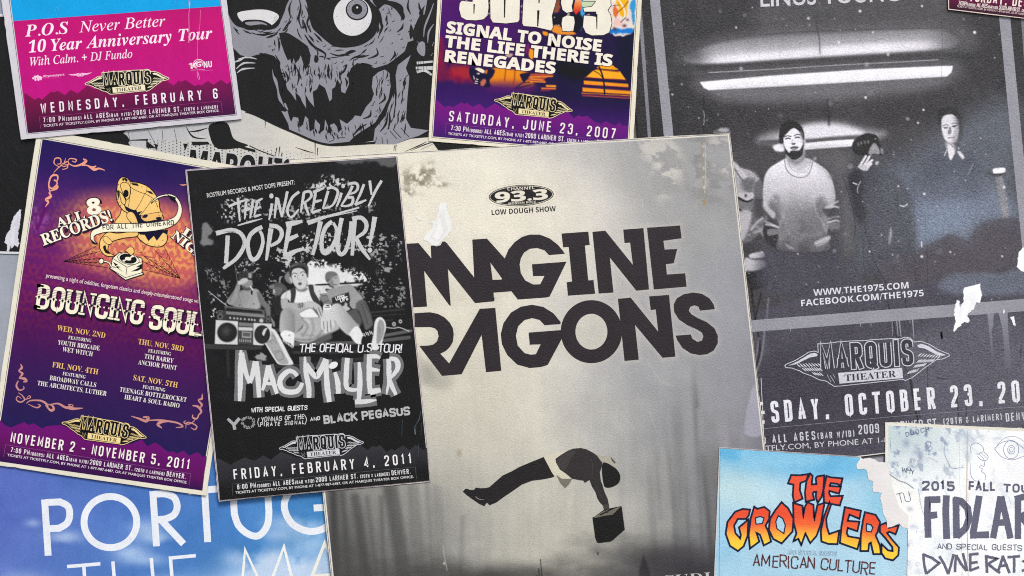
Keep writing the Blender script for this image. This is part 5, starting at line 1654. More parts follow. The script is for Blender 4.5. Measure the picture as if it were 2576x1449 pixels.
for a, w in [("1240,330 1245,480", 1.6), ("1285,320 1300,480", 2.6), ("1310,320 1330,490", 3.4), ("1445,310 1460,500", 3), ("220,415 222,440", 2.2), ("920,350 925,388", 2.4), ("1025,340 1030,385", 2), ("1418,310 1420,350", 2)]:
    p.stroke(t32(a), w, FR, taper=(1, .6), z=z)
p.shade(t32("2195,255 2260,248 2255,380 2240,430 2250,600 2265,800 2240,720 2220,480"), lambda P: ramp(P[:, 1], [780, 930], [(140, 140, 150), (92, 92, 102)]), 20, z=z)
p.shade(t32("2310,250 2400,238 2405,420 2440,810 2420,825 2375,760 2350,420"), lambda P: ramp(P[:, 1], [780, 930], [(144, 144, 154), (100, 100, 110)]), 20, z=z)
p = t.part('frame_line', 'thin grey outer frame line')
p.poly(zF("1590,-140 1599,-140 1616,55 1637,345 1629,345 1607,55"), (128, 127, 134))
p = t.part('frame_line')
p.poly(zF("2565,40 2572,40 2600,420 2592,420"), (120, 119, 126))
p = t.part('name_lettering')
p.text("LINUS YOUNG", *zF("1911,18 2262,3"), 40, (206, 203, 208), font='r', off=.014)
p = t.part('address_lettering')
p.text("WWW.THE1975.COM", *zF("2046,744 2285,725"), 16.0, (222, 222, 228), font='b', off=-.004)
p.text("FACEBOOK.COM/THE1975", *zF("2013,770.5 2322,744.5"), 16.0, (222, 222, 228), font='b', off=-.004)
theatre_logo(t, t32("162,783")[0], t32("1816,674")[0], (206, 205, 214), (60, 58, 66), bg=(66, 65, 74), outline_only=True)
p = t.part('date_lettering')
p.pen("ESDAY,", *zF("1908,1066 2086,1051"), 55, 8.2, (226, 225, 230), asp=.36)
p.pen("OCTOBER 23, 201", *zF("2126,1046 2594,1008"), 55, 8.2, (226, 225, 230), asp=.36)
p = t.part('box_line')
p.stroke(zF("1860,1083 2260,1046 2600,1020"), .9, (150, 148, 158))
p = t.part('information_lettering')
for s_, a, b, h, w in [("(DOORS)", (1862, 1120), (1926, 1115), 17, 2.4), ("ALL AGES", (1942, 1114), (2050, 1105), 22, 3.2), ("(BAR W/ID)", (2055, 1104), (2148, 1097), 16, 2.3), ("2009", (2158, 1092), (2210, 1088), 24, 3.4),
                       ("LARIMER ST.", (2240, 1085), (2362, 1075), 24, 3.2), ("(20TH & LARIMER)", (2371, 1068), (2518, 1055), 16, 2.4), ("DENVER.", (2528, 1060), (2612, 1052), 21, 3.0)]:
    p.pen(s_, P_(a), P_(b), h, w, (204, 203, 209), asp=.42)
p = t.part('ticket_lettering')
p.text("TICKETS AT TICKETFLY.COM, BY PHONE AT 1-877-987-6487, OR AT MARQUIS THEATER BOX OFFICE.", *zF("1730,1148 2790,1072"), 13.6, (205, 204, 208), font='r')
p = t.part('edge_line', 'white lower edge of the poster')
p.stroke(zF("1913,950 1924,1185"), 1.6, (205, 204, 206))
p.stroke(zF("1700,1203 2230,1138"), 2.2, (222, 220, 214))
p = t.part('torn_patch', 'ragged white torn scrap', mat=M_torn)
TW = (244, 244, 247)
p.poly(t31("2510,1080 2560,1040 2640,1030 2700,1200 2600,1290 2530,1280 2490,1240 2500,1150"), TW, rag=2.2, seed=4)
torn(t, cat(t31("1960,1449 2060,1420 2120,1405 2128,1449"), t32("2125,0 2140,70 2120,150 2080,140 2060,210 2000,260 1990,290 2020,320 2005,350 1960,340 1930,330 1935,380 1900,390 1870,440 1855,430 1880,330 1860,270 1870,200 1890,120 1915,130 1920,200 1960,140 1955,30")), TW, 1.5, 6, 'ragged white torn scrap')
p = t.part('torn_patch', 'small white torn scrap', mat=M_torn)
p.poly(t32("2425,290 2465,285 2470,330 2480,380 2455,370 2440,320"), TW, rag=1, seed=7)
p = t.part('torn_patch', 'tiny white torn scrap', mat=M_torn)
p.poly(t32("2350,240 2362,212 2375,240 2360,260"), (225, 225, 232), rag=.8, seed=8)
p = t.part('torn_patch', 'dark hole with a white rim', mat=M_torn)
p.poly(t32("1725,440 1745,445 1750,500 1738,520 1728,490"), (40, 36, 40), rag=.6)

# ================================================================== big misty poster in the middle
t = new('poster', 'large cream and grey misty forest poster with heavy dark block title, centre', 'poster',
        [(729, 401), (1834, 336), (1978, 1620), (861, 1700)], 6, M_grain)
t.sheet((218, 213, 202))
Q = t.quad
p = t.part('border_line'); p.stroke(inset(Q, 2.2), 1.1, (52, 46, 50), closed=True)
pic = Picture(t, inset(Q, 6.2, 6.2, 6.2, 6.2), 2.0, base=(188, 184, 172))
X, Y = pic.X, pic.Y
ux, vy = pic.u, (Y - 360) / 1100
wx = ux + (fbm(X, Y, 260, seed=31) - .5) * .25
C0 = ramp(wx, [0, .25, .5, .68, .85, 1], [(212, 203, 180), (224, 216, 196), (214, 208, 192), (176, 174, 170), (152, 151, 151), (148, 147, 150)])
C1 = ramp(wx, [0, .12, .3, .5, .62, .8, 1], [(104, 103, 101), (120, 119, 115), (156, 154, 145), (192, 188, 172), (180, 177, 166), (136, 135, 134), (98, 96, 103)])
tt = sstep(.34, .92, vy)[:, None]
pic.C = (C0 * (1 - tt) + C1 * tt) * np.array([1.02, 1.025, 1.045])
pic.blob((1330, 560), 260, 190, (232, 225, 207), .75)
pic.blob((1180, 1000), 180, 220, (200, 196, 178), .6)
pic.blob((1420, 1330), 260, 130, (176, 173, 160), .5)
pic.blob((1130, 430), 200, 60, (226, 220, 204), .6)
pic.fill(zF("1560,330 1840,320 1870,600 1700,640 1600,540"), (160, 159, 158), f=60, a=.7)
# foliage haze at the top right and left
nz = fbm(X, Y, 28, 22, seed=41, oct=5)
idx, al = pic.mask(zF("1640,345 1830,345 1840,470 1780,520 1730,480 1700,420"), f=30)
pic._mix(idx, al * sstep(.42, .62, nz[idx]) * .7, (134, 133, 133))
idx, al = pic.mask(zF("1600,350 1700,350 1720,440 1660,500 1640,430"), f=26)
pic._mix(idx, al * sstep(.42, .6, nz[idx]) * .55, (226, 221, 208))
pic._mix(idx, al * sstep(.52, .4, nz[idx]) * .35, (150, 148, 144))
idx, al = pic.mask(zF("1780,350 1835,350 1840,440 1800,430"), f=16)
pic._mix(idx, al * sstep(.5, .66, nz[idx]) * .7, (206, 202, 196))
for cx, cy, rx, ry in [(1040, 448, 40, 20), (1070, 438, 26, 18), (1108, 466, 22, 6), (1085, 424, 10, 16), (1025, 484, 26, 10), (1055, 462, 34, 10)]:
    idx = pic._box(cx - 90, cy - 60, cx + 90, cy + 60)
    d = ((X[idx] - cx) / rx) ** 2 + ((Y[idx] - cy) / ry) ** 2
    pic._mix(idx, np.exp(-d) * sstep(.40, .62, fbm(X[idx], Y[idx], 14, seed=44)) * .95, (140, 132, 116))
# trunks
def trunk(a, w, v, al_, f=9):
    q_ = zF(a)
    pic.line(q_, w, (v, v, v * .99), f=f, a=min(al_ * 1.45, .9), fade=(q_[0][1] - 10, q_[0][1] + 190) if q_[0][0] > 1500 else None)
for a, w, v, al_ in [("862,1240 880,1449", 14, 80, .5), ("895,1250 925,1449", 22, 78, .5), ("925,1250 950,1449", 10, 88, .4), ("975,1230 1010,1449", 20, 86, .5), ("990,1230 1025,1449", 24, 84, .45), ("840,1240 846,1449", 20, 70, .6), ("1075,1200 1090,1449", 12, 112, .35), ("1165,1300 1160,1449", 10, 120, .35), ("960,1250 968,1449", 8, 84, .4),
                     ("1738,880 1750,1100 1770,1449", 9, 104, .4), ("1745,900 1752,1020", 7, 94, .5), ("1640,1050 1660,1300", 8, 120, .35), ("1668,1020 1690,1240 1700,1400", 9, 112, .4), ("1756,1060 1776,1260 1790,1420", 12, 88, .55), ("1640,1050 1655,1160", 10, 128, .3), ("1720,1100 1735,1449", 8, 104, .35), ("1800,1050 1840,1449", 14, 84, .4), ("1590,930 1600,1200", 16, 150, .25), ("1700,940 1712,1449", 26, 116, .3), ("1780,1000 1800,1449", 34, 100, .32), ("1630,1100 1648,1449", 20, 120, .28), ("1560,1080 1566,1400", 18, 140, .22), ("1835,1000 1880,1449", 30, 96, .3), ("1100,1230 1112,1449", 26, 118, .25), ("1040,1230 1060,1449", 30, 104, .3)]:
    trunk(a, w, v, al_)
pic.C += ((fbm(X, Y, 9, 120, seed=51) - .5) * 12 * sstep(.5, .9, vy))[:, None]
# ground
g_ = sstep(.90, 1.05, vy + (fbm(X, Y, 120, 60, seed=61) - .5) * .14 + .06 * np.abs(ux - .45))
pic._mix(np.arange(len(X)), g_ * .85, (70, 69, 68))
pic.blob((1660, 1420), 130, 55, (66, 64, 68), .7)
pic.blob((1750, 1440), 120, 60, (58, 56, 60), .7)
pic.blob((1250, 1449), 120, 26, (64, 63, 62), .6)
pic.blob((870, 1400), 60, 90, (84, 83, 82), .4)
pic.fill(t23("1270,1449 1310,1250 1330,1250 1390,1449"), (52, 51, 52), f=5, a=.7)
for a in ["285,1270 300,1449", "268,1360 272,1449", "860,1200 860,1225", "248,1430 250,1460"]:
    pic.line(t23(a), 2.6, (56, 55, 52), f=1)
pic.fill(t23("1940,0 2330,-60 2320,140 2070,150"), (150, 148, 156), f=10, a=.35)
# pale halo round the title
Msh = "15,203 110,198 212,320 205,215 330,190 555,480 540,170 660,162 800,320 830,250 900,170 1000,130 1080,130 1160,160 1230,215 1280,285 1295,347 1160,628 905,650 855,585 716,665 563,680 368,702 178,708 65,714"
INEs = ["1255,122 1470,106 1482,213 1443,218 1470,497 1512,494 1525,605 1307,620 1296,512 1340,506 1313,230 1268,233",
        "1503,108 1607,99 1827,372 1805,195 1760,198 1750,90 1912,78 1957,570 1855,580 1643,315 1672,595 1553,603",
        "1940,75 2205,57 2218,160 2072,180 2082,250 2183,245 2155,360 2092,368 2100,450 2247,440 2258,548 1995,570"]
Rs = "75,760 200,752 265,765 320,795 360,835 385,880 392,930 385,990 362,1030 330,1062 285,1085 355,1162 600,725 725,717 773,1222 650,1233 615,935 455,1250 298,1263 115,1022 190,1019 230,1010 258,985 270,945 262,905 240,882 205,872 80,873"
G2 = "768,930 790,840 850,755 930,708 1020,692 1110,710 1190,760 1250,832 1245,848 1120,857 1080,815 1020,800 960,815 908,865 890,940 905,1020 960,1080 1010,1092 1050,1088 1088,1010 1000,1013 992,915 1255,895 1258,965 1145,1175 1090,1192 1000,1200 900,1172 820,1095 778,1010"
N2 = "1707,645 1810,635 2030,907 2010,730 1970,735 1957,625 2117,613 2168,1108 2065,1118 1845,855 1875,1133 1760,1143"
S2 = "2485,728 2365,740 2352,708 2320,697 2287,710 2276,740 2296,768 2340,795 2420,832 2480,880 2508,940 2508,1000 2475,1060 2420,1090 2360,1096 2290,1082 2225,1040 2182,975 2170,940 2290,930 2305,965 2345,990 2380,980 2392,945 2380,915 2335,888 2260,855 2195,810 2158,750 2154,690 2180,640 2235,608 2310,594 2380,604 2440,640 2475,690"
for s_ in INEs + [N2, S2, G2, Rs, Msh]:
    pic.fill(zI(s_), (206, 201, 186), f=17, a=.62, sm=False)
pic.fill(ellipse(zI("1495,908")[0], 250 * .3125, 256 * .3125, n=30), (206, 201, 186), f=15, a=.6, sm=False)
pic.fill(zI("115,1100 250,1270 180,1320 110,1250"), (140, 138, 128), f=14, a=.4)
pic.fill(zF("1080,905 1140,950 1120,980 1060,960"), (150, 148, 138), f=16, a=.45)
# soft glare painted in as pale lavender, and dry cockling, at the right edge
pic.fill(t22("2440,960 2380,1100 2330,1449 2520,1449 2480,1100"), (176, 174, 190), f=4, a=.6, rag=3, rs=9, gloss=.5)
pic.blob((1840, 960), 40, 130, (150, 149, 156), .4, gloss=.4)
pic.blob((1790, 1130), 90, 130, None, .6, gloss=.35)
for a in ["1350,720 1500,940 1620,980", "1100,1260 1230,1420", "930,960 900,1449", "780,950 800,1449", "1380,1240 1450,1449"]:
    pic.line(t22(a), 2, (196, 194, 184), f=2, a=.35)
for a in ["1300,560 1310,640", "1640,150 1660,260"]:
    pic.line(t21(a), 1.2, (205, 202, 196), f=1, a=.5)
for cx, cy in [(1770, 430), (1772, 470)]:
    pass
pic.line(t21("1905,-20 1912,150 1918,350 1915,520"), 6, (150, 140, 124), f=2, a=.75)
pic.line(t21("1935,0 1938,300 1930,500"), 1.6, (215, 210, 196), f=.8, a=.7)
pic.fill(t21("1910,570 1935,560 1942,600 1930,625 1915,610"), (158, 138, 104), f=1.5)
for a, b in [("1915,30", 4), ("1918,120", 5), ("1920,250", 4), ("1918,340", 3), ("1922,440", 4)]:
    pic.blob(t21(a)[0], 2, b, (220, 216, 206), .8)
pic.blob(t13("2045,205")[0], 6, 9, (140, 118, 92), .4)
pic.line(t13("1885,1130 1900,1250 1928,1380"), 2, (196, 194, 188), f=1.2, a=.6)
pic.blob(t13("1897,1310")[0], 2.4, 3, (225, 222, 214), .9)
pic.done()
p = t.part('title_lettering', 'heavy charcoal block title')
TC = (55, 51, 54)
z = t.z()
p.poly(zI("-60,209 15,203 110,198 212,320 207,225 222,212 250,224 285,216 300,188 318,184 335,196 565,485 720,640 716,665 563,680 345,408 368,702 355,696 155,422 178,708 65,714 -20,720"), TC, z=z)
p.poly(zI("540,170 658,162 800,320 905,440 910,652 855,585 711,596 716,665 600,676 556,482"), TC, holes=[zI("686,356 780,485 770,491 703,493")], z=z + DZ * .3)
p.poly(zI("800,322 830,250 880,190 940,148 1000,130 1080,130 1160,160 1230,215 1268,262 1283,285 1155,295 1120,257 1060,238 1000,245 955,275 930,320 920,370 930,440 965,498 1030,530 1085,528 1118,462 1027,463 1018,368 1296,347 1160,628 1130,635 905,651 850,580 812,480"), TC, z=z + DZ * .6)
for s_ in INEs:
    p.poly(zI(s_), TC, z=z)
p.poly(zI(Rs), TC, z=z)
p.poly(zI(G2), TC, z=z)
p.poly(ellipse(zI("1495,908")[0], 246 * .3125, 253 * .3125, n=60), TC, holes=[ellipse(zI("1495,908")[0], 128 * .3125, 143 * .3125, n=48)], z=z + DZ * .3)
p.poly(zI(N2), TC, z=z)
p.poly(zI(S2), TC, z=z)
p = t.part('station_logo', 'dark oval radio station logo')
ang = math.atan2(489 - 497, 162)
ce = np.array([1311.2, 493.0])
p.poly(ellipse(ce, 88, 31, ang, n=60), (226, 219, 202))
p.stroke(ellipse(ce, 88, 31, ang, n=60), .8, (190, 184, 168), closed=True)
p.poly(ellipse(ce, 81.5, 26.5, ang, n=60), (44, 40, 44))
p.stroke(ellipse(ce, 78.5, 24, ang, n=60), 1.3, (214, 208, 192), closed=True)
LC = (226, 219, 203)
p.text("CHANNEL", *zF("1276,480.5 1345,476.8"), 7.2, LC, font='b', off=-.01)
p.text("93.3", *zF("1248,510.5 1377,501.5"), 25, LC, font='b', off=.02)
p.text("MODERN ROCK", *zF("1279,516 1348,511"), 5.4, LC, font='b', off=-.01)
p = t.part('slogan_lettering')
p.text("LOW DOUGH SHOW", *zF("1236.5,542 1397.5,532"), 13, (46, 42, 46), font='b')
p = t.part('printed_figure', 'floating man in a dark jacket holding a case')
DK = (50, 48, 49)
p.poly(cat(t23("318,243 425,440 395,452 300,470 200,482 100,520 0,590"), t13("2480,655 2420,700 2350,728 2330,705 2320,705 2300,738 2240,710 2120,625 2082,590 2110,562 2130,562 2160,575 2195,572 2215,550 2260,556 2310,555 2350,545 2480,430 2576,385"), t23("70,345 200,290")), DK)
p.poly(t23("318,243 420,208 540,182 562,190 520,300 560,420 605,462 570,520 530,558 480,500 400,400"), (206, 200, 180))
p.poly(t23("440,420 500,462 606,462 570,520 530,558 480,500"), (120, 117, 108))
p.poly(t23("435,262 500,215 560,180 610,160 690,153 745,166 820,205 870,245 905,290 900,340 880,400 890,480 905,520 930,600 958,660 972,730 915,735 880,700 855,660 838,600 800,540 778,478 760,482 740,500 725,500 715,482 600,462 545,415 480,370 440,300"), (60, 57, 58))
p.poly(spline(t23("845,212 900,230 985,238 1012,265 1040,298 1030,330 1045,345 1020,365 960,345 905,300")), (172, 167, 152))
p.poly(t23("985,238 1008,262 1040,298 1028,312 1000,282"), (96, 92, 86))
p.poly(spline(t23("912,300 960,308 1010,338 1050,368 1084,430 1072,500 1005,545 940,550 918,520 905,440 900,360")), (36, 34, 36))
p.poly(t23("560,182 620,168 640,200 590,260 560,330 520,380 470,350 440,290 500,225"), (70, 67, 67))
p.stroke(spline(t23("790,250 810,340 800,440"), False), 2, (74, 71, 70), taper=(.3, 1, .3))
p.stroke(spline(t23("600,190 570,260 600,330"), False), 1.6, (70, 68, 68), taper=(.3, 1, .3))
p.stroke(spline(t23("830,500 870,600 930,690"), False), 1.6, (76, 73, 72), taper=(.3, 1, .3))
p.stroke(spline(t13("2212,640 2230,658 2260,668 2300,672"), False), 1.8, (150, 148, 142), taper=(1, .8, .3))
p.poly(spline(t23("915,725 965,722 975,760 965,800 935,805 920,770")), (74, 71, 68))
c_ = t.part('printed_case', 'dark hand held case', parent=p)
c_.poly(t23("805,850 830,838 925,768 1090,736 1100,742 1130,972 1000,1085 985,1092 865,1106 850,1098 832,1050"), (40, 38, 39))
c_.poly(t23("818,848 928,778 1085,744 1005,822 930,832 840,852"), (112, 108, 99))
c_.stroke(spline(t23("880,825 930,800 990,770 1030,752"), False), 3.4, (44, 41, 41))
c_.stroke(spline(t23("935,770 945,800 965,790"), False), 3.6, (66, 62, 60))
p = t.part('support_lettering')
p.text("CUDI", *zF("1664,1470 1786,1461"), 25, (196, 194, 192), font='s', off=-.008)
torn(t, t11("1855,595 1920,595 1925,670 1945,740 1968,790 1975,850 1935,920 1890,955 1880,985 1855,985 1840,1022 1780,1025 1745,990 1690,965 1710,910 1770,860 1785,810 1750,795 1815,770 1840,680"), (232, 231, 228), 1.3, 3, 'white torn strip above the title')
p = t.part('torn_patch', 'tiny white chip', mat=M_torn)
p.poly(t11("1608,740 1660,728 1672,775 1635,768"), (226, 222, 214), rag=.8)
p = t.part('torn_patch', 'tiny white chip', mat=M_torn)
p.poly(t11("1632,572 1655,575 1658,620 1642,640"), (228, 222, 208), rag=.8)
# ================================================================== black poster with three young men and a boombox
t = new('poster', 'black and white poster of young men seated with a boombox, under white brush lettering', 'poster',
        [(471, 428), (1001.5, 393.5), (1085, 1208.5), (554.5, 1259)], 7, M_dark)
t.sheet((216, 205, 208))
Q = t.quad
p = t.part('border_line'); p.stroke(inset(Q, 1.4), 1.0, (60, 40, 52), closed=True)
pic = Picture(t, inset(Q, 3.4), 1.35, base=(36, 36, 38))
X, Y = pic.X, pic.Y
n = fbm(X, Y, 22, seed=71, oct=5)
pic.C += ((n - .5) * 22)[:, None]
# grey cloudy top edge
pic.fill(zT("1700,-10 2420,-20 2400,70 2280,90 2150,30 1950,40 1750,50"), G(112), f=5, a=.7, rag=6, rs=10)
# light through the leaves: patches broken by leaf clumps
lf = fbm(X, Y, 5.2, seed=73, oct=3)
lf2 = fbm(X, Y, 26, seed=74, oct=2)
def leaves(a, v, dens, f=10, src=zT, al_=1.0):
    idx, al = pic.mask(src(a), f)
    k = sstep(dens, dens + .06, lf[idx] * .68 + lf2[idx] * .32 + (al - 1) * .25)
    pic._mix(idx, al * k * al_, G(v))
leaves("400,430 620,430 830,520 780,640 600,780 400,760 250,700 300,560", 178, .53)
leaves("80,780 200,790 250,900 180,1020 90,1050 60,930", 130, .46, a=1) if False else pic.fill(zT("85,790 150,770 230,860 160,920 190,1000 90,1040 75,920"), G(128), f=4, rag=8, rs=12, a=.9)
leaves("1300,320 1600,240 1750,200 1850,330 1700,330 1500,360 1320,360", 214, .47)
leaves("1500,180 1800,190 1860,260 1700,300 1540,290", 190, .53)
leaves("850,560 1200,520 1900,520 2300,500 2100,640 1500,720 1000,760 800,700", 140, .56)
leaves("1250,900 1500,850 1900,860 2150,880 2350,1000 2250,1120 1900,1120 1500,1150 1250,1100", 190, .535)
leaves("950,1050 1250,1080 1500,1150 1450,1260 1200,1330 950,1280 850,1150", 190, .53)
leaves("2100,920 2450,920 2500,1200 2300,1400 2120,1380", 150, .56)
leaves("450,1180 700,1200 800,1330 600,1420 450,1350", 150, .56)
leaves("100,430 300,420 420,620 330,640 180,600 60,540", 150, .55, src=zM)
leaves("80,620 200,620 190,780 90,790", 200, .50, src=zM)
leaves("0,150 260,160 420,250 300,420 100,380", 120, .57, src=zM)
leaves("620,180 1050,120 1050,300 880,400 700,340", 140, .57, src=zM)
leaves("1880,300 2400,250 2450,620 2100,640 1900,470", 130, .585, src=zM)
leaves("680,440 960,380 1000,560 900,720 780,700", 130, .555, src=zM)
# open sky behind the heads
pic.fill(zM("1290,80 1500,60 1650,90 1700,160 1850,170 2010,190 2000,300 1850,320 1650,330 1280,345"), G(218), f=3, rag=14, rs=12)
pic.fill(zM("1300,100 1450,90 1560,140 1620,250 1500,330 1290,335"), G(226), f=6, rag=4)
pic.fill(zM("1420,350 1900,330 1880,360 1560,400 1480,440"), G(204), f=3, rag=3)
idx, al = pic.mask(zM("1240,20 2080,20 2060,330 1900,330 1760,190 1560,120 1400,130 1260,90"), f=8)
pic._mix(idx, al * sstep(.50, .56, lf[idx] * .8 + lf2[idx] * .2 + .02) * .95, G(34))
for a, w in [("2010,60 2000,200 2040,240 2000,300", 2.4), ("1960,60 1930,180 1900,260", 1), ("1900,60 1880,160 1820,240", .9), ("2060,120 1980,180 1930,280", 1), ("1830,70 1800,150 1760,200", .8), ("1780,50 1750,120", 1)]:
    pic.line(zM(a), w, G(42), f=.8)
pic.line(zM("1380,350 1560,340 1990,318"), 4.2, G(44), f=1)
pic.fill(zM("1500,395 1560,410 1620,480 1500,440"), G(70), f=2)
# bench planks
for a, w, v in [("-20,1085 400,1100 700,1095", 13, 62), ("-20,1130 700,1140", 4, 26), ("1100,1060 1900,1040 2500,980", 9, 88), ("2180,960 2520,900", 8, 92), ("2200,990 2520,935", 3, 40), ("1100,1110 2000,1090", 5, 40), ("1100,1160 1900,1150", 8, 60), ("860,900 960,890", 9, 64), ("740,1325 1200,1320 1700,1260 2100,1230", 10, 52), ("2050,680 2440,640", 5, 58), ("2060,720 2440,700", 4, 52), ("2100,780 2300,770", 4, 54), ("320,1130 330,1440", 9, 50)]:
    pic.line(zM(a), w, G(v), f=1.6)
# skateboard wheels, crumpled cloth
for a, r_ in [("2318,820", 5), ("2395,788", 4.6)]:
    pic.blob(zM(a)[0], r_, r_ * 1.15, G(205), .95, p=5); pic.blob(zM(a)[0], r_ * .5, r_ * .5, G(60), .9, p=4)
pic.line(zM("2230,860 2320,870 2380,860 2500,905"), 2.4, G(190), f=1.4)
pic.fill(zM("640,1215 700,1180 720,1160 780,1200 785,1240 760,1265 700,1250"), G(150), f=2.4, rag=3, rs=5)
# young man with the hand to his cap
SK = G(132)
pic.fill(zM("390,480 470,420 560,400 650,395 700,430 740,500 720,560 690,640 400,610 370,560"), G(128), f=3)
pic.grad(zM("400,470 480,430 660,400 700,460 680,640 400,610"), zM("400,500")[0], zM("700,560")[0], G(134), G(166), f=3)
pic.fill(zM("440,320 470,380 440,480 400,560 360,590 320,570 310,540 350,480 400,410"), G(150), f=2)
pic.line(zM("385,440 360,500 345,550"), 4, G(104), f=3, a=.7)
pic.fill(zM("670,430 720,470 760,540 820,590 835,660 830,760 790,760 770,640 700,560"), G(112), f=3)
pic.fill(zM("490,300 600,280 620,350 600,400 550,410 500,380"), G(140), f=2.5)
pic.fill(zM("500,360 560,385 600,370 600,405 550,420 505,390"), G(70), f=3, a=.8)
pic.fill(zM("440,320 450,300 500,270 560,260 570,290 540,320 500,340 460,350"), G(186), f=2)
pic.fill(zM("450,260 450,205 500,185 580,190 615,215 620,270 570,270 500,265 460,300"), G(66), f=2)
for a in ["455,215 610,215", "452,240 615,245", "490,190 490,265", "530,188 530,262"]:
    pic.line(zM(a), 2, G(40), f=1, a=.8)
pic.fill(zM("570,215 600,210 605,260 575,262"), G(150), f=1.5, rag=2, rs=4)
pic.fill(zM("560,270 620,275 640,290 570,288"), G(44), f=1.4)
pic.line(zM("590,365 620,408"), 2.6, G(220), f=.7, sm=False)
pic.fill(zM("600,420 620,420 618,465 602,462"), G(30), f=1)
pic.line(zM("405,110 430,260 450,430 480,560 500,620"), 1.3, G(120), f=.8)
pic.line(zM("470,450 500,580 540,620 585,560 600,470"), 1, G(170), f=.8, a=.7)
for a in ["465,592", "632,578"]:
    pic.blob(zM(a)[0], 2, 1.6, G(60), .8)
pic.line(zM("90,425 220,530 310,600 390,660"), 2.2, G(170), f=.8)
# man in profile behind
pic.fill(zM("815,370 870,335 950,320 1010,360 1040,420 1000,420 960,380 880,390 830,392"), G(84), f=2)
pic.fill(zM("815,365 870,345 880,385 840,395"), G(120), f=1.8)
pic.fill(zM("880,380 960,375 985,410 960,460 930,480 890,470 870,440 870,410"), G(104), f=2.5)
pic.fill(zM("860,405 885,400 890,440 870,445"), G(176), f=2, rag=2, rs=4)
pic.fill(zM("870,500 950,480 980,560 960,700 900,720 860,600"), G(48), f=4)
# man in the grey tee behind
pic.fill(zM("1500,430 1560,400 1640,370 1760,345 1820,360 1890,440 1940,510 1900,560 1800,600 1700,640 1580,580 1520,500"), G(150), f=2.5)
pic.fill(zM("1540,290 1580,370 1600,385 1660,370 1650,320 1660,280 1640,230 1560,250"), G(168), f=2)
pic.fill(zM("1490,240 1510,200 1560,185 1610,195 1640,225 1600,240 1550,265 1520,320 1495,290"), G(112), f=2)
pic.fill(zM("1510,300 1545,270 1600,240 1640,228 1610,250 1560,280 1540,330"), G(74), f=2, a=.6)
pic.fill(zM("1600,300 1650,310 1640,340 1600,330"), G(100), f=2, a=.7)
pic.fill(zM("1548,320 1575,270 1615,245 1648,252 1664,290 1668,330 1650,368 1605,388 1565,372"), G(170), f=1.6)
pic.fill(zM("1548,320 1575,280 1590,330 1600,385 1565,372"), G(118), f=2.4, a=.8)
pic.line(zM("1605,270 1625,262"), 1.6, G(50), f=1); pic.line(zM("1600,345 1630,350"), 1.6, G(70), f=1)
pic.fill(zM("1530,350 1570,365 1590,385 1545,370"), G(62), f=2)
pic.fill(zM("1570,505 1775,435 1805,600 1800,640 1720,670 1690,600 1575,575"), G(54), f=1.6, sm=False)
pic.fill(zM("1690,640 1740,560 1760,600 1790,640 1740,660"), G(190), f=1.6, rag=3, rs=4)
pic.fill(zM("1790,540 1840,490 1900,470 1945,520 1890,530 1870,620 1830,640 1790,600"), G(156), f=2)
pic.fill(zM("1870,560 1960,530 2010,620 2050,740 2060,830 1980,890 1940,780 1900,680 1860,640"), G(96), f=3)
pic.fill(zM("1740,700 1850,640 1930,760 1900,850 1820,800"), G(88), f=4)
for a in ["1930,580 1970,700 2000,820", "1960,560 2020,680", "1890,650 1930,740"]:
    pic.line(zM(a), 2.4, G(64), f=2, a=.7)
# seated man in front
pic.fill(zM("970,470 1020,430 1090,400 1150,390 1280,360 1380,355 1450,370 1510,440 1490,480 1430,500 1420,560 1300,560 1150,560 1080,560 1040,520 965,520"), G(212), f=2)
pic.fill(zM("1140,410 1200,430 1280,410 1330,480 1340,560 1130,570"), G(224), f=3)
pic.fill(zM("1170,640 1300,600 1420,690 1420,740 1200,735"), G(228), f=2)
pic.line(zM("1030,440 1010,500"), 2, G(140), f=2, a=.6); pic.line(zM("1420,420 1450,480"), 3, G(150), f=2, a=.6)
pic.fill(zM("1075,400 1130,385 1140,450 1115,560 1078,560 1080,470"), G(62), f=1.6)
pic.fill(zM("1290,352 1345,355 1360,430 1400,500 1440,570 1420,600 1360,560 1320,490 1300,420"), G(62), f=1.6)
pic.fill(zM("965,520 1040,515 1060,560 1240,560 1290,545 1380,570 1450,640 1450,740 1420,735 1380,660 1300,610 1170,690 1050,640 980,640 960,580"), G(172), f=2)
pic.fill(zM("1170,690 1290,620 1320,600 1390,680 1420,735 1380,690 1310,630"), G(70), f=2, a=.8)
for a in ["1160,590 1225,570", "1165,605 1230,590", "1170,620 1215,608", "1180,570 1195,630", "1215,565 1220,620"]:
    pic.line(zM(a), 2, G(92), f=1, a=.8)
pic.fill(zM("1420,500 1500,470 1540,530 1570,580 1480,600 1460,560"), G(124), f=2.5)
for a in ["1430,465 1500,455", "1440,480 1505,472", "1470,560 1530,540"]:
    pic.line(zM(a), 2.4, G(76), f=1.4, a=.8)
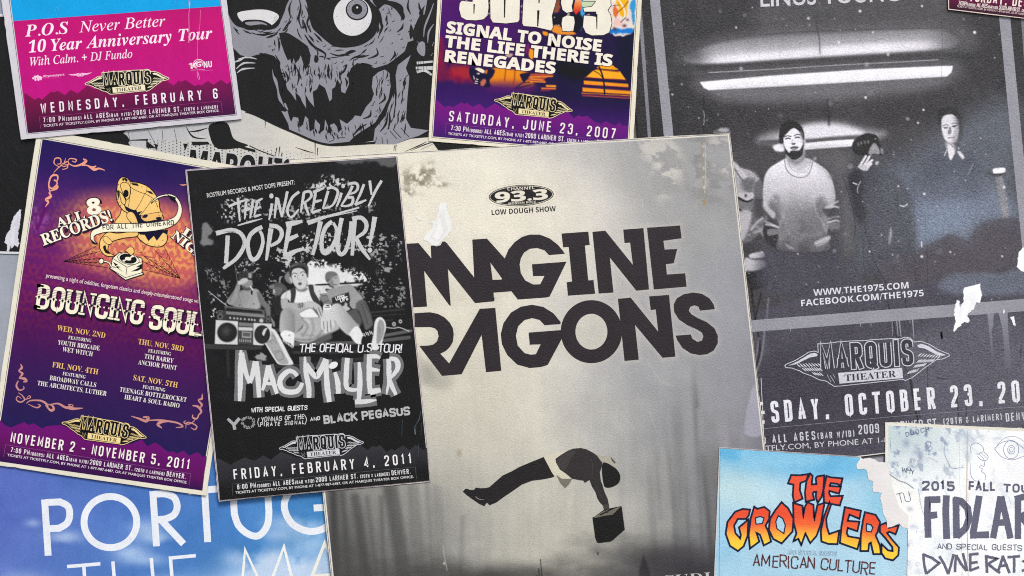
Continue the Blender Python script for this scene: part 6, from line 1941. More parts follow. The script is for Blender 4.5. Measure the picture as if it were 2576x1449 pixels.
# legs and shorts
pic.fill(zM("980,650 1060,620 1160,660 1210,760 1220,840 1150,920 1120,960 960,930 950,780"), G(158), f=3)
pic.grad(zM("960,690 1050,640 1120,700 1130,820 1110,950 960,930"), zM("960,800")[0], zM("1130,800")[0], G(172), G(132), f=3)
pic.fill(zM("1140,660 1200,740 1420,740 1600,780 1660,860 1620,900 1480,960 1300,1040 1130,1020 1100,960 1210,870 1215,800"), G(176), f=3)
for a, v in [("1210,760 1280,850 1220,960", 120), ("1330,760 1350,880 1300,1010", 132), ("1200,940 1400,960 1560,920", 140), ("1450,900 1400,980", 120), ("1130,1000 1300,1010 1480,960", 108), ("1250,740 1300,800", 205)]:
    pic.line(zM(a), 4, G(v), f=4, a=.7)
pic.fill(zM("1130,1030 1300,1045 1500,950 1560,930 1560,1000 1400,1050 1150,1060"), G(104), f=4, a=.8)
pic.grad(zM("1570,600 1640,570 1690,600 1760,680 1850,790 1900,850 1800,960 1700,900 1620,800 1560,700"), zM("1600,760")[0], zM("1780,720")[0], G(206), G(160), f=2.5)
# hands
pic.fill(zM("1475,600 1560,590 1560,650 1570,700 1600,770 1600,860 1580,860 1560,790 1555,900 1530,900 1520,800 1510,918 1480,915 1475,800 1470,880 1445,870 1440,760 1460,680"), G(205), f=1.8)
for a in ["1470,790 1480,880", "1515,790 1520,905", "1555,770 1560,880"]:
    pic.line(zM(a), 1.5, G(96), f=1)
pic.fill(zM("1470,600 1500,580 1555,590 1560,640 1480,645"), G(226), f=1.5)
pic.fill(zM("1500,590 1540,590 1535,602 1505,600"), G(40), f=1); pic.line(zM("1490,618 1545,615"), 1.8, G(50), f=.9)
pic.fill(zM("1240,560 1330,545 1420,590 1450,640 1445,740 1420,740 1400,680 1340,630 1270,620"), G(190), f=2)
for a in ["1380,640 1420,735", "1410,620 1445,720", "1350,620 1395,690"]:
    pic.line(zM(a), 1.8, G(96), f=1)
# head with backward cap
pic.fill(zM("1005,240 1060,190 1090,330 1040,320 1010,280"), G(124), f=2)
pic.fill(zM("1055,190 1070,120 1120,85 1200,80 1260,100 1290,150 1285,260 1270,200 1240,160 1150,145 1090,170 1080,260"), G(70), f=2)
pic.line(zM("1080,130 1150,100 1170,90"), 3, G(100), f=2, a=.8)
pic.fill(zM("1080,190 1110,155 1180,140 1240,165 1270,215 1275,290 1270,350 1240,390 1200,408 1160,395 1120,350 1095,290"), G(196), f=2)
pic.fill(zM("1060,260 1085,265 1100,320 1080,320"), G(180), f=1.5)
pic.fill(zM("1080,150 1180,120 1260,150 1280,260 1262,215 1230,165 1170,145 1100,170 1082,250"), G(46), f=2)
pic.fill(zM("1140,390 1200,410 1260,385 1280,400 1240,430 1170,425"), G(120), f=3)
pic.fill(zM("1120,340 1150,385 1200,402 1245,385 1268,340 1265,380 1210,415 1150,400"), G(130), f=3, a=.7)
for a in ["1092,224 1105,212 1125,207 1150,214", "1193,208 1208,196 1228,192 1250,202"]:
    pic.line(zM(a), 1.8, G(72), f=1.1, a=.9)
for a in ["1130,246", "1222,234"]:
    pic.blob(zM(a)[0], 3.6, 2.8, G(222), .8, p=4); pic.blob(zM(a)[0], 1.9, 2.2, G(40), .95, p=4)
pic.line(zM("1165,220 1160,270 1175,292 1200,288"), 1.4, G(130), f=1.4, a=.8)
pic.fill(zM("1165,330 1190,318 1212,330 1200,352 1175,352"), G(104), f=1.6); pic.fill(zM("1175,334 1205,332 1195,342 1180,343"), G(50), f=1)
# socks and shoes
pic.fill(zM("960,930 1010,895 1110,920 1120,980 1110,1100 1080,1060 1000,1020 955,960"), G(226), f=1.8)
pic.blob(zM("1060,955")[0], 1.8, 2.2, G(110), .8)
pic.fill(zM("940,940 1000,1020 1080,1060 1105,1120 1100,1200 1040,1200 990,1120 930,1010"), G(44), f=2)
for k in range(6):
    x, y = 985 + k * 20, 1010 + k * 14
    pic.line(zM([(x, y - 8), (x + 8, y + 22)]), 2, G(214), f=.9)
pic.fill(zM("735,930 760,880 820,865 880,885 930,950 1000,1080 1060,1200 1105,1280 1090,1308 940,1305 880,1240 800,1110 745,1010"), G(214), f=1.8)
pic.fill(zM("745,950 770,905 820,895 865,915 900,980 960,1100 1010,1200 1050,1290 950,1296 890,1220 815,1100 755,1010"), G(160), f=2)
for a in ["770,960 840,945 900,1000", "800,1040 860,1010 910,1050", "860,1160 950,1130", "880,1180 960,1150 990,1230 920,1250 880,1180", "820,1000 850,1060"]:
    pic.line(zM(a), 1.6, G(112), f=1, a=.8)
pic.fill(zM("1780,930 1850,850 1900,860 1940,940 1960,980 1920,1060 1850,1040 1790,960"), G(226), f=2)
pic.fill(zM("1950,950 2060,850 2090,790 2100,900 2090,1040 2040,1050 1930,1060"), G(42), f=2)
for k in range(6):
    x, y = 1935 + k * 22, 920 - k * 6 + (k % 2) * 10
    pic.line(zM([(x, y + 10), (x + 14, y + 40)]), 2.2, G(216), f=.9)
pic.fill(zM("2070,940 2085,800 2120,745 2170,740 2215,800 2220,880 2195,960 2170,1060 2120,1130 2060,1130 2040,1100"), G(218), f=1.8)
pic.fill(zM("2110,940 2120,820 2150,765 2190,790 2205,860 2190,950 2150,1040 2110,1050"), G(150), f=2)
pic.line(zM("2140,860 2150,940"), 2, G(110), f=1.4, a=.7)
# boombox
pic.fill(zM("280,600 740,645 770,670 765,700 290,650"), G(96), f=1.6, sm=False)
pic.fill(zM("300,625 730,665 740,690 300,655"), G(40), f=1.4, sm=False)
pic.fill(zM("190,655 275,650 290,660 770,705 855,720 850,790 760,800 280,770 190,765"), G(64), f=1.6, sm=False)
pic.fill(zM("300,665 760,705 765,745 300,700"), G(126), f=1.4, sm=False)
pic.fill(zM("300,705 760,745 765,790 295,770"), G(54), f=1.4, sm=False)
for x in [(350, 745), (398, 750), (437, 753), (477, 757), (525, 760), (575, 765), (610, 768), (645, 772)]:
    pic.blob(zM([x])[0], 2.6, 3, G(190), .9, p=4)
pic.blob(zM("725,778")[0], 5.5, 5.5, G(200), .95, p=4)
for a, r_ in [("235,672", 4), ("230,730", 6.5), ("806,735", 4.5), ("805,780", 4.5)]:
    pic.blob(zM(a)[0], r_, r_, G(150), .9, p=4); pic.blob(zM(a)[0], r_ * .7, r_ * .7, G(34), .95, p=4)
pic.fill(zM("178,770 445,785 440,1070 165,1060"), G(206), f=1.6, sm=False)
pic.fill(zM("625,805 850,815 840,1000 735,1080 625,1068"), G(204), f=1.6, sm=False)
pic.fill(zM("447,790 630,805 625,1068 443,1060"), G(70), f=1.6, sm=False)
pic.fill(zM("455,800 625,812 622,850 455,840"), G(120), f=1.4, sm=False)
pic.fill(zM("450,855 622,862 620,900 450,895"), G(198), f=1.4, sm=False)
pic.fill(zM("492,905 605,915 605,990 490,985"), G(150), f=1.6, sm=False)
pic.fill(zM("505,920 595,928 590,970 505,965"), G(90), f=1.4, sm=False)
for k in range(7):
    pic.line(zM([(465 + k * 22, 1005 + k), (466 + k * 22, 1030 + k)]), 1.8, G(170), f=.8)
pic.fill(ellipse(zM("315,920")[0], 26.5, 26, n=30), G(150), f=1.4, sm=False)
pic.fill(ellipse(zM("315,920")[0], 24.5, 24, n=30), G(44), f=1.6, sm=False)
pic.blob(zM("300,905")[0], 11, 11, G(104), .5)
pic.fill(ellipse(zM("735,945")[0], 20, 23.5, n=30), G(50), f=1.6, sm=False)
pic.fill(zM("735,930 760,880 800,868 780,900 755,960"), G(206), f=1.6)
pic.fill(zM("165,1060 740,1075 740,1090 165,1072"), G(52), f=1.4, sm=False)
pic.fill(zM("840,740 880,790 890,840 870,850 850,800"), G(130), f=2)
# halftone bottom
pic.fill(zN("-60,820 2600,640 2700,1500 -60,1500"), G(33), f=26, a=.9)
pic.C += np.random.RandomState(9).normal(0, 3.2, len(X))[:, None]
pic.done()
WB = (194, 193, 193)
p = t.part('small_lettering')
p.text("ROSTRUM RECORDS & MOST DOPE PRESENT:", *zT("138,460 1192,300"), 11.0, (222, 220, 218), font='r', off=.004)
def brush(part, strokes, w, c, edge=None, ew=0, src=zT, seed=0, rough=.5):
    z = t.z()
    if edge is not None:
        for k, (a, tp) in enumerate(strokes):
            part.stroke(spline(src(a), False, 4), w + ew, edge, z=z + (k % 4) * DZ * .15, rough=rough, seed=seed + k)
        z = t.z()
    for k, (a, tp) in enumerate(strokes):
        part.stroke(spline(src(a), False, 4), w, c, z=z + (k % 4) * DZ * .15, taper=tp, rough=rough, seed=seed + k)
F1, F2 = (.8, 1, 1), (1, 1, .6)
p = t.part('headline_lettering', 'brushed first line of the headline')
brush(p, [(a, F2) for a in ["395,568 520,515 632,480", "508,462 518,600 530,748", "605,505 590,712", "690,480 672,600 652,708", "598,612 675,588", "745,490 722,590 702,690", "704,690 788,662", "745,502 805,468", "726,592 786,568"]], 6.3, WB)
brush(p, [(a, F2) for a in ["918,530 900,640 882,728", "975,455 960,590 948,708", "985,468 1010,580 1034,695", "1102,385 1070,540 1036,695", "1245,390 1160,460 1105,590 1115,670 1160,690 1240,600", "1302,392 1282,520 1262,640", "1300,398 1370,385 1390,440 1350,490 1295,525", "1312,520 1330,590 1362,672", "1440,392 1420,520 1395,640", "1398,642 1505,605", "1410,395 1545,345", "1425,512 1515,490",
                             "1592,378 1562,480 1528,595", "1575,350 1650,340 1705,380 1695,450 1640,555 1528,592", "1752,402 1725,490 1692,568", "1885,318 1830,430 1745,562", "1828,298 1920,285 1950,330 1920,390 1840,420", "1830,462 1885,460 1880,530 1820,560 1745,560", "2022,298 1975,420 1912,545", "1915,545 2050,488", "2090,255 2100,330 2112,425", "2235,255 2160,380 2075,565"]], 6.9, WB, seed=20)
z = t.z()
for a, r_ in [("910,440", 5.4), ("1772,320", 4.6)]:
    p.add(ellipse(zT(a)[0], r_, r_ * 1.2, n=12), [tuple(range(12))], z, WB)
brush(p, [("505,795 640,755 800,712", (.6, 1, .4)), ("1335,750 1560,690 1800,625 1965,578", (1, 1, .8)), ("1500,715 1700,670 1940,618", (.4, .5, .4))], 5.4, WB, seed=50)
p = t.part('headline_lettering', 'brushed second line of the headline')
brush(p, [("245,890 330,868 440,850 540,890 590,990 560,1090 480,1200 345,1300", (1.1, 1, 1, .8)), ("385,915 375,1100 365,1250", (1, 1, 1)), ("330,1312 390,1265", (.6, 1)), ("800,812 720,850 650,920 625,1030 650,1160 700,1205 760,1150 805,1020 800,920 770,860", (1, 1, 1, .7)),
          ("905,830 880,1000 848,1215", (1.2, 1, .6)), ("885,795 980,810 1035,880 1000,980 900,1040", (1, 1, .7)), ("1130,780 1095,980 1065,1165", (1.2, 1, .8)), ("1075,1160 1180,1110 1305,1070", (1.1, 1, .7)), ("1085,785 1180,765 1282,745", (1.3, 1.2, .7)), ("1095,970 1230,910", (1.2, .8)),
          ("1345,765 1460,725 1560,690", (1.1, 1, .8)), ("1500,745 1460,940 1405,1150", (1.2, 1, .8)), ("1640,745 1560,820 1515,960 1520,1090 1560,1130 1620,1080 1680,960 1690,840 1650,760", (1, 1, 1, .7)), ("1755,705 1720,880 1705,1060 1740,1140 1800,1100 1850,930 1868,745", (1, 1, 1, .8)),
          ("1912,720 1895,940 1880,1155", (1, 1, .8)), ("1880,715 1980,700 2050,770 2030,870 1925,945", (1, 1, .7)), ("1925,945 2000,1080 2095,1205", (1, 1, .6)), ("2152,690 2120,880 2085,1045", (1.2, 1, .5))], 10.4, WB, seed=80, rough=.7)
z = t.z()
p.add(ellipse(zT("2092,1092")[0], 6, 6.6, n=14), [tuple(range(14))], z, WB)
z = t.z()
for a in ["330,875 430,862 490,885", "570,960 578,1060", "380,930 382,990", "690,870 660,950", "985,820 1020,880", "1190,800 1270,780", "1560,850 1545,940", "1660,800 1690,900", "1995,760 2010,850", "1420,745 1500,725", "905,860 900,910"]:
    p.stroke(spline(zT(a), False), 1.4, (70, 68, 70), taper=(.3, 1, .2), z=z)
p = t.part('subtitle_lettering')
for q_, w_, c_ in [(0, 6.4, (40, 26, 44)), (1, 2.9, (230, 229, 230))]:
    p.pen("THE OFFICIAL U.S. TOUR!", *zN("925,190 2160,200"), 22, w_, c_, asp=.60, shear=.1, jit=.05, seed=4)
p = t.part('shirt_lettering')
p.pen("LOOSE", *zM("1622,540 1738,505"), 9.5, 1.7, (225, 224, 224), asp=.55, jit=.05)
p.pen("LIPS", *zM("1680,560 1770,530"), 10.5, 2.0, (225, 224, 224), asp=.55, jit=.05, seed=3)
p = t.part('title_lettering', 'big white painted name with grey outline')
ST = [("222,165 215,400 215,560 205,780", (.5, 1, 1, .6)), ("225,200 270,400 325,565", (1.1, 1, .7)), ("395,300 365,450 330,560", (.9, 1, .7)), ("400,300 425,480 440,735", (1, 1, .8)), ("548,350 520,520 480,650", (.8, 1, .5)), ("548,350 600,520 655,690", (.9, 1, .7)), ("500,565 635,575", (.6, .6)),
      ("900,478 850,425 780,425 705,500 690,580 740,655 850,670 920,640 960,560", (.7, 1, 1, 1, .7)), ("990,245 1000,420 1035,600 1040,740", (.4, .9, 1, .9)), ("1000,330 1060,420 1130,480 1190,390 1240,270", (1, 1.1, .9)), ("1245,280 1250,480 1262,640 1285,790", (.9, 1, 1.1, .9)),
      ("1350,430 1385,560 1392,690", (.6, 1, .9)), ("1500,260 1490,400 1495,620 1640,640", (.9, 1, .9, .6)), ("1640,310 1650,450 1650,620 1635,770", (.5, .9, 1, .8)), ("1590,790 1700,785 1850,765", (.9, .9, .3)), ("1765,215 1762,400 1765,560 1775,690", (.9, 1, 1, .9)), ("1770,245 1840,240 1895,262", (1, .8, .4)), ("1770,395 1890,410", (1, .4)), ("1770,670 1900,645", (1.2, .9)),
      ("1995,270 2000,420 1995,560 1970,700", (.8, 1, .6, .3)), ("2005,270 2080,280 2110,350 2080,430 2010,510", (.7, 1, .8, .5)), ("2010,510 2040,610 2085,705", (.6, .9, .6))]
brush(p, ST, 13.2, (212, 212, 212), edge=(112, 112, 114), ew=15, src=zN, seed=200, rough=.8)
z = t.z()
p.add(ellipse(zN("1332,348")[0], 12, 8, -.5, n=16), [tuple(range(16))], z, (226, 226, 226))
p = t.part('support_lettering')
p.pen("WITH SPECIAL GUESTS", *zN("342,916 1016,886"), 12.4, 2.0, (226, 226, 226), asp=.62, shear=.1, jit=.05, seed=9)
p.pen("YONNAS OF THE", *zN("462,1032 980,995"), 12.4, 1.8, (205, 205, 206), asp=.62, shear=.12, jit=.06, seed=10)
p.pen("PIRATE SIGNAL", *zN("452,1086 985,1056"), 10.6, 1.8, (205, 205, 206), asp=.62, shear=.12, jit=.06, seed=11)
p.stroke(spline(zN("440,980 424,1035 442,1090"), False), 1.8, (205, 205, 206))
p.stroke(spline(zN("985,945 1010,1000 990,1062"), False), 1.8, (205, 205, 206))
p.pen("AND", *zN("1055,1024 1176,1006"), 9.6, 1.8, (214, 214, 214), asp=.75, shear=.12, jit=.05, seed=12)
p.pen("BLACK PEGASUS", *zN("1218,1056 2258,945"), 22, 5.0, (182, 182, 183), asp=.76, rough=.6, seed=13)
GY = (168, 168, 170)
p = t.part('support_lettering', 'big grey stencilled YO')
p.stroke(zN("62,990 138,1062"), 8, GY, rough=.6, taper=(.8, 1))
p.stroke(zN("205,985 138,1062 148,1122"), 8, GY, rough=.6)
zz = t.z()
rg = np.random.RandomState(5)
for k in range(90):
    an = rg.uniform(0, 2 * math.pi); rd = rg.uniform(11, 18)
    c_ = zN("308,1036")[0] + np.array([math.cos(an) * rd, math.sin(an) * rd * .88])
    p.add(ellipse(c_, rg.uniform(.9, 2.2), rg.uniform(.8, 1.8), n=7), [tuple(range(7))], zz + (k % 6) * DZ * .12, (150, 150, 152))
p = t.part('mountain_print', 'charcoal mountain strip')
mt = cat(t03("2195,255 2245,270 2330,322 2390,290 2480,245 2540,270"), t13("0,280 90,225 160,270 265,190 420,250 900,210 1060,120 1130,175 1185,128 1215,145 1255,122 1320,192 1370,160 1400,176 1490,128 1550,172 1612,122 1690,172 1722,150"))
p.shade(cat(mt, t13("1752,478"), t03("2228,676")), lambda P: ramp(P[:, 1] + .093 * (P[:, 0] - 560), [1150, 1200, 1240], [(60, 60, 64), (50, 50, 53), (35, 34, 36)]), 10)
theatre_logo(t, zN("684,1348")[0], zN("1694,1275")[0], (204, 203, 207), (26, 22, 30))
p = t.part('date_lettering')
p.pen("FRIDAY, FEBRUARY 4, 2011", *zF("592.5,1204.5 1038,1164"), 26.5, 3.5, (232, 230, 228), asp=.45)
venue_lines(t, *zF("601,1228.5 1035,1189"), *zF("597,1239.5 1042,1199.5"), 12.4, 6.0, (222, 220, 220), "8:00 PM", boxpts=zF("590,1244 587.5,1215 1046.5,1172 1049,1203"), boxc=(104, 112, 112))
p = t.part('scratch', 'long pale scratches')
for a, w in [("2325,1070 2315,1180 2300,1080", 1), ("2380,900 2360,1000 2310,1080", .7), ("2390,1040 2385,1180", .8), ("2160,1000 2155,1190", .9), ("2355,1290 2360,1449", .7)]:
    p.stroke(spline(zN(a), False), w, (120, 140, 150), taper=(.3, 1, .4))

# ================================================================== white sketchbook poster, lower right corner
t = new('poster', 'white scribbled poster with grey marker lettering and an eye doodle, lower right corner', 'poster',
        [(2224, 1061), (2720, 1083), (2700, 1800), (2218, 1790)], 4, M_grain)
t.sheet((226, 222, 208))
Q = t.quad
inn = inset(Q, 8)
pic = Picture(t, inn, 1.8, base=(250, 251, 250))
X, Y = pic.X, pic.Y
n = fbm(X, Y, 45, seed=81, oct=5); n2 = fbm(X, Y, 13, 17, seed=82, oct=5)
lo = sstep(1270, 1090, Y) * sstep(2520, 2260, X)
pic._mix(np.arange(len(X)), lo * .85, (186, 202, 206))
pic._mix(np.arange(len(X)), sstep(.52, .66, n2 * .7 + n * .3) * (.10 + .45 * lo), (140, 156, 176))
pic._mix(np.arange(len(X)), sstep(.60, .70, n2) * (.06 + .45 * lo), (100, 112, 148))
pic._mix(np.arange(len(X)), sstep(.58, .66, n) * .30 * sstep(2300, 2350, X), (206, 216, 224))
pic.fill(t33("1180,420 1300,430 1450,560 1530,700 1500,900 1380,900 1300,700 1220,560"), (236, 233, 225), f=12, a=.45, rag=6)
for a, rx, ry, c, al_ in [("1380,110", 12, 14, (96, 108, 150), .6), ("1520,240", 10, 18, (84, 90, 134), .7), ("1480,200", 14, 9, (110, 120, 160), .5), ("1250,310", 9, 6, (78, 86, 120), .7), ("1420,770", 10, 8, (90, 96, 120), .55), ("1450,940", 12, 9, (120, 134, 170), .5), ("1400,1130", 4, 8, (90, 100, 140), .7), ("1410,1310", 12, 14, (150, 160, 190), .5), ("1500,1400", 16, 10, (170, 180, 206), .6), ("2120,40", 14, 8, (120, 134, 160), .5), ("2300,60", 20, 6, (160, 172, 190), .5), ("2230,860", 8, 8, (190, 202, 226), .6)]:
    pic.blob(t33(a)[0], rx * .75, ry * .75, c, al_ * .6)
for a, w, c in [("1210,420 1300,480 1380,510 1450,560", 2, (66, 76, 98)), ("1770,100 1760,200 1800,300 1840,360 1950,350", 1.2, (92, 100, 140)), ("1640,100 1590,90 1580,130 1640,150 1600,220 1680,200", 1, (110, 122, 160)), ("1500,560 1520,700 1550,820", 1.2, (110, 124, 150)), ("1500,990 1560,990 1640,980", 1, (140, 150, 170)), ("1215,60 1225,200", 1, (90, 104, 120)), ("2410,760 2430,720 2400,640", 1, (140, 150, 180)), ("1600,250 1700,300", 1, (120, 130, 160)), ("1490,960 1480,1010", 1, (130, 140, 170)), ("1470,1310 1520,1306", 1, (120, 130, 160)), ("1470,1330 1525,1326", 1, (120, 130, 160))]:
    pic.line(t33(a), w, c, f=.8, a=.85)
pic.done()
p = t.part('fold_crease', 'brown vertical fold')
p.stroke(t33("1992,-20 1988,400 1984,800 1996,1200 2000,1449"), 2.6, (196, 180, 160), taper=(.6, 1, .8, 1, .6))
p.stroke(t33("1976,700 1990,860 1984,1000"), 2.4, (48, 46, 54), taper=(.3, 1, .3))
p.stroke(t33("1910,0 1915,500 1935,1000"), .8, (206, 206, 204))
p = t.part('doodle', 'ink doodles of an eye and a profile')
DI = (108, 116, 152)
for a, w in [("2265,165 2320,110 2400,85 2480,100 2560,160 2640,180", 1.3), ("2265,165 2330,240 2430,275 2530,250 2640,190", 1.3), ("2290,120 2380,50 2480,45 2560,90", 1), ("2030,215 2030,130 2090,105 2150,150 2150,190", 1.2), ("2095,220 2150,195 2200,240 2180,280 2130,275 2095,240", 1.2), ("2165,290 2160,340 2130,330 2115,350 2150,370 2130,390 2170,420 2170,480", 1.1), ("2020,320 2025,420 2060,480 2110,490", 1.1), ("2110,215 2160,270", .8), ("2130,205 2185,255", .8)]:
    p.stroke(spline(t33(a), False), w, DI)
p.stroke(ellipse(t33("2432,172")[0], 19, 23, n=30), 1.2, DI, closed=True)
p.stroke(ellipse(t33("2432,172")[0], 9, 11, n=20), 1.0, DI, closed=True)
p.stroke(ellipse(t33("2432,172")[0], 5, 6, n=20), .8, DI, closed=True)
p = t.part('scribbled_lettering', 'small scribbled words')
p.pen("DOOCH", *t33("1378,45 1615,-15"), 11, 1.5, (96, 104, 136), asp=.8, jit=.06)
p.pen("2", *t33("1570,190 1640,190"), 24, 1.4, (116, 128, 170), asp=.6, jit=.04)
p = t.part('scribbled_lettering')
p.pen("WHY", *t33("1320,302 1505,310"), 14, 1.6, (236, 238, 238), asp=.9, jit=.06)
p.pen("WHY", *t33("1325,398 1460,420"), 13, 1.6, (72, 84, 104), asp=.8, jit=.08, seed=2)
p = t.part('scribbled_lettering')
p.pen("TU", *t33("1300,720 1430,690"), 26, 1.6, (100, 108, 130), asp=.6, jit=.06)
MK = (106, 106, 124)
p = t.part('tour_lettering')
p.pen("2015", *t33("1535,588 1865,584"), 25, 5.4, MK, asp=.78, jit=.05, rough=.5)
p.pen("FALL", *t33("2000,590 2282,592"), 25, 4.8, MK, asp=.70, jit=.05, rough=.5, seed=2)
p.pen("TOUR", *t33("2355,600 2690,612"), 22, 4.8, MK, asp=.84, jit=.05, rough=.5, seed=3)
p = t.part('title_lettering', 'tall grey marker title')
def marker(strokes, w, seed=0):
    z = t.z()
    for k, a in enumerate(strokes):
        p.stroke(t33(a), w, MK, rough=.7, seed=seed + k, z=z + (k % 4) * DZ * .15)
marker(["1597,650 1590,800 1600,1055", "1570,675 1722,672", "1600,835 1690,825", "1782,630 1775,800 1785,1068"], 17)
marker(["1878,650 1880,860 1885,1060", "1850,672 1930,690 1995,760 2010,860 1975,960 1885,1045"], 17, 10)
marker(["2112,635 2080,830 2048,1020", "2020,1030 2210,1025"], 17, 20)
marker(["2325,640 2290,850 2250,1060", "2330,640 2380,850 2425,1062", "2290,905 2400,900"], 16, 30)
marker(["2500,660 2500,860 2500,1068", "2470,670 2570,640 2680,680 2660,780 2510,850", "2540,850 2690,1060"], 16, 40)
p = t.part('support_lettering', 'thin pencil line of lettering')
p.pen("AND SPECIAL GUESTS", *t33("1688,1172 2542,1186"), 14.5, 2.0, (104, 104, 124), asp=.78, jit=.05, seed=6)
p = t.part('support_lettering', 'angular grey marker name')
marker(["1550,1215 1558,1320 1580,1420"], 6.5, 50); marker(["1545,1220 1640,1260 1710,1310 1650,1360 1580,1415"], 6.5, 52)
marker(["1710,1240 1760,1320 1800,1420", "1855,1220 1830,1320 1800,1420"], 6.5, 55)
marker(["1880,1225 1870,1330 1868,1400", "1880,1230 1930,1320 1985,1390", "1945,1210 1970,1300 1990,1390"], 6.5, 60)
marker(["2020,1215 2022,1300 2020,1390", "2010,1225 2105,1215", "2020,1310 2095,1300", "2015,1385 2110,1350"], 6.5, 64)
marker(["2180,1230 2185,1320 2190,1408", "2170,1240 2290,1265 2195,1320", "2200,1320 2320,1410"], 6.5, 70)
marker(["2350,1235 2325,1320 2295,1405", "2345,1235 2380,1320 2415,1410", "2315,1340 2400,1330"], 6.5, 74)
marker(["2395,1250 2520,1240", "2460,1245 2462,1320 2460,1405"], 6.5, 78)
marker(["2660,1240 2560,1290 2640,1340 2540,1390"], 6.5, 80)
for a, w in [("1605,640 1612,720 1606,800", 2), ("1985,700 1995,860 1985,990", 3), ("1935,1000 1940,1449", .6), ("1610,800 1600,1040", .8)]:
    p = t.part('ink_run'); p.stroke(t33(a), w, (40, 38, 48), taper=(.3, 1, .3))

# ================================================================== small maroon bill, top right
t = new('poster', 'small maroon bill with cream date lettering, cut off at the top right corner', 'poster',
        [(2370, -500), (2760, -460), (2770, 74), (2381, 27)], 5, M_paper)
t.sheet((222, 206, 196))
inn = inset(t.quad, 2.6)
p = t.part('printed_panel')
p.shade(inn, lambda P: ramp(P[:, 1] - .115 * (P[:, 0] - 2381), [-60, 5, 24], [(120, 26, 84), (96, 18, 66), (62, 16, 50)]), 8)
p = t.part('date_lettering')
p.pen("SATURDAY, DECEMBER 1", *t30("1885,8 2980,128"), 25, 3.6, (236, 222, 212), asp=.44)
venue_lines(t, *t30("1895,60 2795,162"), *t30("1883,82 2790,190"), 10.6, 4.6, (226, 208, 206), "7:00 PM")

# ================================================================== pale sheet showing between the bills, lower right
t = new('poster', 'plain grey sheet corner showing between the large dark poster and the blue bill', 'poster',
        [(1900, 1100), (2400, 1060), (2400, 1260), (1900, 1300)], 1, M_paper)
t.sheet((152, 151, 160))

# ================================================================== blue bill with flame lettering
t = new('poster', 'light blue bill with red and yellow flame lettering and a torn white corner', 'poster',
        [(1807, 1123), (2285, 1154.5), (2268, 1800), (1780, 1780)], 7, M_grain)
tornq = t33("905,238 935,262 1000,250 1060,268 1088,292 1160,297 1190,330 1196,400 1215,450 1235,560 1262,640 1300,740 1392,830 1388,960")
Q = t.quad
edge = cat([Q[0]], tornq, [Q[2]], [Q[3]])
t.sheet((206, 200, 196), poly=edge)
pic = Picture(t, inset(Q, 2.5), 1.8, base=(168, 205, 226))
X, Y = pic.X, pic.Y
n = fbm(X, Y, 90, seed=91, oct=4)
v = sstep(1120, 1230, Y)
pic.C = (1 - v[:, None]) * np.array([112, 178, 213.]) + v[:, None] * np.array([172, 208, 226.])
pic.C += ((n - .5) * 50 * (1 - .6 * v))[:, None] * np.array([1.2, .7, .5])
pic.blob(zG("250,550")[0], 90, 50, (196, 218, 216), .65)
pic.blob(zG("800,640")[0], 90, 40, (190, 216, 224), .5)
pic.blob(zG("700,1300")[0], 160, 40, (176, 206, 222), .5)
pic.blob(zG("1450,300")[0], 130, 30, (92, 176, 222), .6)
pic.blob(zG("2050,700")[0], 60, 60, (120, 188, 220), .5)
pic.blob(zG("150,1250")[0], 50, 60, (140, 196, 226), .6)
pic.fill(zG("100,60 350,70 360,180 260,200 110,170"), (84, 168, 212), f=10, a=.5)
pic.fill(zG("370,70 900,110 1400,140 1300,260 800,280 400,330 360,260"), (150, 205, 232), f=12, a=.55, rag=8, gloss=.35)
pic.C += np.random.RandomState(12).normal(0, 3.2, len(X))[:, None]
pic.clip(edge)
pic.done()
p = t.part('border_line')
p.stroke(cat(zF("1806,1450"), [Q[0] + (1.6, 1.8)], zF("2164,1148")), 1.0, (74, 60, 66))
p.stroke(zF("2278,1330 2276,1460"), 1.4, (120, 104, 96))
OUT = (44, 48, 68)
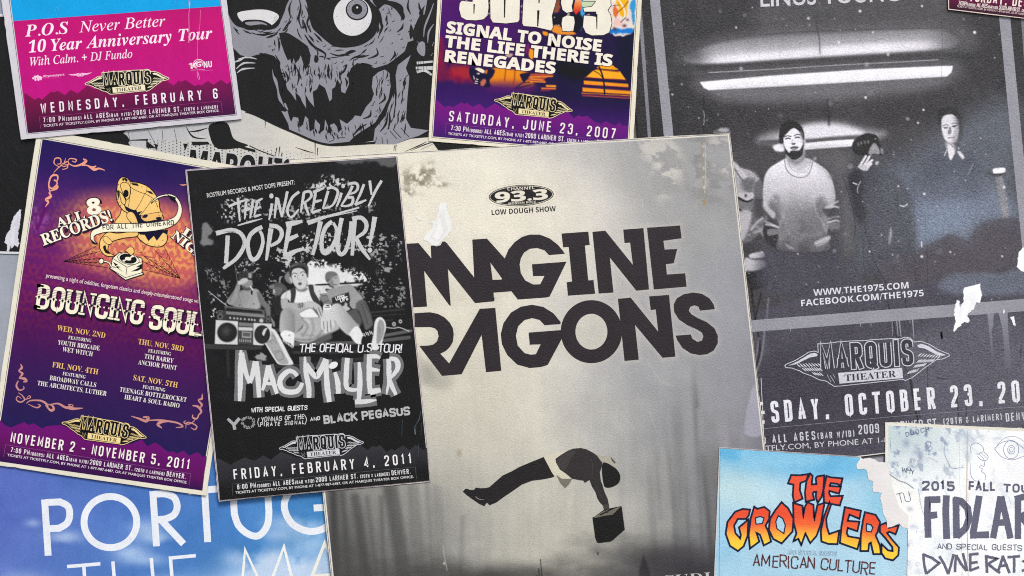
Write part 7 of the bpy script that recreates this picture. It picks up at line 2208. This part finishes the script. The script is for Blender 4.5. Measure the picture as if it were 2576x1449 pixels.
let = [("975,385 1080,388 1165,375 1150,440 1075,470 1068,560 1100,660 1010,700 995,620 1005,490 940,475", ()), ("1200,370 1222,392 1212,470 1215,498 1280,494 1272,420 1290,400 1362,390 1350,560 1330,640 1290,700 1272,640 1278,575 1240,575 1222,600 1240,670 1150,692 1142,590 1160,450", ()),
       ("1400,398 1440,412 1580,425 1560,500 1530,480 1440,470 1425,515 1560,525 1540,595 1425,562 1420,600 1440,640 1582,635 1550,738 1370,705 1365,560", ()),
       ("470,800 455,860 425,900 325,900 278,985 295,1080 360,1152 372,1100 350,1010 450,925 440,1110 395,1230 330,1285 240,1225 190,1085 210,945 300,825 390,792", ()),
       ("530,768 560,792 645,768 705,815 700,905 655,985 690,1060 722,1175 645,1215 600,1090 545,1062 580,1175 480,1250 465,1100 490,900", ("540,892 600,875 645,895 622,962 548,968",)),
       ("855,715 930,782 992,905 980,1055 855,1192 760,1142 708,1035 722,905 790,795", ("815,865 870,900 900,980 882,1082 800,1025 785,940",)),
       ("1000,722 1100,752 1108,850 1115,900 1140,765 1170,712 1232,742 1238,880 1250,930 1290,745 1362,722 1320,965 1270,1105 1200,1185 1140,1065 1090,1205 1060,1135 1008,1162 1040,1080 1005,950", ()),
       ("1430,718 1440,742 1385,900 1392,1000 1422,1095 1540,1055 1520,1202 1420,1200 1340,1172 1332,1050 1370,880", ()),
       ("1620,772 1802,812 1785,895 1665,845 1640,935 1782,945 1760,1045 1645,1005 1630,1080 1652,1120 1792,1145 1762,1262 1620,1212 1562,1190 1580,1000", ()),
       ("1860,832 1980,862 2032,945 2002,1060 1978,1105 2030,1225 2040,1322 1962,1322 1930,1180 1900,1200 1890,1285 1808,1285 1812,1100 1840,920", ("1875,962 1930,975 1952,1010 1930,1062 1872,1052",)),
       ("2252,992 2220,1082 2150,1052 2112,1072 2180,1162 2258,1250 2250,1340 2190,1397 2100,1372 2060,1312 2062,1222 2130,1288 2195,1300 2190,1240 2100,1125 2042,1062 2042,985 2105,960 2140,1020", ())]
RR, YY = (228, 88, 62), (250, 205, 66)
def flame(P):
    x = P[:, 0]
    y = P[:, 1] - np.interp(x, [1840, 2060, 2260], [0, -2, 26])
    tt_ = [1290, 1318, 1340, 1360]
    return ramp(y, tt_, [(230, 86, 60), (238, 108, 66), (246, 170, 72), (250, 206, 72)])
for nm, rng in [("first word in red", range(0, 3)), ("second word in red and yellow", range(3, 11))]:
    p = t.part('flame_lettering', nm)
    for i in rng:
        p.stroke(zG(let[i][0]), 7.6, OUT, closed=True, rough=.35, seed=i)
    for i in rng:
        z = t.z()
        fn = flame if i > 2 else (lambda P: ramp(P[:, 1], [1190, 1260], [(236, 92, 66), (230, 92, 70)]))
        p.shade(zG(let[i][0]), fn, 4, holes=[zG(h) for h in let[i][1]], z=z)
        for h in let[i][1]:
            p.stroke(zG(h), 3.0, OUT, closed=True)
        p.stroke(zG(let[i][0]), 2.4, OUT, closed=True, rough=.3, seed=i)
p = t.part('small_lettering', 'ghostly grey outline lettering')
p.pen("AND SPECIAL GUESTS", *zG("928,1330 1525,1350"), 12.6, 3.0, (140, 172, 194), asp=.6)
p.pen("AND SPECIAL GUESTS", *zG("928,1330 1525,1350"), 12.6, 1.4, (176, 206, 222), asp=.6)
p = t.part('support_lettering')
p.pen("AMERICAN", *zF("1891,1421 2046,1428"), 31, 3.2, (94, 58, 60), asp=.60, jit=.05, rough=.9, seed=21)
p.pen("CULTURE", *zF("2058,1428 2197,1443"), 31, 3.2, (94, 58, 60), asp=.60, jit=.05, rough=.9, seed=22)
p = t.part('torn_patch', 'torn white corner', mat=M_torn)
inner = t33("1180,950 1175,880 1140,810 1130,740 1108,650 1125,600 1035,590 1030,530 1040,490 990,470 975,380 950,360 880,365 870,320 905,262")
p.poly(cat(tornq - np.array([0, 0]), t33("1330,945 1300,905 1260,925 1230,940"), inner), (226, 222, 220), rag=1.0, seed=9)
link_all()
